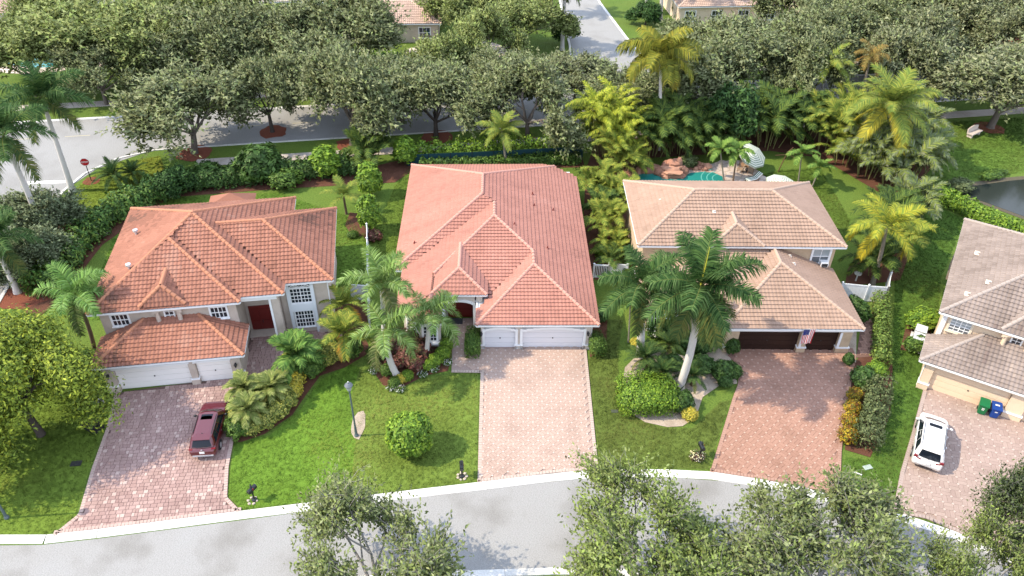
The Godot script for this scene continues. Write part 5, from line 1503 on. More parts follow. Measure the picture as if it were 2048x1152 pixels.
	palm("garden_palm", "glossy broad-leaved palm in front of the red-roofed house's tall window", Vector3(-16.66,0,-44.68),Vector3(-16.45,2.3,-44.68), broad, 18, lv, ptg, 0.12, 0.1, [0.3, 0.65, 0.9], 1.1, 0.0)
	palm("garden_palm", "glossy broad-leaved palm, second stem beside the tall window palm", Vector3(-15.77,0,-45.26),Vector3(-15.8,1.37,-45.26), broad, 10, lv, ptg, 0.1, 0.08, [0.3, 0.65, 0.9], 0.95, 0.0)
	palm("rosette_palm", "yellowish palm rosette nearest the garage of the red-roofed house", Vector3(-19.85,0,-41.62),Vector3(-19.52,1.67,-41.62), ros, 30, lv, ptb, 0.14, 0.12, [0.28, 0.6, 0.85], 1.0, 0.0, "three rosette palms beside the red car")
	palm("rosette_palm", "yellowish palm rosette nearest the croton border, beside the red car", Vector3(-17.84,0,-41.81),Vector3(-17.66,1.52,-41.81), ros, 30, lv, ptb, 0.14, 0.12, [0.28, 0.6, 0.85], 1.05, 0.0, "three rosette palms beside the red car")
	palm("rosette_palm", "yellowish palm rosette right next to the red car's bonnet", Vector3(-19.05,0,-39.53),Vector3(-18.74,1.66,-39.53), ros, 30, lv, ptb, 0.14, 0.12, [0.28, 0.6, 0.85], 1.0, 0.0, "three rosette palms beside the red car")
	palm("side_palm", "palm between the red-roofed house and the white side fence, farther from the street", Vector3(-13.83,0,-50.22),Vector3(-13.6,2.67,-50.22), areca, 14, lv, ptb, 0.1, 0.08, [0.3, 0.65, 0.9], 0.85, 0.0)
	palm("side_palm", "palm at the street-side corner of the red-roofed house", Vector3(-13.25,0,-46.46),Vector3(-12.99,2.83,-46.46), areca, 16, lv, ptb, 0.1, 0.08, [0.3, 0.65, 0.9], 0.95, 0.0)
	palm("cycad", "dark cycad at the foot of the white-trunked royal palm", Vector3(10.6,0,-46.2),Vector3(10.49,1.01,-46.2), cyc, 26, lv, ptb, 0.22, 0.2, [0.3, 0.65, 0.9], 1.15, 0.0, "cycads in the island bed")
	palm("cycad", "cycad just above the island hedge", Vector3(11.75,0,-44.53),Vector3(11.62,1.06,-44.53), cyc, 26, lv, ptb, 0.22, 0.2, [0.3, 0.65, 0.9], 1.15, 0.0, "cycads in the island bed")
	palm("cycad", "pale cycad between the two royal palm trunks", Vector3(12.77,0,-48),Vector3(12.66,0.81,-48), cyc, 24, leaf_mat("pale_cycad", Color(1.6, 1.4, 1.1)), ptb, 0.2, 0.18, [0.3, 0.65, 0.9], 1.1, 0.0, "cycads in the island bed")
	palm("cycad", "cycad beside the wide-crowned royal palm's trunk, near the red drive", Vector3(14.04,0,-44.3),Vector3(13.89,0.95,-44.3), cyc, 24, lv, ptb, 0.2, 0.18, [0.3, 0.65, 0.9], 1.0, 0.0, "cycads in the island bed")
	palm("christmas_palm", "slim palm beside the pool steps", Vector3(22.87,0,-75.9),Vector3(21.91,3.44,-75.9), adon, 10, lv, ptg, 0.09, 0.07, [0.2, 0.55, 0.9], 1.0, 0.4, "slim palms round the pool")
	palm("christmas_palm", "slim leaning palm in front of the garden umbrella", Vector3(23.86,0,-75.93),Vector3(23.69,3.27,-75.93), adon, 12, lv, ptb, 0.09, 0.07, [0.2, 0.55, 0.9], 1.05, 0.4, "slim palms round the pool")
	palm("christmas_palm", "slim palm on the back lawn beside the rusty post", Vector3(31.03,0,-76.13),Vector3(30.65,3.04,-76.13), adon, 9, lv, ptg, 0.08, 0.06, [0.3, 0.65, 0.95], 1.0, 0.3, "slim palms round the pool")
	palm("christmas_palm", "slim palm on the back lawn nearest the roof corner", Vector3(31.91,0,-74.45),Vector3(32.2,2.31,-74.45), adon, 9, lv, ptg, 0.08, 0.06, [0.3, 0.65, 0.95], 0.9, 0.3, "slim palms round the pool")
	palm("slender_palm", "slender grey-stemmed palm in the curved bed left of the white royal trunk", Vector3(9.62,0,-49.22),Vector3(9.36,4.19,-49.22), adon, 9, lv, ptg, 0.07, 0.05, [0.2, 0.55, 0.9], 0.9, 0.3)
	# tall trunks beyond the road
	palm("royal_palm", "royal palm trunk beside the pale pink-roofed house beyond the road", Vector3(-12.51,0,-120.7),Vector3(-12.18,6.89,-120.7), royal, 14, lv, ptr, 0.3, 0.22, mix, 0.9, 1.2, "royal palms beyond the road")
	palm("royal_palm", "royal palm trunk at the corner of the far side street, before a dark clipped tree", Vector3(6.82,0,-113.6),Vector3(6.83,8.25,-113.6), royal, 14, lv, ptr, 0.3, 0.22, mix, 0.9, 1.2, "royal palms beyond the road")
	palm("royal_palm", "thin royal palm farther up the far side street", Vector3(5.77,0,-129.23),Vector3(5.56,6.87,-129.23), royal, 14, lv, ptr, 0.26, 0.2, mix, 0.9, 1.2, "royal palms beyond the road")
	palm("royal_palm", "royal palm right of the far side street, farther of a pair", Vector3(21.2,0,-130.36),Vector3(20.75,6.75,-130.36), royal, 14, lv, ptr, 0.3, 0.22, mix, 0.9, 1.2, "royal palms beyond the road")
	palm("royal_palm", "royal palm right of the far side street, nearer of a pair", Vector3(23.11,0,-127.1),Vector3(22.63,6.95,-127.1), royal, 14, lv, ptr, 0.3, 0.22, mix, 0.9, 1.2, "royal palms beyond the road")
	palm("royal_palm", "royal palm before the cream house beyond the road", Vector3(29.3,0,-126.89),Vector3(28.59,7.1,-126.89), royal, 14, lv, ptr, 0.3, 0.22, mix, 0.9, 1.2, "royal palms beyond the road")
	palm("royal_palm", "royal palm trunk above the white-walled house in the far tree row", Vector3(-32.88,0,-127.13),Vector3(-32.03,6.95,-127.13), royal, 14, lv, ptr, 0.32, 0.24, mix, 0.9, 1.2, "royal palms beyond the road")
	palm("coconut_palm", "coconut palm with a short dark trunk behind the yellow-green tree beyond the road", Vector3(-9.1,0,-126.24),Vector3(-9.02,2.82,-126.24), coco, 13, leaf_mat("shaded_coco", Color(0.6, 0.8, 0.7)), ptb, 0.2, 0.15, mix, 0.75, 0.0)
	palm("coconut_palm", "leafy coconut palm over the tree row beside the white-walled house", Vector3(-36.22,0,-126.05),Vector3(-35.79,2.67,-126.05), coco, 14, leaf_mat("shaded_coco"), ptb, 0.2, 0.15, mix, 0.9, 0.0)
	palm("coconut_palm", "yellow-green palm before the blue-grey house behind the park road", Vector3(71.78,0,-128.64),Vector3(70.87,2.54,-128.64), coco, 14, lv, ptb, 0.2, 0.15, mix, 0.75, 0.0)
	palm("slender_palm", "thin-stemmed palm pair's left stem beside the black-shadowed carport beyond the road", Vector3(31.81,0,-127.93),Vector3(31.34,3.78,-127.93), adon, 10, lv, ptg, 0.12, 0.08, mix, 1.4, 0.3, "thin palms beyond the road")
	palm("slender_palm", "thin-stemmed palm right of the black-shadowed carport beyond the road", Vector3(34.67,0,-128.52),Vector3(34.68,3.49,-128.52), adon, 10, lv, ptg, 0.12, 0.08, mix, 1.4, 0.3, "thin palms beyond the road")
	# cane clumps
	var canem := mat("cane_stem", Color(0.22, 0.22, 0.08), 0.6)
	var g := "cane palm clumps"
	var cl := [
		[Vector3(10.3,0,-81.93), 1.9, 6.0, 10, 6, areca, 1.15, "orange-tinged cane clump between the coral and sand-coloured roofs, tallest of three"], [Vector3(11.72,0,-77.46), 1.8, 4.2, 9, 6, areca, 1.0, "orange-leaved cane clump at the pool's near end"], [Vector3(8.95,0,-71.57), 1.4, 3.6, 7, 6, areca, 0.9, "cane clump squeezed beside the coral house's side wall"],
		[Vector3(9.12,0,-65), 1.4, 3.2, 7, 5, areca, 0.85, "green cane clump at the side passage near the white gate"], [Vector3(10.69,0,-69.65), 1.2, 3.4, 6, 5, areca, 0.85, "yellow cane clump at the sand-coloured roof's left eave"],
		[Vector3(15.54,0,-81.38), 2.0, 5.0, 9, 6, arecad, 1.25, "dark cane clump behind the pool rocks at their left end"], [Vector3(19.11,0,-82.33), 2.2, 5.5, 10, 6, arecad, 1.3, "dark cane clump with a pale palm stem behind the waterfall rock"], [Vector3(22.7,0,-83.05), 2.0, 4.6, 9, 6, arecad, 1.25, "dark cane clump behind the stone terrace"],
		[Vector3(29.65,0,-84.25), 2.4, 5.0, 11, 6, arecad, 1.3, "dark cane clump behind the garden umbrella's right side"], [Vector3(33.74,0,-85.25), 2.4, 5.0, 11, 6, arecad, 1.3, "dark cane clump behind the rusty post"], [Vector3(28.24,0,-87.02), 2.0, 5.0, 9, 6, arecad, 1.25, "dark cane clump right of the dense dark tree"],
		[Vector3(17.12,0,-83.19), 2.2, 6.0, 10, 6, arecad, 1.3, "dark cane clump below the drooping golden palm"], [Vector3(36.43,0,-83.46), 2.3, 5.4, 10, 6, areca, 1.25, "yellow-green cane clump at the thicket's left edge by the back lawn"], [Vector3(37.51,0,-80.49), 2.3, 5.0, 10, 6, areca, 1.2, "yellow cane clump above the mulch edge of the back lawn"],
		[Vector3(39.08,0,-77.68), 2.4, 5.2, 11, 6, arecag, 1.2, "greyish cane clump in the middle of the thicket"], [Vector3(41.06,0,-75.55), 2.5, 5.0, 11, 6, arecag, 1.2, "greyish cane clump with dead orange leaves at the thicket's foot"], [Vector3(43.63,0,-77.59), 2.4, 5.0, 11, 6, arecag, 1.2, "grey-leaved cane clump on the thicket's side facing the park"],
		[Vector3(46,0,-82.52), 2.2, 4.8, 10, 6, arecag, 1.2, "cane clump at the thicket's far corner by the sidewalk"], [Vector3(39.91,0,-86.08), 2.2, 5.6, 10, 6, areca, 1.25, "tall cane clump left of the large green coconut palm"], [Vector3(42.89,0,-83.65), 2.2, 5.6, 10, 6, arecag, 1.25, "cane clump directly under the large green coconut palm"],
		[Vector3(32.91,0,-59.15), 1.4, 3.0, 7, 5, arecad, 0.95, "cane clump at the foot of the bright yellow coconut palm"], [Vector3(35.83,0,-61.44), 1.6, 3.4, 8, 5, areca, 1.0, "cane clump right of the bright yellow coconut palm's trunk"], [Vector3(40.33,0,-68.53), 1.6, 3.6, 8, 5, arecag, 1.05, "grey-green cane clump at the corner of the park hedge"], [Vector3(36.99,0,-66.6), 1.8, 3.6, 8, 5, arecad, 1.1, "dark cane clump behind the bright yellow coconut palm"],
		[Vector3(9.29,0,-61.45), 1.1, 2.4, 6, 5, areca, 0.7, "low cane clump in the passage just above the white gate"], [Vector3(9.65,0,-58.83), 0.9, 2.0, 5, 5, arecad, 0.65, "small cane clump against the sand-coloured house's side wall"], [Vector3(9,0,-67.71), 1.0, 2.8, 6, 5, arecad, 0.8, "dark cane clump halfway along the coral house's side wall"],
		[Vector3(-15.89,0,-77.79), 1.4, 3.4, 7, 5, arecad, 1.1, "cane clump behind the bright tall shrub at the back fence"],
	]
	for i in cl.size():
		var c: Array = cl[i]
		cane_clump("cane_palm", c[7], c[0], c[1], c[2], c[3], c[4], c[5], lv, canem, c[6], g)
	# feathery golden bamboo clump
	var bam := frond_set(320, 3.4, 40, 0.55, 0.06, 1.2, 0.5, 0.4, 90, [Color(0.34, 0.38, 0.04), Color(0.26, 0.33, 0.04), Color(0.42, 0.44, 0.06), Color(0.17, 0.23, 0.03)], [Color(0.4, 0.38, 0.06), Color(0.32, 0.3, 0.05)])
	cane_clump("golden_bamboo", "feathery bright yellow-green bamboo clump behind the cane palms", Vector3(10.5,0,-81.23), 2.6, 8.2, 13, 6, bam, lv, canem, 1.05, "")
# ---------------------------------------------------------------- vehicles
# a smooth skin over rows of points (all rows equally long)
func skin(m: MB, rows: Array) -> void:
	var nr := rows.size()
	var nc: int = rows[0].size()
	var ns := []
	for i in nr:
		var r := []
		for j in nc:
			var du: Vector3 = rows[mini(i + 1, nr - 1)][j] - rows[maxi(i - 1, 0)][j]
			var dv: Vector3 = rows[i][mini(j + 1, nc - 1)] - rows[i][maxi(j - 1, 0)]
			var q := du.cross(dv).normalized()
			r.append(q)
		ns.append(r)
	for i in nr - 1:
		for j in nc - 1:
			m.tri(rows[i][j], rows[i][j + 1], rows[i + 1][j + 1], ns[i][j], ns[i][j + 1], ns[i + 1][j + 1])
			m.tri(rows[i][j], rows[i + 1][j + 1], rows[i + 1][j], ns[i][j], ns[i + 1][j + 1], ns[i + 1][j])

func mirror(p: Array) -> Array:
	var r := []
	for i in range(p.size() - 1, -1, -1):
		r.append(Vector3(-p[i].x, p[i].y, p[i].z))
	for i in range(1, p.size()):
		r.append(p[i])
	return r

func car(called: String, label: String, at: Vector3, turn: float, stations: Array, gh: Dictionary, pm: Material, extra: Dictionary) -> Node3D:
	var o := thing(called, label, extra.category, at, turn)
	var rows := []
	for s in stations:
		var z: float = s[0]
		var w: float = s[1]
		var yb: float = s[2]
		var belt: float = s[3]
		var top: float = s[4]
		# from the middle of the lid, over the shoulder, down the flank, to the underside
		rows.append(mirror([Vector3(0, top, z), Vector3(w * 0.5, top - 0.006, z), Vector3(w * 0.84, top - 0.025, z), Vector3(w * 0.955, (top + belt) * 0.5 - 0.01, z), Vector3(w * 0.985, belt - 0.1, z), Vector3(w, lerpf(yb, belt, 0.5), z), Vector3(w * 0.985, yb + 0.12, z), Vector3(w * 0.93, yb, z), Vector3(w * 0.5, yb - 0.02, z)]))
	var m := MB.new()
	skin(m, rows)
	for e in [0, rows.size() - 1]:
		m.face(rows[e], Vector3(0, 0, 1 if e == 0 else -1))
	var body := part(o, "body", m.mesh(), pm)
	# the cabin: belt line up to the roof
	var yb2: float = gh.belt
	var yr: float = gh.roof
	var zr: float = gh.rear
	var zf: float = gh.front
	var rr: float = gh.roof_rear
	var rfz: float = gh.roof_front
	var wb: float = gh.wb
	var wr: float = gh.wr
	var loop := func(y: float, za: float, zb: float, w: float, bulge: float) -> Array:
		return [Vector3(-w * 0.88, y, za), Vector3(-w * 0.45, y, za + bulge), Vector3(w * 0.45, y, za + bulge), Vector3(w * 0.88, y, za), Vector3(w, y, za - 0.16), Vector3(w * 1.015, y, (za + zb) * 0.5), Vector3(w, y, zb + 0.2), Vector3(w * 0.86, y, zb), Vector3(w * 0.4, y, zb - bulge * 1.6), Vector3(-w * 0.4, y, zb - bulge * 1.6), Vector3(-w * 0.86, y, zb), Vector3(-w, y, zb + 0.2), Vector3(-w * 1.015, y, (za + zb) * 0.5), Vector3(-w, y, za - 0.16), Vector3(-w * 0.88, y, za)]
	var l0: Array = (loop as Callable).call(yb2, zr, zf, wb, 0.07)
	var l1: Array = (loop as Callable).call(lerpf(yb2, yr, 0.55), lerpf(zr, rr, 0.5), lerpf(zf, rfz, 0.56), lerpf(wb, wr, 0.48), 0.07)
	var l2: Array = (loop as Callable).call(yr - 0.045, rr, rfz, wr, 0.06)
	var l3: Array = (loop as Callable).call(yr - 0.008, rr - 0.09, rfz + 0.1, wr * 0.93, 0.05)
	var l4: Array = (loop as Callable).call(yr + 0.018, rr - 0.4, rfz + 0.45, wr * 0.6, 0.03)
	var cab := MB.new()
	skin(cab, [l0, l1, l2])
	part(body, "pillars", cab.mesh(), pm)
	var rm := MB.new()
	skin(rm, [l2, l3, l4])
	rm.face(l4.slice(0, 14), Vector3.UP)
	var roofp := part(o, "roof", rm.mesh(), pm)
	# glazing set a little proud of the cabin skin
	var pane := func(a: Vector3, b: Vector3, c: Vector3, d: Vector3, outv: Vector3, k: float) -> MB:
		var q := MB.new()
		var ctr := (a + b + c + d) * 0.25
		var nn := (c - a).cross(b - d).normalized()
		if nn.dot(outv) < 0: nn = -nn
		var p := []
		for v in [a, b, c, d]: p.append(ctr + (v - ctr) * k + nn * 0.014)
		q.flat(p[0], p[1], p[2], nn)
		q.flat(p[0], p[2], p[3], nn)
		return q
	var gm: Material = mat("car_glass", Color(0.008, 0.011, 0.018), 0.06, 0.35)
	var strip := func(i: int, j: int, outv: Vector3, k: float) -> MB:
		var q := MB.new()
		var g := []
		for L in [l0, l1, l2]:
			var r := []
			for n in range(i, j + 1): r.append((L[n] as Vector3))
			g.append(r)
		var ctr := Vector3.ZERO
		var cnt := 0
		for r in g:
			for v in r:
				ctr += v
				cnt += 1
		ctr /= cnt
		for r in g:
			for n in r.size():
				r[n] = ctr + (r[n] - ctr) * k + outv * 0.03
		skin(q, g)
		return q
	part(o, "rear_window", ((strip as Callable).call(0, 3, Vector3(0, 0.3, 1).normalized(), 0.86) as MB).mesh(), gm)
	part(o, "windscreen", ((strip as Callable).call(7, 10, Vector3(0, 0.6, -0.8).normalized(), 0.92) as MB).mesh(), mat("windscreen_glass_" + called, extra.screen, 0.08, 0.35))
	for s in [-1.0, 1.0]:
		var z0 := zr - 0.3
		var z1 := zf + 0.42
		var cuts := [0.0, 0.3, 0.62, 1.0]
		for k in 3:
			var za := lerpf(z0, z1, cuts[k]) - 0.03
			var zb := lerpf(z0, z1, cuts[k + 1]) + 0.03
			var ta := lerpf(rr - 0.28, rfz + 0.3, cuts[k]) - 0.03
			var tb := lerpf(rr - 0.28, rfz + 0.3, cuts[k + 1]) + 0.03
			part(o, "side_window", ((pane as Callable).call(Vector3(s * (wb + 0.012), yb2 + 0.05, za), Vector3(s * (wb + 0.012), yb2 + 0.05, zb), Vector3(s * (wr + 0.02), yr - 0.09, tb), Vector3(s * (wr + 0.02), yr - 0.09, ta), Vector3(s, 0.3, 0), 1.0) as MB).mesh(), gm)
		part(o, "mirror", MB.new().ball(Vector3(s * (wb + 0.2), yb2 + 0.08, zf + 0.55), Vector3(0.13, 0.09, 0.09), 8, 5).bar(Vector3(s * wb, yb2 + 0.02, zf + 0.5), Vector3(s * (wb + 0.18), yb2 + 0.05, zf + 0.55), 0.05, 0.05).mesh(), mat("mirror_black", Color(0.02, 0.02, 0.022), 0.25) if extra.dark_mirrors else pm)
		var w2: float = stations[3][1]
		for k in 2:
			part(o, "door_handle", MB.new().box(Vector3(s * (w2 + 0.005), yb2 - 0.16, [0.55, -0.55][k]), Vector3(0.03, 0.035, 0.2)).mesh(), pm)
		for z in [extra.axle_rear, extra.axle_front]:
			var wh := part(o, "wheel", MB.new().tube([Vector3(s * (w2 - 0.23), 0.35, z), Vector3(s * (w2 - 0.21), 0.35, z), Vector3(s * (w2 - 0.01), 0.35, z), Vector3(s * (w2 + 0.015), 0.35, z)], [0.31, 0.35, 0.35, 0.31], 20).mesh(), mat("tyre", Color(0.018, 0.018, 0.018), 0.85))
			part(wh, "rim", MB.new().tube([Vector3(s * (w2 + 0.0), 0.35, z), Vector3(s * (w2 + 0.022), 0.35, z)], [0.24, 0.2], 10).mesh(), metal("alloy", Color(0.5, 0.5, 0.52), 0.3))
			var arch := MB.new()
			for k in 10:
				var a := PI * k / 10
				var b := PI * (k + 1) / 10
				arch.bar(Vector3(s * (w2 - 0.005), 0.33 + sin(a) * 0.4, z + cos(a) * 0.42), Vector3(s * (w2 - 0.005), 0.33 + sin(b) * 0.4, z + cos(b) * 0.42), 0.04, 0.06)
			part(o, "wheel_arch", arch.mesh(), mat("trim_black", Color(0.022, 0.022, 0.024), 0.6))
		part(o, "headlight", MB.new().ball(Vector3(s * stations[0][1] * 0.8, extra.lamp_front, stations[-1][0] + 0.2), Vector3(0.2, 0.09, 0.18), 8, 5).mesh(), mat("headlight_glass", Color(0.5, 0.52, 0.55), 0.08, 0.7))
		var tl := MB.new()
		for b in extra.tails: tl.box(Vector3(s * b[0], b[1], b[2]), b[3], Basis(Vector3.UP, s * 0.22))
		part(o, "tail_light", tl.mesh(), mat("tail_red", Color(0.16, 0.005, 0.008), 0.15, 0.5))
		part(o, "roof_rail", MB.new().tube([Vector3(s * wr * 0.9, yr - 0.02, rr - 0.25), Vector3(s * wr * 0.92, yr + 0.035, rr - 0.5), Vector3(s * wr * 0.92, yr + 0.035, rfz + 0.5), Vector3(s * wr * 0.9, yr - 0.02, rfz + 0.25)], [0.018, 0.022, 0.022, 0.018], 6).mesh(), mat("trim_black") if extra.dark_rails else pm)
	part(roofp, "sunroof", MB.new().box(Vector3(0, yr + 0.008, rfz + 0.5), Vector3(wr * 1.15, 0.02, extra.sunroof)).mesh(), gm)
	if extra.ribs:
		for k in 4:
			part(roofp, "roof_rib", MB.new().box(Vector3((k - 1.5) * wr * 0.36, yr + 0.006, (rr + rfz) * 0.5 + 0.25), Vector3(0.05, 0.026, (rr - rfz) * 0.56)).mesh(), pm)
	part(roofp, "aerial", MB.new().lathe(Vector3(0, yr - 0.01, rr - 0.35), [Vector2(0.05, 0), Vector2(0.035, 0.05), Vector2(0.001, 0.09)], 8).mesh(), mat("trim_black"))
	part(o, "spoiler", MB.new().box(Vector3(0, yr - 0.055, rr + 0.08), Vector3(wr * 1.75, 0.035, 0.22), Basis(Vector3.RIGHT, 0.14)).mesh(), pm)
	var zb0: float = stations[0][0]
	part(o, "rear_bumper", MB.new().box(Vector3(0, extra.bumper_y, zb0 - 0.01), Vector3(stations[0][1] * 1.75, 0.1, 0.1)).mesh(), mat("bumper_trim", extra.bumper, 0.4))
	part(o, "number_plate", MB.new().box(Vector3(0, extra.plate_y, zb0 + 0.05), Vector3(0.34, 0.16, 0.03), Basis(Vector3.RIGHT, -0.2)).mesh(), mat("plate_white", Color(0.6, 0.6, 0.58), 0.4))
	part(o, "badge", MB.new().ball(Vector3(0, extra.plate_y + 0.19, zb0 - 0.02), Vector3(0.07, 0.045, 0.03), 8, 4).mesh(), metal("alloy", Color(0.5, 0.5, 0.52)))
	part(o, "wiper", MB.new().bar(Vector3(-0.1, yb2 + 0.07, zr + 0.09), Vector3(0.34, yb2 + 0.13, zr + 0.06), 0.025, 0.02).mesh(), mat("trim_black"))
	return o

# ---------------------------------------------------------------- street and yard furniture
func street_lamp(at: Vector3, label: String) -> void:
	var o := thing("street_lamp", label, "street lamp", at, 0.3, "street lamps along the front kerb")
	var green := mat("lamp_post_paint", Color(0.08, 0.105, 0.115), 0.4, 0.5)
	part(o, "post", MB.new().lathe(Vector3.ZERO, [Vector2(0.16, 0), Vector2(0.16, 0.12), Vector2(0.1, 0.25), Vector2(0.085, 0.9), Vector2(0.07, 1.0), Vector2(0.055, 4.4), Vector2(0.09, 4.5), Vector2(0.06, 4.58)], 12).mesh(), green)
	var h := part(o, "lantern", MB.new().lathe(Vector3(0, 4.55, 0), [Vector2(0.05, 0), Vector2(0.16, 0.08), Vector2(0.17, 0.1)], 8).lathe(Vector3(0, 5.02, 0), [Vector2(0.3, 0), Vector2(0.3, 0.05), Vector2(0.16, 0.2), Vector2(0.06, 0.24), Vector2(0.05, 0.32), Vector2(0.001, 0.36)], 8).mesh(), mat("lantern_grey", Color(0.1, 0.115, 0.13), 0.35, 0.5))
	part(h, "shade", MB.new().lathe(Vector3(0, 4.65, 0), [Vector2(0.17, 0), Vector2(0.26, 0.36)], 8).mesh(), mat("lantern_glass", Color(0.34, 0.36, 0.36), 0.15, 0.5))
	part(h, "finial", MB.new().ball(Vector3(0, 5.36, 0), Vector3(0.05, 0.06, 0.05), 8, 5).mesh(), mat("finial_white", Color(0.55, 0.55, 0.53), 0.4))

func mailbox(at: Vector3, turn: float, label: String) -> void:
	var o := thing("mailbox", label, "mailbox", at, turn, "mailboxes along the kerb")
	var bm := mat("mailbox_black", Color(0.014, 0.016, 0.02), 0.3, 0.5)
	part(o, "post", MB.new().lathe(Vector3.ZERO, [Vector2(0.2, 0), Vector2(0.18, 0.1), Vector2(0.08, 0.2), Vector2(0.06, 0.3), Vector2(0.05, 1.35), Vector2(0.08, 1.4), Vector2(0.03, 1.48), Vector2(0.05, 1.56), Vector2(0.001, 1.66)], 10).mesh(), bm)
	var b := MB.new()
	var rows := []
	for z in [0.3, -0.36]:
		var r := []
		for k in 9:
			var a := PI * k / 8
			r.append(Vector3(cos(a) * 0.14, 1.12 + sin(a) * 0.14, z))
		r.push_front(Vector3(0.14, 0.98, z))
		r.append(Vector3(-0.14, 0.98, z))
		r.append(Vector3(0.14, 0.98, z))
		rows.append(r)
	skin(b, rows)
	b.face(rows[0].slice(0, 11), Vector3(0, 0, 1))
	b.face(rows[1].slice(0, 11), Vector3(0, 0, -1))
	var bx := part(o, "box", b.mesh(), bm)
	part(bx, "lid", MB.new().box(Vector3(0, 1.09, 0.315), Vector3(0.24, 0.22, 0.02)).mesh(), bm)
	part(bx, "bracket", MB.new().bar(Vector3(0, 0.6, 0.02), Vector3(0, 0.97, 0.26), 0.04, 0.04).mesh(), bm)
	part(bx, "lid_flag", MB.new().box(Vector3(0.16, 1.2, 0.0), Vector3(0.02, 0.16, 0.05)).mesh(), mat("flag_red", Color(0.35, 0.02, 0.02), 0.5))

func rock_mesh(seed_: int, seg := 9, lat := 6) -> ArrayMesh:
	var f := FastNoiseLite.new()
	f.seed = seed_
	f.frequency = 0.9
	var m := MB.new()
	var P := []
	for i in lat + 1:
		var r := []
		for k in seg + 1:
			var t := PI * i / lat
			var a := TAU * (k % seg) / seg
			var d := Vector3(sin(t) * cos(a), cos(t), sin(t) * sin(a))
			r.append(d * (1.0 + 0.55 * f.get_noise_3d(d.x, d.y, d.z)))
		P.append(r)
	for i in lat:
		for k in seg:
			m.quad(P[i][k], P[i][k + 1], P[i + 1][k + 1], P[i + 1][k], P[i][k])
	return m.mesh()

func fence(pts: Array, h: float, fm: Material, called: String, label: String, board: bool, step := 2.0) -> void:
	var o := thing(called, label, "fence")
	var p := along(pts, step)
	for i in p.size():
		part(o, "post", MB.new().box(Vector3(p[i].x, h * 0.5 + 0.05, p[i].y), Vector3(0.13, h + 0.1, 0.13)).lathe(Vector3(p[i].x, h + 0.1, p[i].y), [Vector2(0.11, 0), Vector2(0.11, 0.03), Vector2(0.001, 0.12)], 4).mesh(), fm)
		if i == p.size() - 1: break
		var a := Vector3(p[i].x, 0, p[i].y)
		var b := Vector3(p[i + 1].x, 0, p[i + 1].y)
		if a.distance_to(b) < 0.3: continue
		for y in [0.16, h - 0.06]:
			part(o, "rail", MB.new().bar(a + Vector3.UP * y, b + Vector3.UP * y, 0.06, 0.13).mesh(), fm)
		var n := int(a.distance_to(b) / (0.28 if board else 0.14))
		for k in n:
			var q := a.lerp(b, (k + 0.5) / n)
			var d := (b - a).normalized()
			var w := a.distance_to(b) / n * (0.97 if board else 0.42)
			part(o, "board" if board else "picket", MB.new().box(q + Vector3.UP * h * 0.5, Vector3(w, h - 0.2, 0.024), Basis(d, Vector3.UP, d.cross(Vector3.UP))).mesh(), fm)

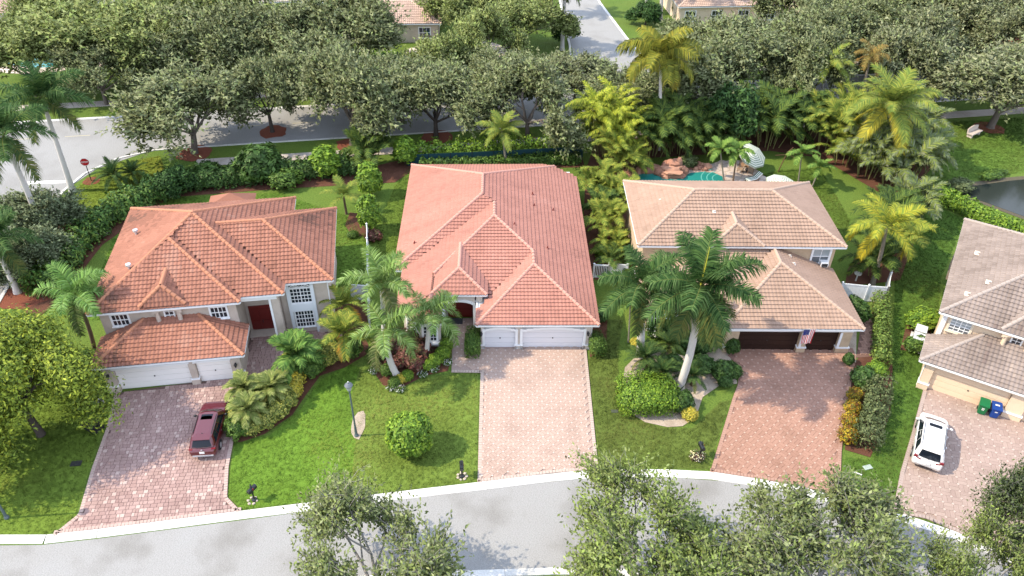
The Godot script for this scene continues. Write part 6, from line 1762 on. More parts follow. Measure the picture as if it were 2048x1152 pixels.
func yard_things() -> void:
	var maroon := paint("maroon_paint", Color(0.085, 0.004, 0.011))
	car("car", "dark red sport utility car parked on the rose-coloured paver driveway", Vector3(-21.27, 0.1, -38.55), 0.1,
		[[2.42, 0.8, 0.5, 0.78, 0.86], [2.36, 0.87, 0.4, 0.92, 1.0], [2.1, 0.93, 0.32, 1.02, 1.08], [0.4, 0.95, 0.3, 1.06, 1.1], [-1.0, 0.95, 0.3, 1.04, 1.1], [-1.45, 0.945, 0.3, 1.0, 1.08], [-1.95, 0.92, 0.32, 0.93, 1.02], [-2.3, 0.84, 0.36, 0.8, 0.92], [-2.46, 0.68, 0.42, 0.66, 0.78]],
		{"belt": 1.07, "roof": 1.69, "rear": 2.2, "front": -1.3, "roof_rear": 1.85, "roof_front": -0.55, "wb": 0.87, "wr": 0.68}, maroon,
		{"category": "car", "screen": Color(0.03, 0.035, 0.03), "dark_mirrors": true, "dark_rails": true, "axle_rear": 1.4, "axle_front": -1.45, "lamp_front": 0.78, "tails": [[0.76, 0.98, 2.28, Vector3(0.26, 0.07, 0.12)]], "sunroof": 0.5, "ribs": true, "bumper_y": 0.47, "bumper": Color(0.4, 0.4, 0.42), "plate_y": 0.82})
	var pearl := paint("pearl_white", Color(0.7, 0.7, 0.7))
	car("minivan", "white minivan with a dark sunroof parked on the right-hand driveway", Vector3(29.72, 0.1, -38.35), -0.48,
		[[2.56, 0.84, 0.5, 0.8, 0.86], [2.5, 0.92, 0.36, 0.95, 1.02], [2.25, 0.98, 0.3, 1.02, 1.08], [0.4, 1.0, 0.27, 1.04, 1.08], [-1.3, 1.0, 0.28, 1.0, 1.06], [-1.75, 0.985, 0.29, 0.96, 1.04], [-2.15, 0.95, 0.3, 0.87, 0.97], [-2.45, 0.86, 0.34, 0.74, 0.86], [-2.6, 0.68, 0.4, 0.6, 0.74]],
		{"belt": 1.06, "roof": 1.74, "rear": 2.4, "front": -1.75, "roof_rear": 2.08, "roof_front": -0.85, "wb": 0.92, "wr": 0.74}, pearl,
		{"category": "minivan", "screen": Color(0.05, 0.043, 0.035), "dark_mirrors": false, "dark_rails": true, "axle_rear": 1.45, "axle_front": -1.6, "lamp_front": 0.72, "tails": [[0.82, 1.05, 2.42, Vector3(0.24, 0.18, 0.14)], [0.62, 0.98, 2.5, Vector3(0.3, 0.06, 0.08)]], "sunroof": 0.34, "ribs": false, "bumper_y": 0.56, "bumper": Color(0.03, 0.03, 0.035), "plate_y": 0.84})
	# wheeled bins
	for k in 2:
		var c: Color = [Color(0.008, 0.13, 0.045), Color(0.008, 0.045, 0.22)][k]
		var bm := mat("bin_%d" % k, c, 0.45, 0.4)
		var o := thing("wheeled_bin", ["green wheeled rubbish bin against the cream garage door", "blue wheeled recycling bin with white stickers beside the green one"][k], "bin", [Vector3(35.05, 0.1, -41.75), Vector3(35.78, 0.1, -41.4)][k], -0.5 + k * 0.12, "wheeled bins by the cream garage")
		var rows := []
		for y in [0.08, 0.5, 0.98]:
			var w: float = 0.24 + y * 0.08
			var d: float = 0.28 + y * 0.1
			rows.append([Vector3(-w, y, -d), Vector3(w, y, -d), Vector3(w, y, d * 0.92), Vector3(w * 0.6, y, d), Vector3(-w * 0.6, y, d), Vector3(-w, y, d * 0.92), Vector3(-w, y, -d)])
		var b := MB.new()
		for i in 2:
			for j in 6: b.quad(rows[i][j], rows[i][j + 1], rows[i + 1][j + 1], rows[i + 1][j], (rows[i][j] + rows[i][j + 1]) * Vector3(1, 0, 1))
		part(o, "tub", b.mesh(), bm)
		var lid := MB.new()
		lid.quad(Vector3(-0.34, 1.08, -0.42), Vector3(0.34, 1.08, -0.42), Vector3(0.34, 1.0, 0.43), Vector3(-0.34, 1.0, 0.43), Vector3.UP)
		lid.box(Vector3(0, 1.0, 0), Vector3(0.69, 0.06, 0.86), Basis(Vector3.RIGHT, 0.09))
		var lp := part(o, "lid", lid.mesh(), bm)
		part(lp, "sticker", MB.new().box(Vector3(0.0, 1.062, -0.05), Vector3(0.3, 0.01, 0.14), Basis(Vector3.RIGHT, 0.09)).mesh() if k == 1 else MB.new().box(Vector3(0, 0.55, 0.34), Vector3(0.16, 0.08, 0.012)).mesh(), mat("plate_white"))
		part(lp, "handle", MB.new().tube([Vector3(-0.25, 1.04, -0.46), Vector3(0.25, 1.04, -0.46)], [0.022, 0.022], 6).mesh(), bm)
		for s in [-0.26, 0.26]:
			part(o, "wheel", MB.new().tube([Vector3(s - 0.03, 0.13, -0.32), Vector3(s + 0.03, 0.13, -0.32)], [0.13, 0.13], 12).mesh(), mat("tyre"))
		part(o, "front_label", MB.new().box(Vector3(0, 0.7, 0.365), Vector3(0.18, 0.07, 0.012)).mesh(), mat("plate_white"))
	street_lamp(Vector3(-10.97,0,-38.63), "dark street lamp standing in a small pebble patch on the front lawn")
	street_lamp(Vector3(-32.21,0,-31.27), "street lamp at the outermost corner beside the shade tree's lawn")
	mailbox(Vector3(-16.76,0,-32.95), -0.5, "black mailbox at the kerb corner of the rose-coloured driveway")
	mailbox(Vector3(-3.22,0,-35.13), 0.1, "black mailbox in a ring of stones beside the pinkish driveway")
	mailbox(Vector3(13.3,0,-37.14), 0.2, "black mailbox rising from pale flowers beside the brick-red driveway")
	var stone := [rock_mesh(1), rock_mesh(2), rock_mesh(3), rock_mesh(4)]
	var palest := ground_mat("pale_rock", [Color(0.36, 0.28, 0.22), Color(0.5, 0.41, 0.33), Color(0.62, 0.52, 0.43)], 1.2, [], 0.1)
	for q in [[Vector3(-3.22,0,-35.13), 7, 0.3], [Vector3(-16.87,0,-32.87), 6, 0.28]]:
		for i in q[1]:
			var a: float = TAU * i / q[1]
			var b := solo("edging_stone", stone[i % 4], palest, "small pale stone in the ring at the pinkish driveway's mailbox" if q[1] == 7 else "small pale stone at the foot of the rose driveway's mailbox", "stone", "stones round the mailbox of the pinkish drive" if q[1] == 7 else "stones round the mailbox of the rose drive", q[0] + Vector3(cos(a) * q[2], 0.04, sin(a) * q[2]), i)
			b.scale = Vector3(0.1, 0.06, 0.09) * rf(0.8, 1.2)
	# basketball hoop
	var hb := Vector3(-29.25,0,-38.96)
	var o := thing("basketball_hoop", "portable basketball hoop with a black base at the edge of the rose-coloured driveway", "basketball hoop", hb, -0.5)
	var blk := mat("hoop_black", Color(0.016, 0.016, 0.018), 0.5)
	part(o, "base", MB.new().box(Vector3(-0.75, 0.16, 0.25), Vector3(1.5, 0.3, 0.85)).box(Vector3(-0.85, 0.33, 0.25), Vector3(1.1, 0.06, 0.6)).mesh(), blk)
	part(o, "pole", MB.new().tube([Vector3(-0.15, 0.2, 0.1), Vector3(-0.05, 1.6, 0), Vector3(0.0, 2.75, -0.05)], [0.06, 0.06, 0.055], 8).mesh(), blk)
	part(o, "arm", MB.new().bar(Vector3(0, 2.55, -0.05), Vector3(0.5, 2.75, -0.05), 0.06, 0.06).bar(Vector3(0, 2.2, -0.05), Vector3(0.5, 2.5, -0.05), 0.05, 0.05).mesh(), blk)
	var bb := part(o, "backboard", MB.new().box(Vector3(0.53, 2.8, -0.05), Vector3(0.04, 0.75, 1.1)).mesh(), mat("board_white", Color(0.62, 0.62, 0.62), 0.3))
	var ln := MB.new()
	for y in [2.43, 3.17]: ln.box(Vector3(0.555, y, -0.05), Vector3(0.02, 0.06, 1.12))
	for z in [-0.6, 0.5]: ln.box(Vector3(0.555, 2.8, z), Vector3(0.02, 0.8, 0.06))
	for y in [2.6, 2.95]: ln.box(Vector3(0.555, y, -0.05), Vector3(0.02, 0.04, 0.5))
	for z in [-0.3, 0.2]: ln.box(Vector3(0.555, 2.78, z), Vector3(0.02, 0.39, 0.04))
	part(bb, "board_lines", ln.mesh(), blk)
	var rim := MB.new()
	var net := MB.new()
	for k in 14:
		var a := TAU * k / 14
		var b := TAU * (k + 1) / 14
		var A := Vector3(0.82 + cos(a) * 0.23, 2.55, -0.05 + sin(a) * 0.23)
		rim.bar(A, Vector3(0.82 + cos(b) * 0.23, 2.55, -0.05 + sin(b) * 0.23), 0.03, 0.03)
		net.bar(A, Vector3(0.82 + cos(b) * 0.13, 2.15, -0.05 + sin(b) * 0.13), 0.012, 0.012)
		net.bar(A, Vector3(0.82 + cos(a - 0.45) * 0.13, 2.15, -0.05 + sin(a - 0.45) * 0.13), 0.012, 0.012)
	part(o, "rim", rim.mesh(), mat("hoop_orange", Color(0.55, 0.14, 0.02), 0.5))
	part(o, "net", net.mesh(), mat("plate_white"))
	# stop sign
	o = thing("stop_sign", "red octagonal stop sign on a dark post at the junction", "stop sign", Vector3(-45.06,0,-74), 0.25)
	part(o, "post", MB.new().tube([Vector3(0, 0, 0), Vector3(0, 2.4, 0)], [0.045, 0.045], 8).mesh(), mat("lamp_black", Color(0.018, 0.017, 0.018)))
	var oc := func(r: float, z: float) -> Array:
		var a := []
		for k in 8: a.append(Vector3(cos(TAU * (k + 0.5) / 8) * r, 2.3 + sin(TAU * (k + 0.5) / 8) * r, z))
		return a
	var plate := MB.new()
	plate.face((oc as Callable).call(0.46, 0.06), Vector3(0, 0, 1))
	plate.face((oc as Callable).call(0.46, 0.045), Vector3(0, 0, -1))
	var pl := part(o, "plate", plate.mesh(), mat("sign_white", Color(0.7, 0.7, 0.7), 0.4))
	part(pl, "red_face", MB.new().face((oc as Callable).call(0.425, 0.066), Vector3(0, 0, 1)).mesh(), mat("sign_red", Color(0.42, 0.012, 0.02), 0.4))
	var tm := TextMesh.new()
	tm.text = "STOP"
	var sf := SystemFont.new()
	sf.font_names = PackedStringArray(["Droid Sans"])
	sf.font_weight = 700
	tm.font = sf
	tm.font_size = 40
	tm.pixel_size = 0.0068
	tm.depth = 0.006
	part(pl, "lettering", tm, mat("sign_white"), Transform3D(Basis.IDENTITY, Vector3(0, 2.3, 0.072)))
	# boxes set in the ground and around the houses
	for k in 2:
		var mb := solo("meter_cover", MB.new().box(Vector3(0, 0.02, 0), Vector3(0.36, 0.06, 0.46)).lathe(Vector3(0, 0.05, 0), [Vector2(0.1, 0), Vector2(0.1, 0.012), Vector2(0.001, 0.014)], 10).mesh(), mat("cover_black", Color(0.025, 0.025, 0.027), 0.7), ["dark meter cover in the lawn below the shade tree, nearer the tree", "dark meter cover in the lawn below the shade tree, nearer the driveway"][k], "meter cover", "meter covers in the lawn", [Vector3(-29.93,0,-35.74), Vector3(-29.58,0,-35.79)][k], 0.1)
	solo("meter_cover", MB.new().box(Vector3(0, 0.02, 0), Vector3(0.62, 0.06, 0.36)).mesh(), mat("cover_green", Color(0.3, 0.36, 0.32), 0.7), "pale green cover plate in the grass strip between two driveways", "cover plate", "", Vector3(24.82,0,-36.41), 0.3)
	solo("meter_cover", MB.new().box(Vector3(0, 0.02, 0), Vector3(0.5, 0.05, 0.3)).mesh(), mat("cover_dim", Color(0.06, 0.07, 0.05), 0.8), "dull flat cover plate in the lawn beside the island hedge", "cover plate", "", Vector3(7.74,0,-41.39), 0.0)
	solo("white_pipe", MB.new().tube([Vector3(-0.22, 0.06, -0.1), Vector3(0.22, 0.05, 0.12)], [0.05, 0.05], 8).mesh(), mat("plate_white"), "short white pipe lying in the grass below the croton hedge", "pipe", "", Vector3(23.96,0,-35.83))
	solo("driftwood_log", MB.new().tube([Vector3(-0.6, 0.9, 0.1), Vector3(0, 1.0, 0), Vector3(0.5, 1.12, -0.1), Vector3(0.8, 1.3, -0.1)], [0.09, 0.12, 0.08, 0.03], 8).tube([Vector3(-0.1, 1.0, 0), Vector3(-0.55, 1.2, -0.2)], [0.06, 0.02], 6).tube([Vector3(-0.4, 0.1, 0.1), Vector3(-0.3, 0.95, 0.05)], [0.08, 0.07], 6).mesh(), bark("driftwood", Color(0.36, 0.27, 0.2)), "bleached branch lying across the top of the island hedge", "branch", "", Vector3(9.33,0,-42.6))
	o = thing("pool_pump", "white pump on a pale slab against the long dark hedge", "pump", Vector3(-39.91,0,-64.11), 0.4)
	part(o, "slab", MB.new().box(Vector3(0, 0.1, 0), Vector3(1.3, 0.2, 0.9)).mesh(), mat("slab_grey", Color(0.5, 0.5, 0.5), 0.8))
	part(o, "tank", MB.new().lathe(Vector3(0, 0.2, 0), [Vector2(0.28, 0), Vector2(0.3, 0.5), Vector2(0.2, 0.62), Vector2(0.001, 0.66)], 12).mesh(), mat("plate_white"))
	o = thing("air_conditioners", "two pale air conditioner cabinets on a slab beside the cream house", "air conditioner", Vector3(33.4, 0, -49.6), -0.53)
	o.name = numbered("air_conditioner")
	for k in 2:
		part(o, "cabinet", MB.new().box(Vector3(0, 0.62, -0.55 + k * 1.15), Vector3(0.85, 1.15, 0.95)).mesh(), mat("cabinet_grey", Color(0.5, 0.52, 0.54), 0.5))
		part(o, "fan_grille", MB.new().lathe(Vector3(0, 1.2, -0.55 + k * 1.15), [Vector2(0.34, 0), Vector2(0.34, 0.02), Vector2(0.001, 0.03)], 14).mesh(), mat("grille_grey", Color(0.42, 0.44, 0.46), 0.6))
	part(o, "slab", MB.new().box(Vector3(0, 0.03, 0), Vector3(1.2, 0.1, 2.6)).mesh(), mat("slab_grey"))
	part(o, "pipe", MB.new().tube([Vector3(0.4, 0.9, 0.9), Vector3(1.2, 1.0, 0.9), Vector3(1.7, 1.0, 0.9)], [0.04, 0.04, 0.04], 6).mesh(), mat("plate_white"))
	solo("garden_globe", MB.new().lathe(Vector3.ZERO, [Vector2(0.07, 0), Vector2(0.05, 0.7), Vector2(0.3, 0.8), Vector2(0.34, 0.9), Vector2(0.001, 0.86)], 12).mesh(), mat("plate_white"), "white bird bath behind the white vinyl fence", "bird bath", "", Vector3(31.21,0,-58.04))
	# fences
	var vinyl := mat("white_vinyl", Color(0.66, 0.69, 0.73), 0.4)
	fence([Vector2(28.72,-55.35),Vector2(30.69,-55.04),Vector2(32.56,-54.87)], 1.75, vinyl, "vinyl_fence", "white vinyl fence between the sand-coloured house and the hedge", true, 2.2)
	fence([Vector2(32.56,-54.87),Vector2(33.73,-57.35)], 1.75, vinyl, "vinyl_fence", "short white vinyl fence end behind the tall side hedge", true, 2.2)
	fence([Vector2(-14.31,-66.01),Vector2(-12.88,-57.16),Vector2(-11.8,-50.59)], 1.7, vinyl, "vinyl_fence", "long white fence between the red-roofed and the coral houses", true, 2.4)
	fence([Vector2(-12.42,-54.13),Vector2(-13.87,-54.24)], 1.7, vinyl, "vinyl_fence", "white fence return beside the red-roofed house", true, 2.4)
	fence([Vector2(7.34,-57.94),Vector2(8.7,-57.89)], 1.5, vinyl, "picket_gate", "white picket gate beside the coral house", false, 1.4)
	fence([Vector2(8.7,-57.89),Vector2(10.31,-57.7)], 1.7, vinyl, "vinyl_fence", "white fence between the picket gate and the sand-coloured house", true, 2.0)
	var f2 := thing("screen_fence", "dark teal mesh fence half covered by the hedge behind the coral house", "fence")
	var fp := along([Vector2(-11.78,-78.13),Vector2(-3.77,-79.05),Vector2(7.79,-80.68)], 2.4)
	for i in fp.size() - 1:
		part(f2, "post", MB.new().tube([Vector3(fp[i].x, 0, fp[i].y), Vector3(fp[i].x, 1.5, fp[i].y)], [0.04, 0.04], 6).mesh(), mat("lamp_black"))
		part(f2, "mesh_panel", MB.new().bar(Vector3(fp[i].x, 0.78, fp[i].y), Vector3(fp[i + 1].x, 0.78, fp[i + 1].y), 0.03, 1.36).mesh(), mat("mesh_teal", Color(0.012, 0.05, 0.06), 0.8))
	# stone garden bench in the park
	o = thing("garden_bench", "pale stone garden bench on the park lawn", "bench", Vector3(55.2, 0, -87.8), 0.62)
	var bs := ground_mat("bench_stone", [Color(0.4, 0.34, 0.3), Color(0.5, 0.43, 0.38), Color(0.58, 0.5, 0.45)], 1.0, [], 0.1)
	part(o, "seat", MB.new().box(Vector3(0, 0.5, 0.15), Vector3(2.2, 0.14, 0.75)).mesh(), bs)
	var bk := MB.new()
	for i in 8:
		var u := -1.0 + (i + 0.5) / 4.0
		bk.box(Vector3(u * 1.08, 0.57 + (0.62 - 0.2 * u * u) * 0.5, -0.2), Vector3(0.272, 0.62 - 0.2 * u * u, 0.14), Basis(Vector3.RIGHT, -0.15))
	part(o, "backrest", bk.mesh(), bs)
	for s in [-0.8, 0.8]:
		part(o, "leg", MB.new().box(Vector3(s, 0.22, 0.1), Vector3(0.28, 0.44, 0.6)).mesh(), bs)
	solo("bollard", MB.new().lathe(Vector3.ZERO, [Vector2(0.12, 0), Vector2(0.12, 0.9), Vector2(0.09, 0.98), Vector2(0.001, 1.04)], 12).mesh(), mat("lamp_black"), "dark bollard at the near kerb of the street", "bollard", "", Vector3(4.94,0,-27.17))
	# a parked car in the shade beyond the road, and one by the park road
	car("car", "black car parked in deep shade beside the thin palms beyond the road", Vector3(33.95,0,-128.97), 1.4,
		[[2.3, 0.75, 0.45, 0.75, 0.82], [2.2, 0.85, 0.35, 0.88, 0.94], [1.9, 0.9, 0.28, 0.93, 0.97], [0.4, 0.91, 0.26, 0.92, 0.95], [-1.0, 0.91, 0.26, 0.9, 0.94], [-1.5, 0.9, 0.27, 0.86, 0.92], [-1.95, 0.87, 0.3, 0.78, 0.86], [-2.2, 0.76, 0.34, 0.66, 0.76], [-2.3, 0.6, 0.4, 0.56, 0.66]],
		{"belt": 0.92, "roof": 1.42, "rear": 1.9, "front": -1.2, "roof_rear": 1.1, "roof_front": -0.3, "wb": 0.82, "wr": 0.6}, paint("black_paint", Color(0.01, 0.01, 0.011)),
		{"category": "car", "screen": Color(0.02, 0.02, 0.02), "dark_mirrors": true, "dark_rails": true, "axle_rear": 1.35, "axle_front": -1.4, "lamp_front": 0.65, "tails": [[0.7, 0.8, 2.22, Vector3(0.26, 0.12, 0.1)]], "sunroof": 0.3, "ribs": false, "bumper_y": 0.45, "bumper": Color(0.03, 0.03, 0.03), "plate_y": 0.7})

# ---------------------------------------------------------------- the pool garden behind the sand-coloured house
func pool_garden() -> void:
	var deck := [Vector2(11.6,-75.16),Vector2(12.94,-77.49),Vector2(21.29,-78.52),Vector2(21.91,-79.45),Vector2(23.34,-80.42),Vector2(25.73,-80.49),Vector2(27.37,-77.9),Vector2(27.58,-75.61),Vector2(28.73,-75),Vector2(27.18,-72.06),Vector2(11.67,-71.64)]
	struct("terrace", MB.new().prism(deck, 0.0, 0.035).mesh(), ground_mat("terrace_bed", [Color(0.3, 0.23, 0.19), Color(0.4, 0.32, 0.27), Color(0.46, 0.38, 0.32)], 0.7, [], 0.1))
	var root := Node3D.new()
	root.name = numbered("flagstone_paving")
	add_child(root)
	root.set_meta("kind", "structure")
	var pk := PackedVector2Array(deck)
	var org := Vector2(11.15,-71.63)
	for i in 26:
		for j in 14:
			var c := org + Vector2(i * 0.95 + (j % 2) * 0.4, -j * 0.85)
			if not inside(c, pk): continue
			var q := []
			for k in 6: q.append(Vector2.from_angle(TAU * k / 6 + 0.2) * rf(0.4, 0.5))
			var t := rf(0.42, 0.6)
			part(root, "flagstone", stone_mesh(q, 0.03, 0.02), ground_mat("flag%d" % (rng.randi() % 4), [Color(t, t * 0.83, t * 0.72) * 0.85, Color(t, t * 0.83, t * 0.72), Color(t, t * 0.84, t * 0.74) * 1.1], 0.9, [], 0.1), Transform3D(Basis.IDENTITY, Vector3(c.x, 0.035, c.y)))
	var pool := [Vector2(12.77,-75.95),Vector2(13.28,-76.62),Vector2(14.16,-77.08),Vector2(15.26,-77.11),Vector2(16.14,-76.7),Vector2(16.92,-76.06),Vector2(17.65,-75.87),Vector2(18.56,-76.76),Vector2(19.55,-77.46),Vector2(20.87,-77.72),Vector2(22.1,-77.53),Vector2(22.83,-76.78),Vector2(22.83,-75.69),Vector2(22.1,-74.18),Vector2(19.76,-73.08),Vector2(16.04,-72.98),Vector2(13.49,-73.73),Vector2(12.75,-74.76)]
	var rim := Geometry2D.offset_polygon(PackedVector2Array(pool), 0.35)[0]
	struct("pool_coping", MB.new().prism(Array(rim), 0.0, 0.09).mesh(), ground_mat("coping", [Color(0.36, 0.24, 0.18), Color(0.46, 0.33, 0.26), Color(0.54, 0.41, 0.33)], 0.9, [], 0.1))
	struct("pool_water", MB.new().sheet(pool, 0.1).mesh(), mat("pool_green", Color(0.02, 0.19, 0.165), 0.04, 0.5))
	for k in 3:
		var s := []
		var c := Vector2(22.81,-76.12)
		for i in 12:
			var a := PI * 0.55 + PI * 0.85 * i / 11
			s.append(c + Vector2(cos(a), sin(a)) * (1.1 + k * 0.6))
		for i in range(11, -1, -1):
			var a := PI * 0.55 + PI * 0.85 * i / 11
			s.append(c + Vector2(cos(a), sin(a)) * (1.22 + k * 0.6))
		struct("pool_step", MB.new().sheet(s, 0.106 + k * 0.002).mesh(), mat("step_teal", Color(0.1, 0.34, 0.3), 0.2))
	var rk := [rock_mesh(11, 10, 7), rock_mesh(12, 10, 7), rock_mesh(13, 10, 7), rock_mesh(14, 10, 7)]
	var rm := []
	for i in 3:
		var c: Color = [Color(0.38, 0.19, 0.13), Color(0.3, 0.16, 0.115), Color(0.46, 0.25, 0.17)][i]
		rm.append(ground_mat("red_rock%d" % i, [c * 0.6, c, c * 1.25], 0.9, [], 0.1))
	var n := 0
	for q in [Vector2(12.52,-76.7),Vector2(13.11,-77.05),Vector2(13.71,-77.51),Vector2(14.34,-77.64),Vector2(14.88,-77.55),Vector2(15.5,-77.68),Vector2(15.9,-77.35),Vector2(16.33,-76.92),Vector2(12.98,-77.83),Vector2(14.14,-78.31),Vector2(15.19,-78.23),Vector2(15.81,-78.36),Vector2(19.09,-78),Vector2(19.63,-78.58),Vector2(20.13,-78.26),Vector2(20.67,-78.5),Vector2(21.11,-78.17),Vector2(21.56,-78.75),Vector2(20.59,-79.3),Vector2(19.95,-79.17),Vector2(21.08,-79.2),Vector2(16.29,-77.81),Vector2(18.72,-77.43),Vector2(16.53,-76.38),Vector2(18.28,-76.43),Vector2(12.19,-75.6),Vector2(11.93,-76.25)]:
		var b: MeshInstance3D = solo("boulder", rk[n % 4], rm[n % 3], "reddish boulder along the far edge of the garden pool", "boulder", "boulders round the garden pool", Vector3(q.x, 0.1, q.y), n * 1.7)
		b.scale = Vector3(0.52, 0.42, 0.46) * rf(0.7, 1.25)
		n += 1
	var wf := thing("waterfall_rock", "tall stacked red waterfall rock at the middle of the pool's far edge", "rock", Vector3(17.36,0,-76.84))
	var slabs := [[Vector3(0, 0.35, 0.1), Vector3(1.5, 0.5, 0.8)], [Vector3(-0.1, 0.95, -0.2), Vector3(1.15, 0.32, 0.7)], [Vector3(0.15, 1.35, -0.5), Vector3(0.85, 0.4, 0.6)], [Vector3(0.55, 1.2, -0.5), Vector3(0.5, 0.8, 0.5)], [Vector3(-0.75, 0.8, -0.6), Vector3(0.55, 0.7, 0.5)], [Vector3(1.25, 0.5, -0.3), Vector3(0.6, 0.6, 0.5)], [Vector3(-1.35, 0.4, -0.2), Vector3(0.6, 0.55, 0.5)], [Vector3(0, 0.75, 0.45), Vector3(1.0, 0.16, 0.6)]]
	for i in slabs.size():
		part(wf, "rock", rk[i % 4], rm[2] if i in [1, 7] else rm[i % 2], Transform3D(Basis(Vector3.UP, i * 1.1).scaled(slabs[i][1]), slabs[i][0]))
	# umbrella, table, chairs
	umbrella(Vector3(25.98,0,-78.09), Vector3(0.35, 1, 0.42), 1.7, "green and white striped umbrella tilted over the garden table")
	umbrella(Vector3(27.6,0,-72.27), Vector3(0.02, 1, 0.05), 1.5, "upright striped umbrella half hidden by the sand-coloured roof's back edge")
	var wood := mat("teak", Color(0.26, 0.16, 0.1), 0.6)
	var tb := thing("garden_table", "round garden table under the tilted umbrella", "table", Vector3(25.69,0,-78.31))
	part(tb, "tabletop", MB.new().lathe(Vector3.ZERO, [Vector2(0.001, 0.7), Vector2(0.6, 0.7), Vector2(0.6, 0.74), Vector2(0.001, 0.74)], 18).mesh(), wood)
	for k in 4:
		var a := TAU * (k + 0.5) / 4
		part(tb, "leg", MB.new().bar(Vector3(cos(a) * 0.45, 0, sin(a) * 0.45), Vector3(cos(a) * 0.4, 0.7, sin(a) * 0.4), 0.05, 0.05).mesh(), wood)
	var spots := [[Vector3(24.98,0,-77.84), 1.2, "garden chair at the pool side of the round table"], [Vector3(26.07,0,-77.53), -0.4, "garden chair nearest the house at the round table"], [Vector3(26.92,0,-79.02), -2.2, "garden chair with its high back turned, far side of the round table"], [Vector3(25.61,0,-79.44), 2.6, "garden chair behind the umbrella pole"]]
	for s in spots:
		var c := thing("garden_chair", s[2], "chair", s[0], s[1], "chairs round the garden table")
		part(c, "seat", MB.new().box(Vector3(0, 0.42, 0), Vector3(0.55, 0.05, 0.52)).mesh(), mat("sling_tan", Color(0.36, 0.27, 0.2), 0.8))
		part(c, "backrest", MB.new().box(Vector3(0, 0.74, 0.32), Vector3(0.55, 0.66, 0.04), Basis(Vector3.RIGHT, 0.25)).mesh(), mat("sling_tan"))
		for x in [-0.27, 0.27]:
			for z in [-0.24, 0.24]:
				part(c, "leg", MB.new().bar(Vector3(x, 0, z), Vector3(x, 0.42 if z > 0 else 0.62, z), 0.04, 0.04).mesh(), wood)
			part(c, "armrest", MB.new().box(Vector3(x, 0.63, 0.02), Vector3(0.06, 0.04, 0.56)).mesh(), wood)
	var lg := thing("sun_lounger", "striped sun lounger with its back raised on the terrace", "sun lounger", Vector3(26.05,0,-75.99), -1.15)
	part(lg, "frame", MB.new().box(Vector3(0, 0.28, 0.2), Vector3(0.68, 0.05, 1.5)).mesh(), wood)
	for x in [-0.3, 0.3]:
		for z in [-0.45, 0.85]: part(lg, "leg", MB.new().box(Vector3(x, 0.14, z), Vector3(0.05, 0.28, 0.05)).mesh(), wood)
	for k in 6:
		var cm := mat("stripe_green", Color(0.035, 0.1, 0.06), 0.8) if k % 2 == 0 else mat("stripe_white", Color(0.68, 0.68, 0.64), 0.8)
		part(lg, "cushion_stripe", MB.new().box(Vector3(-0.275 + k * 0.11, 0.35, 0.35), Vector3(0.108, 0.1, 1.25)).box(Vector3(-0.275 + k * 0.11, 0.62, -0.5), Vector3(0.108, 0.1, 0.85), Basis(Vector3.RIGHT, 0.72)).mesh(), cm)
	var ps := thing("rusty_post", "leaning rusty post with broken cross arms on the back lawn", "post", Vector3(29.33,0,-78.18))
	var rust := mat("rust", Color(0.12, 0.06, 0.035), 0.85)
	part(ps, "pole", MB.new().tube([Vector3.ZERO, Vector3(0.35, 1.6, 0), Vector3(0.55, 2.3, -0.1), Vector3(1.1, 2.9, -0.2)], [0.06, 0.05, 0.05, 0.035], 7).mesh(), rust)
	part(ps, "cross_arm", MB.new().tube([Vector3(-0.7, 2.0, 0), Vector3(1.3, 2.15, -0.1)], [0.035, 0.03], 6).mesh(), rust)
	part(ps, "cross_arm", MB.new().tube([Vector3(0.5, 2.25, 0), Vector3(1.5, 1.75, 0.2)], [0.03, 0.025], 6).mesh(), rust)

func umbrella(at: Vector3, up: Vector3, r: float, label: String) -> void:
	var o := thing("garden_umbrella", label, "umbrella", at, 0.0, "striped umbrellas by the pool")
	var u := up.normalized()
	var top := Vector3(0, 1.9, 0) + u * 0.75
	part(o, "pole", MB.new().tube([Vector3.ZERO, Vector3(0, 1.9, 0), top], [0.03, 0.03, 0.025], 8).mesh(), mat("pole_white", Color(0.6, 0.6, 0.58), 0.4))
	part(o, "base", MB.new().lathe(Vector3.ZERO, [Vector2(0.28, 0), Vector2(0.28, 0.06), Vector2(0.05, 0.12)], 12).mesh(), mat("lamp_black"))
	var x := u.cross(Vector3(0.2, 0, 1)).normalized()
	var z := x.cross(u)
	var apex := Vector3(0, 1.9, 0) + u * 0.7
	for k in 8:
		var a := TAU * k / 8
		var b := TAU * (k + 1) / 8
		var A := apex + (x * cos(a) + z * sin(a)) * r - u * 0.55
		var B := apex + (x * cos(b) + z * sin(b)) * r - u * 0.55
		var m := MB.new()
		m.tinted = true
		for s in 14:
			m.col = Color(0.2, 0.27, 0.19) if s % 2 == 1 else Color(0.66, 0.67, 0.58)
			var t0 := (s + (0.2 if s % 2 == 1 else 0.0)) / 14.0
			var t1 := (s + (1.2 if s % 2 == 0 else 1.0)) / 14.0
			m.quad(apex.lerp(A, t0), apex.lerp(B, t0), apex.lerp(B, t1), apex.lerp(A, t1), u)
		m.col = Color(0.66, 0.67, 0.6)
		m.quad(A, B, B - u * 0.16, A - u * 0.16, x * cos(a) + z * sin(a))
		part(o, "canopy_panel", m.mesh(), tinted("umbrella_cloth", 0.85, 0.3))
		part(o, "rib", MB.new().bar(apex - u * 0.03, A - u * 0.02, 0.02, 0.02).mesh(), mat("pole_white"))
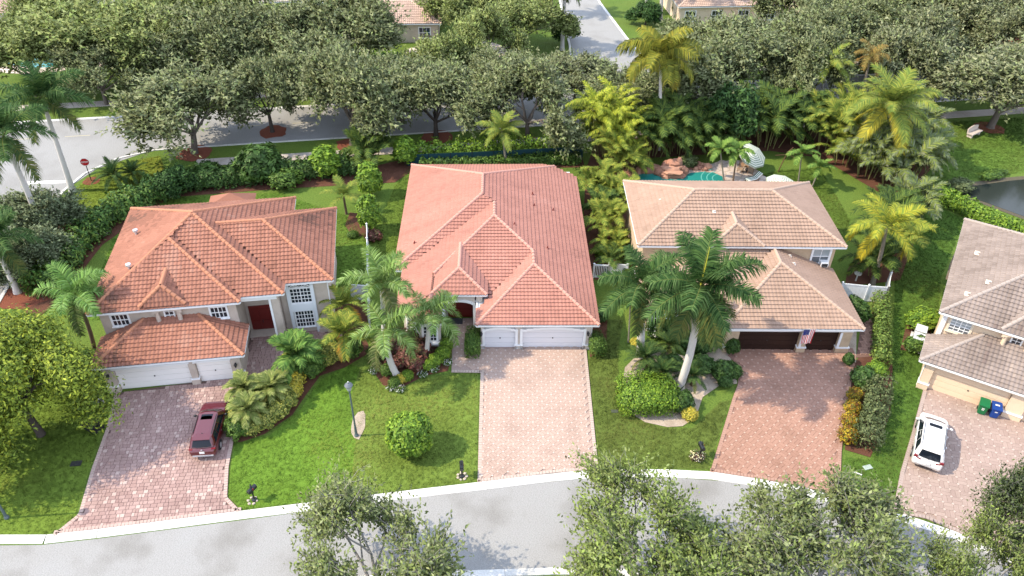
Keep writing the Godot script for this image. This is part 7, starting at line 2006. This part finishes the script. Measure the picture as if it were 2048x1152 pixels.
# ---------------------------------------------------------------- shrubs, hedges, flowers, grass
# leaves over a lumpy solid: sizes in metres, dense enough to hide the inside
func bush_mesh(seed_: int, r: Vector3, n: int, leaf: float, cols: Array, boxy := false, lump := 0.18, upw := 0.6) -> ArrayMesh:
	rng.seed = seed_
	var f := FastNoiseLite.new()
	f.seed = seed_
	f.frequency = 1.1
	var m := MB.new()
	m.tinted = true
	for i in n:
		var d := rdir()
		if d.y < -0.55: d.y = -d.y
		var p: Vector3
		if boxy:
			var k := 1.0 / pow(pow(absf(d.x), 6) + pow(absf(d.y), 6) + pow(absf(d.z), 6), 1.0 / 6.0)
			p = d * k
		else:
			p = d
		var q := pow(rng.randf(), 0.22)
		p *= q * (1.0 + lump * f.get_noise_3d(d.x * 1.6, d.y * 1.6, d.z * 1.6) * 2.0)
		var nn := (d + rdir() * 0.8 + Vector3.UP * upw).normalized()
		var al := nn.cross(rdir()).normalized()
		var s := leaf * rf(0.7, 1.3)
		m.col = shade(cols)
		m.leaf(Vector3(p.x * r.x, r.y + p.y * r.y, p.z * r.z), al * s, nn.cross(al) * s * 0.5, (nn + d * 0.6).normalized())
	return m.mesh()

func stems_mesh(h: float, spread: float) -> ArrayMesh:
	var m := MB.new()
	for i in 5:
		var a := TAU * i / 5
		m.tube([Vector3(cos(a) * 0.05, -0.05, sin(a) * 0.05), Vector3(cos(a) * spread * 0.5, h * 0.5, sin(a) * spread * 0.5), Vector3(cos(a) * spread, h, sin(a) * spread)], [0.035, 0.025, 0.01], 5, false)
	return m.mesh()

func bush(called: String, label: String, at: Vector3, m: Mesh, lm: Material, r: Vector3, size: Vector3, turn := 0.0, group := "", category := "shrub") -> Node3D:
	var o := thing(called, label, category, at, turn, group)
	o.scale = size
	part(o, "stems", stems_mesh(r.y * 1.3, r.x * 0.5), bark("shrub_wood", Color(0.13, 0.1, 0.075)))
	part(o, "foliage", m, lm)
	return o

# a hedge along a line: one body of leaves over its width and height
func hedge(called: String, label: String, pts: Array, w: float, h: float, per_m: int, leaf: float, cols: Array, lm: Material, lump := 0.25, group := "") -> void:
	var o := thing(called, label, "hedge", Vector3.ZERO, 0.0, group)
	var f := FastNoiseLite.new()
	f.seed = int(pts[0].x * 10)
	f.frequency = 0.45
	var m := MB.new()
	m.tinted = true
	var wood := MB.new()
	for i in pts.size() - 1:
		var a: Vector2 = pts[i]
		var b: Vector2 = pts[i + 1]
		var l := a.distance_to(b)
		var d := (b - a) / l
		var o2 := Vector2(-d.y, d.x)
		for k in int(l * per_m):
			var t := rng.randf()
			var ang := rf(0, PI)
			var q := pow(rng.randf(), 0.3)
			var c := a + d * (l * t)
			var lum := 1.0 + lump * 2.0 * f.get_noise_2d(c.x * 2.0, c.y * 2.0 + ang)
			var x := cos(ang)
			var y := sin(ang)
			var kk := 1.0 / pow(pow(absf(x), 4) + pow(y, 4), 0.25)
			var px := x * kk * q * w * 0.5 * lum
			var py := h * 0.3 + (y * kk * q * 0.7) * h * lum if rng.randf() < 0.8 else rf(0.05, 0.5) * h
			var p := c + o2 * px
			var dd := Vector3(o2.x * x, y + 0.3, o2.y * x).normalized()
			var nn := (dd + rdir() * 0.85).normalized()
			var al := nn.cross(rdir()).normalized()
			var s := leaf * rf(0.7, 1.35)
			m.col = shade(cols)
			m.leaf(Vector3(p.x, py, p.y), al * s, nn.cross(al) * s * 0.5, (nn + dd * 0.6).normalized())
		for k in int(l / 0.8) + 1:
			var c := a + d * minf(l, k * 0.8)
			wood.tube([Vector3(c.x, 0, c.y), Vector3(c.x + rf(-0.2, 0.2), h * 0.6, c.y + rf(-0.2, 0.2))], [0.04, 0.015], 5, false)
	part(o, "stems", wood.mesh(), bark("shrub_wood", Color(0.13, 0.1, 0.075)))
	part(o, "foliage", m.mesh(), lm)

func shrubs() -> void:
	var lm := leaf_mat("shrub_leaves", Color(1, 1, 1), 0.5)
	lm.roughness = 0.5
	var bright := [Color(0.16, 0.27, 0.03), Color(0.11, 0.2, 0.025), Color(0.23, 0.34, 0.04), Color(0.07, 0.14, 0.02)]
	var mid := [Color(0.09, 0.16, 0.03), Color(0.06, 0.115, 0.022), Color(0.13, 0.21, 0.04), Color(0.04, 0.08, 0.016)]
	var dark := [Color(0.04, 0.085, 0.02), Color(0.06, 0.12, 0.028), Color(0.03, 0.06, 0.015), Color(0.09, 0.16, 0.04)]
	var vari := [Color(0.3, 0.32, 0.06), Color(0.18, 0.22, 0.05), Color(0.42, 0.4, 0.1), Color(0.08, 0.12, 0.03)]
	var gold := [Color(0.55, 0.45, 0.05), Color(0.42, 0.4, 0.06), Color(0.62, 0.52, 0.1), Color(0.2, 0.22, 0.04)]
	var wine := [Color(0.14, 0.05, 0.04), Color(0.2, 0.08, 0.06), Color(0.26, 0.13, 0.1), Color(0.08, 0.03, 0.028), Color(0.1, 0.09, 0.04)]
	var amber := [Color(0.36, 0.24, 0.02), Color(0.26, 0.13, 0.018), Color(0.12, 0.045, 0.014), Color(0.44, 0.33, 0.03), Color(0.1, 0.12, 0.02), Color(0.13, 0.15, 0.025)]
	var olive := [Color(0.11, 0.14, 0.055), Color(0.08, 0.105, 0.04), Color(0.16, 0.19, 0.08), Color(0.055, 0.075, 0.028)]
	var R := Vector3(1, 1, 1)
	var ball := bush_mesh(401, Vector3(1.65, 1.65, 1.6), 5200, 0.15, bright, false, 0.1)
	bush("round_bush", "round bright green clipped bush alone on the front lawn", Vector3(-6.94,0,-37.41), ball, lm, Vector3(1.65, 1.65, 1.6), R)
	var bB := bush_mesh(402, Vector3(1, 0.8, 1), 2200, 0.11, bright)
	var bM := bush_mesh(403, Vector3(1, 0.8, 1), 2200, 0.11, mid)
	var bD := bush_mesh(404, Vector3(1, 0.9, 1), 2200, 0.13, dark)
	var bV := bush_mesh(405, Vector3(1, 0.7, 1), 2200, 0.1, vari)
	var bG := bush_mesh(406, Vector3(1, 0.7, 1), 2200, 0.1, gold)
	var bW := bush_mesh(407, Vector3(1, 0.7, 1), 1300, 0.17, wine, false, 0.3)
	var bA := bush_mesh(408, Vector3(1, 0.9, 1), 1500, 0.12, amber, false, 0.2)
	var bO := bush_mesh(409, Vector3(1, 0.9, 1), 2200, 0.13, olive, false, 0.25)
	var bx := bush_mesh(410, Vector3(0.75, 0.65, 1.1), 3000, 0.08, mid, true, 0.03)
	var bT := bush_mesh(411, Vector3(1.0, 2.0, 1.0), 3600, 0.17, bright, false, 0.16)
	var u := Vector3(1, 0.8, 1)
	# croton border by the rose-coloured driveway, from the car up to the porch
	var g := "croton border of the red-roofed house"
	var row := [[Vector3(-19.32,0,-38.67),bM,0.95,"dark green shrub at the lower tip of the croton border, beside the red car's tail"], [Vector3(-19.95,0,-39.62),bV,0.8,"variegated shrub beside the red car's front wheel"], [Vector3(-18.5,0,-38.97),bV,0.85,"variegated shrub below the lowest rosette palm"], [Vector3(-17.68,0,-39.56),bV,0.9,"variegated shrub low on the curve of the croton border"], [Vector3(-17.03,0,-40.46),bV,0.9,"variegated shrub on the outer curve of the croton border"], [Vector3(-16.61,0,-41.48),bV,0.9,"variegated shrub where the croton border turns uphill"], [Vector3(-16.46,0,-42.62),bG,0.85,"yellow croton in the middle of the border"], [Vector3(-16.54,0,-43.8),bG,0.9,"brightest yellow croton beside the rosette palms"], [Vector3(-17.22,0,-44.78),bG,0.7,"small yellow croton under the glossy broad-leaved palm"],
		[Vector3(-15.43,0,-44.93),bM,1.0,"green shrub between the yellow crotons and the variegated bank"], [Vector3(-16.09,0,-45.65),bV,0.8,"variegated shrub at the foot of the glossy broad-leaved palm"], [Vector3(-14.7,0,-46.19),bV,0.95,"variegated shrub on the bank below the tall window"], [Vector3(-13.94,0,-46.79),bV,0.95,"variegated shrub at the bend toward the side palms"], [Vector3(-12.89,0,-47.17),bM,1.05,"round green shrub at the upper end of the croton border"], [Vector3(-13.46,0,-48.12),bG,0.6,"small yellow-flecked shrub at the upper end of the croton border"], [Vector3(-14.33,0,-48.04),bD,0.6,"dark broad-leaved plant beside the porch paving"], [Vector3(-15.31,0,-47.24),bD,0.6,"low dark shrub along the porch paving"]]
	for i in row.size():
		var q: Array = row[i]
		bush("border_shrub", q[3], q[0], q[1], lm, u, Vector3(q[2], q[2], q[2]), i * 1.3, g)
	# front bed of the coral house
	g = "burgundy bed of the coral house"
	row = [[Vector3(-8.97,0,-47.85),bW,0.95,"burgundy cordyline nearest the bent foxtail trunk's upper side"], [Vector3(-8.15,0,-48.47),bW,0.95,"burgundy cordyline under the bay window"], [Vector3(-7.3,0,-47.29),bW,0.95,"burgundy cordyline beside the straight foxtail trunk"], [Vector3(-8.22,0,-46.56),bW,1.0,"burgundy cordyline in the middle of the bed"], [Vector3(-9.12,0,-45.79),bW,0.7,"burgundy cordyline left of the bent foxtail trunk"], [Vector3(-7.35,0,-45.83),bW,0.8,"burgundy cordyline at the lower edge of the bed"],
		[Vector3(-6.43,0,-45.68),bB,0.55,"low bright green plant at the bed's lower corner"], [Vector3(-5.93,0,-46.26),bB,0.6,"low bright green plant on the bed's lawn edge"], [Vector3(-5.43,0,-47.03),bB,0.65,"low bright green plant along the porch path"], [Vector3(-5.27,0,-48.05),bB,0.6,"bright green plant halfway up the porch path"], [Vector3(-5.54,0,-49.45),bM,0.7,"green plant nearest the porch arch"], [Vector3(-8.53,0,-44.18),bG,0.5,"small golden plant below the bent foxtail trunk"], [Vector3(-9.57,0,-45.05),bM,0.6,"low green plant on the bed's left edge"], [Vector3(-10.75,0,-46.74),bM,0.75,"grassy green plant at the bed's upper left corner"], [Vector3(-7.99,0,-44.52),bB,0.5,"small bright plant at the bed's lowest tip"], [Vector3(-8.86,0,-43.74),bM,0.5,"round grey-green plant at the bed's foot"]]
	for i in row.size():
		var q: Array = row[i]
		bush("bed_plant", q[3], q[0], q[1], lm, u, Vector3(q[2], q[2], q[2]), i * 1.1, g)
	bush("box_hedge", "clipped box hedge between the porch path and the single garage door", Vector3(-3.08,0,-47.97), bx, lm, Vector3(0.75, 0.65, 1.1), Vector3(0.85, 1.3, 1.25))
	bush("box_hedge", "clipped box hedge at the far corner of the double garage door", Vector3(6.87,0,-48.06), bx, lm, Vector3(0.75, 0.65, 1.1), Vector3(0.85, 1.2, 0.95), 0.2)
	# white flowers: low cushions with pale blossoms
	var wf := MB.new()
	wf.tinted = true
	rng.seed = 420
	clump(wf, Vector3(0, 0.2, 0), Vector3(0.45, 0.22, 0.45), 260, 0.07, mid, 0.6)
	clump(wf, Vector3(0, 0.26, 0), Vector3(0.46, 0.24, 0.46), 120, 0.05, [Color(0.6, 0.6, 0.56), Color(0.66, 0.66, 0.62)], 0.9)
	var wfm := wf.mesh()
	var fl := [[Vector3(-9.08,0,-43.41), "white-flowering cushion at the lowest point of the burgundy bed"], [Vector3(-8.42,0,-43.26), "white-flowering cushion beside the golden plant"], [Vector3(-10.68,0,-45.19), "white-flowering cushion at the burgundy bed's left edge"], [Vector3(-6.86,0,-44.88), "white-flowering cushion on the bed's lower right edge"], [Vector3(-6.02,0,-45.46), "white-flowering cushion between the bright green plants"], [Vector3(-5.02,0,-46.28), "white-flowering cushion nearest the walkway corner"]]
	for q in fl:
		bush("flower_cushion", q[1], q[0], wfm, lm, Vector3(0.4, 0.3, 0.4), R, q[0].x, "white flowers round the burgundy bed", "flowers")
	var pf := MB.new()
	pf.tinted = true
	clump(pf, Vector3(0, 0.3, 0), Vector3(0.5, 0.35, 0.45), 300, 0.07, [Color(0.05, 0.07, 0.03), Color(0.1, 0.05, 0.04), Color(0.16, 0.12, 0.08)], 0.5)
	clump(pf, Vector3(0, 0.36, 0), Vector3(0.5, 0.36, 0.46), 90, 0.065, [Color(0.6, 0.55, 0.3), Color(0.55, 0.42, 0.36), Color(0.6, 0.58, 0.45)], 0.95)
	bush("flower_cushion", "mixed pale flowers around the mailbox by the brick-red drive", Vector3(13.06,0,-36.96), pf.mesh(), lm, Vector3(0.4, 0.4, 0.4), Vector3(1.25, 1.1, 1.15), 0.0, "", "flowers")
	var wb := MB.new()
	wb.tinted = true
	clump(wb, Vector3(0, 0.9, 0), Vector3(0.9, 0.9, 0.9), 900, 0.12, dark, 0.6)
	clump(wb, Vector3(0, 0.95, 0), Vector3(0.93, 0.92, 0.93), 110, 0.1, [Color(0.6, 0.6, 0.5)], 0.95)
	bush("flowering_shrub", "dark shrub with cream flowers beside the white royal trunk", Vector3(11.74,0,-50.01), wb.mesh(), lm, Vector3(0.8, 0.8, 0.8), Vector3(0.9, 0.9, 0.9))
	for q in [[Vector3(-21.22,0,-39.88), "orange bromeliad in flower beside the red car's bonnet"], [Vector3(-17.56,0,-45.22), "orange bromeliad in flower below the glossy broad-leaved palm"]]:
		var br := MB.new()
		br.tinted = true
		for i in 40:
			var a := i * 2.4
			br.col = shade([Color(0.6, 0.16, 0.01), Color(0.55, 0.26, 0.02), Color(0.12, 0.16, 0.03)])
			br.leaf(Vector3(cos(a) * 0.12, 0.25 + 0.012 * i, sin(a) * 0.12), Vector3(cos(a) * 0.18, 0.2, sin(a) * 0.18), Vector3(-sin(a), 0, cos(a)) * 0.04, Vector3(cos(a), 0.6, sin(a)).normalized())
		solo("bromeliad", br.mesh(), lm, q[1], "plant", "orange bromeliads", q[0])
	# island hedge of the sand-coloured house and its neighbours
	var isl := bush_mesh(430, Vector3(2.35, 0.95, 1.75), 9000, 0.1, bright, true, 0.1)
	bush("island_hedge", "broad bright green hedge mass in the island bed", Vector3(10.24,0,-42.31), isl, lm, Vector3(2.2, 0.9, 1.6), Vector3(0.95, 1.0, 1.0))
	bush("island_shrub", "dark leafy shrub between the island hedge and the wide royal palm's trunk", Vector3(12.76,0,-41.89), bD, lm, u, Vector3(0.9, 0.8, 0.9), 0.4)
	bush("island_shrub", "small yellow-green shrub at the island's lower right tip", Vector3(13.19,0,-40.84), bG, lm, u, Vector3(0.62, 0.62, 0.62), 0.9)
	bush("island_shrub", "dark clipped mound beside the brick-red drive, largest of three", Vector3(16.52,0,-45.35), bD, lm, u, Vector3(0.95, 0.75, 0.9), 0.0, "clipped mounds by the brick-red drive")
	bush("island_shrub", "dark clipped mound touching the brick-red drive", Vector3(17.39,0,-45.37), bD, lm, u, Vector3(0.65, 0.6, 0.65), 1.0, "clipped mounds by the brick-red drive")
	bush("island_shrub", "small dark clipped mound nearest the lawn", Vector3(16.48,0,-44.35), bD, lm, u, Vector3(0.6, 0.5, 0.6), 2.0, "clipped mounds by the brick-red drive")
	bush("island_shrub", "dark upright shrub beside the dark garage door's left pier", Vector3(17.79,0,-48.05), bD, lm, u, Vector3(0.6, 0.85, 0.6), 0.3)
	for q in [[Vector3(15.34,0,-48.36), 1.0, "dark leafy shrub under the wide royal crown, nearest the entrance path"], [Vector3(12.79,0,-46.24), 0.8, "dark leafy shrub between the two royal trunks"], [Vector3(15.12,0,-46), 0.9, "dark leafy shrub right of the wide royal palm's trunk"], [Vector3(10.82,0,-44.79), 0.7, "dark leafy shrub at the upper edge of the island hedge"], [Vector3(14.22,0,-48.95), 0.9, "dark leafy shrub below the front wing's window"]]:
		bush("island_shrub", q[2], q[0], bD, lm, u, Vector3(q[1], q[1] * 0.8, q[1]), q[1] * 9.0)
	bush("island_shrub", "low yellow-green plant at the white royal trunk's foot", Vector3(10.2,0,-48.86), bG, lm, u, Vector3(0.5, 0.45, 0.5), 0.3)
	bush("island_shrub", "dark shrub at the entrance of the sand-coloured house", Vector3(12.78,0,-50.29), bD, lm, u, Vector3(1.0, 0.8, 0.9), 0.8)
	bush("island_shrub", "small dark plant at the garage pier next to the side walk", Vector3(26.82,0,-46.93), bD, lm, u, Vector3(0.45, 0.6, 0.45), 0.8)
	bush("wall_shrub", "dark tall shrub against the side of the sand-coloured garage", Vector3(28.96,0,-52.46), bD, lm, u, Vector3(0.7, 1.3, 1.4), 0.8)
	# hedge between the sand-coloured and cream houses
	hedge("side_hedge", "long clipped hedge beside the side walk of the sand-coloured house", [Vector2(32.02,-54.58),Vector2(30.9,-51.19),Vector2(29.04,-46)], 1.35, 1.7, 420, 0.11, [Color(0.13, 0.2, 0.04), Color(0.09, 0.15, 0.03), Color(0.2, 0.27, 0.06), Color(0.06, 0.1, 0.02)], lm, 0.16)
	hedge("side_hedge", "olive sprawling hedge between the brick-red drive and the grass strip", [Vector2(28.15,-44.04),Vector2(26.86,-41.15),Vector2(24.97,-37.76)], 1.9, 1.6, 520, 0.11, olive, lm, 0.3)
	bush("hedge_shrub", "dark green shrub where the brick-red drive meets the side hedge", Vector3(27.17,0,-44.68), bD, lm, u, Vector3(0.95, 0.85, 0.95), 0.3)
	bush("hedge_shrub", "yellow-green shrub between the dark shrub and the side hedge's lower end", Vector3(28.5,0,-45.59), bB, lm, u, Vector3(0.9, 0.8, 0.8), 0.3)
	for q in [[Vector3(25.97,0,-42.93),0.62,"amber croton at the top of the croton row along the brick-red drive"], [Vector3(25.34,0,-41.57),0.66,"amber croton second from the top along the brick-red drive"], [Vector3(24.76,0,-40.27),0.66,"amber croton third along the brick-red drive"], [Vector3(24.11,0,-38.81),0.72,"amber croton at the bottom of the row along the brick-red drive"]]:
		bush("croton", q[2], q[0], bA, lm, u, Vector3(q[1], q[1], q[1]), q[0].z, "amber crotons along the brick-red drive")
	bush("house_shrub", "round yellow-green shrub behind the air conditioners", Vector3(34.71,0,-51.8), bB, lm, u, Vector3(1.75, 1.0, 1.2), 0.3)
	bush("house_shrub", "darker green shrub below the air conditioners", Vector3(33.25,0,-48.86), bM, lm, u, Vector3(1.5, 0.8, 0.9), 0.3)
	hedge("park_hedge", "bright clipped hedge between the cream house's lawn and the pond", [Vector2(44.39,-72.73),Vector2(45.49,-71.36),Vector2(46.89,-68.7),Vector2(50.64,-64.14),Vector2(52.79,-61.85)], 1.9, 1.7, 420, 0.15, bright, lm, 0.18)
	# dense boundary planting of the red-roofed house
	hedge("boundary_hedge", "long dense hedge along the red-roofed house's side lawn", [Vector2(-40.46,-53.63),Vector2(-40.67,-57.11),Vector2(-40.67,-61.2),Vector2(-40.05,-64.81),Vector2(-38.64,-68.34),Vector2(-36.54,-70.93)], 3.0, 2.2, 560, 0.17, [Color(0.07, 0.15, 0.03), Color(0.045, 0.1, 0.022), Color(0.12, 0.21, 0.045), Color(0.03, 0.065, 0.016), Color(0.16, 0.24, 0.05)], lm, 0.3)
	hedge("boundary_hedge", "dark hedge behind the red-roofed house along the sidewalk", [Vector2(-36.9,-71.93),Vector2(-32.19,-73.3),Vector2(-27.19,-74.5),Vector2(-21.05,-75.97),Vector2(-17.08,-76.63)], 2.6, 2.0, 480, 0.17, dark, lm, 0.3)
	hedge("boundary_hedge", "low bright vine hedge over the dark fence behind the coral house", [Vector2(-10.8,-79.43),Vector2(-3.82,-80.1),Vector2(2.97,-81.01),Vector2(7.57,-81.86)], 1.7, 2.3, 420, 0.15, bright, lm, 0.35)
	hedge("boundary_hedge", "low vine hedge on the coral house's side of the dark fence", [Vector2(-10.32,-77.38),Vector2(-3.73,-78.02),Vector2(7.43,-79.49)], 1.4, 1.25, 330, 0.15, mid, lm, 0.35)
	bush("tall_shrub", "tall bright green shrub, the farther of two at the white fence", Vector3(-14.87,0,-71.72), bT, lm, Vector3(1, 2, 1), Vector3(1.25, 0.95, 1.25))
	bush("tall_shrub", "tall bright green shrub, the nearer of two at the white fence", Vector3(-13.94,0,-65.12), bT, lm, Vector3(1, 2, 1), Vector3(1.1, 1.0, 1.1), 1.7)
	bush("tall_shrub", "leafy bright shrub with upright shoots beside the sidewalk", Vector3(-20.2,0,-75.78), bT, lm, Vector3(1, 2, 1), Vector3(1.7, 0.85, 1.5), 2.2)
	bush("tall_shrub", "upright green shrub at the end of the vine hedge behind the coral roof", Vector3(-11.98,0,-78.47), bT, lm, Vector3(1, 2, 1), Vector3(1.3, 0.85, 1.2), 2.9)
	bush("tall_shrub", "broad dark green shrub with yellow spots beside the sidewalk, left of the bright one", Vector3(-26.98,0,-74.72), bD, lm, u, Vector3(2.5, 2.2, 2.2), 0.5)
	bush("tall_shrub", "bluish-green shrub behind the red-roofed house, right of the yellow-spotted one", Vector3(-24.02,0,-73.53), bM, lm, u, Vector3(1.9, 1.2, 1.6), 0.5)
	bush("tall_shrub", "dark shrub with hanging branches left of the yellow-spotted one", Vector3(-32.32,0,-73.72), bD, lm, u, Vector3(1.8, 1.3, 1.6), 1.5)
	bush("tall_shrub", "green shrub at the corner of the red-roofed house's garage under the shade tree", Vector3(-30.99,0,-42.97), bM, lm, u, Vector3(0.9, 0.8, 0.9), 1.5)
	bush("tall_shrub", "shaded green shrub behind the basketball hoop", Vector3(-32.71,0,-45.31), bM, lm, u, Vector3(1.2, 0.9, 1.2), 2.5)
	bush("small_shrub", "burgundy plant at the foot of the nearer tall bright shrub", Vector3(-13.39,0,-63.74), bW, lm, u, Vector3(0.8, 0.7, 0.8), 0.5)
	bush("small_shrub", "low green plant at the end of the back mulch bed", Vector3(-15.47,0,-64.03), bM, lm, u, Vector3(0.6, 0.4, 0.5), 0.5)
	bush("small_shrub", "pale green shrub among the pool rocks", Vector3(19.22,0,-78.8), bO, lm, u, Vector3(1.3, 0.8, 0.9), 0.5)
	bush("small_shrub", "bright shrub in the passage beside the coral house, below the cane clumps", Vector3(8.5,0,-61.59), bB, lm, u, Vector3(0.9, 0.7, 0.9), 0.5)
	bush("small_shrub", "dark shrub at the inner side of the white gate", Vector3(10.24,0,-62.46), bD, lm, u, Vector3(0.8, 0.8, 0.8), 1.5)
	bush("small_shrub", "dark plants in the shaded corner between the two side passages", Vector3(7.33,0,-51.99), bD, lm, u, Vector3(0.8, 0.6, 0.8), 0.5)
	bush("far_shrub", "bright yellow-green shrub beside the far side street", Vector3(2.54,0,-123.51), bB, lm, u, Vector3(2.2, 2.0, 2.0), 0.5)
	bush("far_shrub", "wine-red shrub before the cream house beyond the road", Vector3(28.34,0,-131.15), bW, lm, u, Vector3(1.2, 1.6, 1.2), 0.5)
	bush("far_shrub", "clipped golden topiary column beside the wine-red shrub", Vector3(26.06,0,-128.64), bG, lm, u, Vector3(1.0, 2.2, 1.0), 0.5)
	bush("far_shrub", "curled clipped hedge below the golden topiary", Vector3(26.89,0,-126.33), bO, lm, u, Vector3(1.6, 1.3, 1.3), 0.5)
	bush("pond_shrub", "olive bank shrub at the pond's near tip", Vector3(47.68,0,-74.47), bO, lm, u, Vector3(1.6, 0.7, 1.2), 0.5)
	bush("pond_shrub", "low green bank plants on the pond's park side", Vector3(52.87,0,-77.63), bM, lm, u, Vector3(2.0, 0.45, 0.8), 0.5)
	hedge("far_hedge", "dark hedge behind the red mulch strip across from the park", [Vector2(64.94,-119.49),Vector2(73.8,-121.32),Vector2(81.44,-122.7)], 2.6, 2.2, 260, 0.2, dark, lm, 0.25)
	hedge("far_hedge", "hedge under the trees on the far side of the road, left of the side street", [Vector2(-52.3,-99.77),Vector2(-35.91,-102.86),Vector2(-18.62,-105.21),Vector2(-9.09,-106.98)], 2.6, 1.9, 200, 0.22, dark, lm, 0.3)
	hedge("far_hedge", "hedge under the trees on the far side of the road, right of the side street", [Vector2(19.45,-111.75),Vector2(34.46,-114.25),Vector2(62.75,-118.77)], 2.6, 1.9, 200, 0.22, dark, lm, 0.3)

# blades over the lawns nearest the camera; one mass
func grass_blades() -> void:
	rng.seed = 900
	var m := MB.new()
	for i in 7:
		var a := i * 2.4
		var b := Vector3(cos(a) * 0.05, 0, sin(a) * 0.05)
		var lean := Vector3(cos(a + 0.8), 0, sin(a + 0.8)) * rf(0.03, 0.09)
		var s := Vector3(-sin(a), 0, cos(a)) * 0.022
		m.flat(b - s, b + s, b + lean + Vector3.UP * rf(0.045, 0.09), Vector3(cos(a) * 0.4, 1, sin(a) * 0.4).normalized())
	var tuft := m.mesh()
	var f := FastNoiseLite.new()
	f.seed = 5
	f.frequency = 0.09
	f.fractal_octaves = 4
	var lawns := [
		[[Vector2(-33.91,-30.04),Vector2(-28.91,-30.13),Vector2(-27.98,-31.58),Vector2(-29.28,-38.96),Vector2(-29.95,-42.36),Vector2(-34.96,-47.3),Vector2(-43.29,-47.13)], Color(0.14, 0.215, 0.03)],
		[[Vector2(-17.45,-32.22),Vector2(-16.89,-32.31),Vector2(-10.53,-33.3),Vector2(-11.02,-38.73),Vector2(-12.04,-42.19),Vector2(-11.86,-45.74),Vector2(-12.69,-46.01),Vector2(-14.71,-44.28),Vector2(-15.56,-41.09),Vector2(-17.16,-38.61),Vector2(-19.41,-37.73),Vector2(-19.09,-35.63),Vector2(-18.55,-33.32)], Color(0.125, 0.23, 0.026)],
		[[Vector2(-10.53,-33.3),Vector2(-2.25,-34.77),Vector2(-2.37,-39.85),Vector2(-2.53,-45.36),Vector2(-4.74,-45.14),Vector2(-6.65,-44.66),Vector2(-8.75,-42.88),Vector2(-11.86,-45.74),Vector2(-12.04,-42.19),Vector2(-11.02,-38.73)], Color(0.145, 0.215, 0.036)],
		[[Vector2(6.15,-46.98),Vector2(6.25,-36.08),Vector2(13.7,-36.08),Vector2(16.61,-42.75),Vector2(15.8,-42.47),Vector2(13.27,-39.85),Vector2(11.62,-39.73),Vector2(9.69,-40.32),Vector2(8.06,-42.32),Vector2(8.67,-48.22),Vector2(9.46,-52.03),Vector2(8.14,-52),Vector2(7.46,-48.8)], Color(0.11, 0.155, 0.03)],
		[[Vector2(25.3,-32.95),Vector2(27,-36.23),Vector2(31.61,-43.84),Vector2(34.6,-48.76),Vector2(39.03,-58.38),Vector2(45.86,-68.67),Vector2(43.35,-72.5),Vector2(37.82,-64.85),Vector2(34.6,-57.52),Vector2(30.22,-46.31),Vector2(28.22,-41.43),Vector2(25.23,-37.09),Vector2(23.54,-37.28),Vector2(22.29,-34.03)], Color(0.078, 0.15, 0.021)],
		[[Vector2(-35.78,-51.04),Vector2(-38.32,-62.94),Vector2(-37.96,-70.3),Vector2(-24.49,-72.17),Vector2(-22.63,-70.91),Vector2(-16.93,-67.96),Vector2(-13.75,-63.55),Vector2(-12.57,-54.27),Vector2(-14.96,-54.21),Vector2(-16.15,-51.47)], Color(0.105, 0.19, 0.024)],
		[[Vector2(-13.65,-63.56),Vector2(-12.65,-74.06),Vector2(-11.69,-77.35),Vector2(-11.43,-78.49),Vector2(-10.74,-58.73),Vector2(-12.27,-54.27)], Color(0.11, 0.175, 0.024)],
		[[Vector2(27.13,-77.34),Vector2(29.64,-78.53),Vector2(34.3,-79.24),Vector2(34.09,-68.36),Vector2(32.41,-64.72),Vector2(31.32,-69.23),Vector2(31.5,-75.29),Vector2(27.64,-74.97)], Color(0.09, 0.15, 0.02)],
		[[Vector2(52.73,-91.17),Vector2(64.03,-92.95),Vector2(56.91,-78.75),Vector2(49.5,-76.87),Vector2(46.36,-74.64),Vector2(44.51,-74.07)], Color(0.105, 0.185, 0.028)],
		[[Vector2(-45.97,-72.09),Vector2(-45.8,-74.72),Vector2(-43.66,-78.12),Vector2(-39.81,-79.74),Vector2(-37.93,-76.04),Vector2(-40.35,-65.51),Vector2(-43.42,-66.34)], Color(0.15, 0.21, 0.025)],
	]
	var xf := []
	var cols := []
	for l in lawns:
		var pk := PackedVector2Array(l[0])
		var lo: Vector2 = pk[0]
		var hi: Vector2 = pk[0]
		for p in pk:
			lo = lo.min(p)
			hi = hi.max(p)
		var base: Color = l[1]
		struct("lawn", MB.new().sheet(l[0], 0.008).mesh(), ground_mat("lawn%d" % lawns.find(l), [base * 0.75, base, base * 1.15], 0.4, [Color(0.7, 0.7, 0.7), Color(1, 1, 1)], 0.05, 0.95, 1.0))
		var n := int((hi.x - lo.x) * (hi.y - lo.y) * 60)
		for i in n:
			var p := Vector2(rf(lo.x, hi.x), rf(lo.y, hi.y))
			if not inside(p, pk): continue
			var s := rf(0.7, 1.35)
			xf.append(Transform3D(Basis(Vector3.UP, rf(0, TAU)).scaled(Vector3(s, s * rf(0.7, 1.1), s)), Vector3(p.x, 0, p.y)))
			var d := f.get_noise_2d(p.x, p.y)
			var c := base.lerp(Color(base.r * 1.5, base.g * 1.12, base.b * 1.5), clampf(d * 1.6 + 0.12, 0, 1)).lerp(base * 0.72, clampf(-d * 1.5, 0, 1))
			var k: float = rf(0.78, 1.3)
			cols.append(Color(c.r * k, c.g * k, c.b * k))
	var gm := tinted("grass", 0.8, 0.4)
	scatter(self, "grass", tuft, gm, xf, cols)
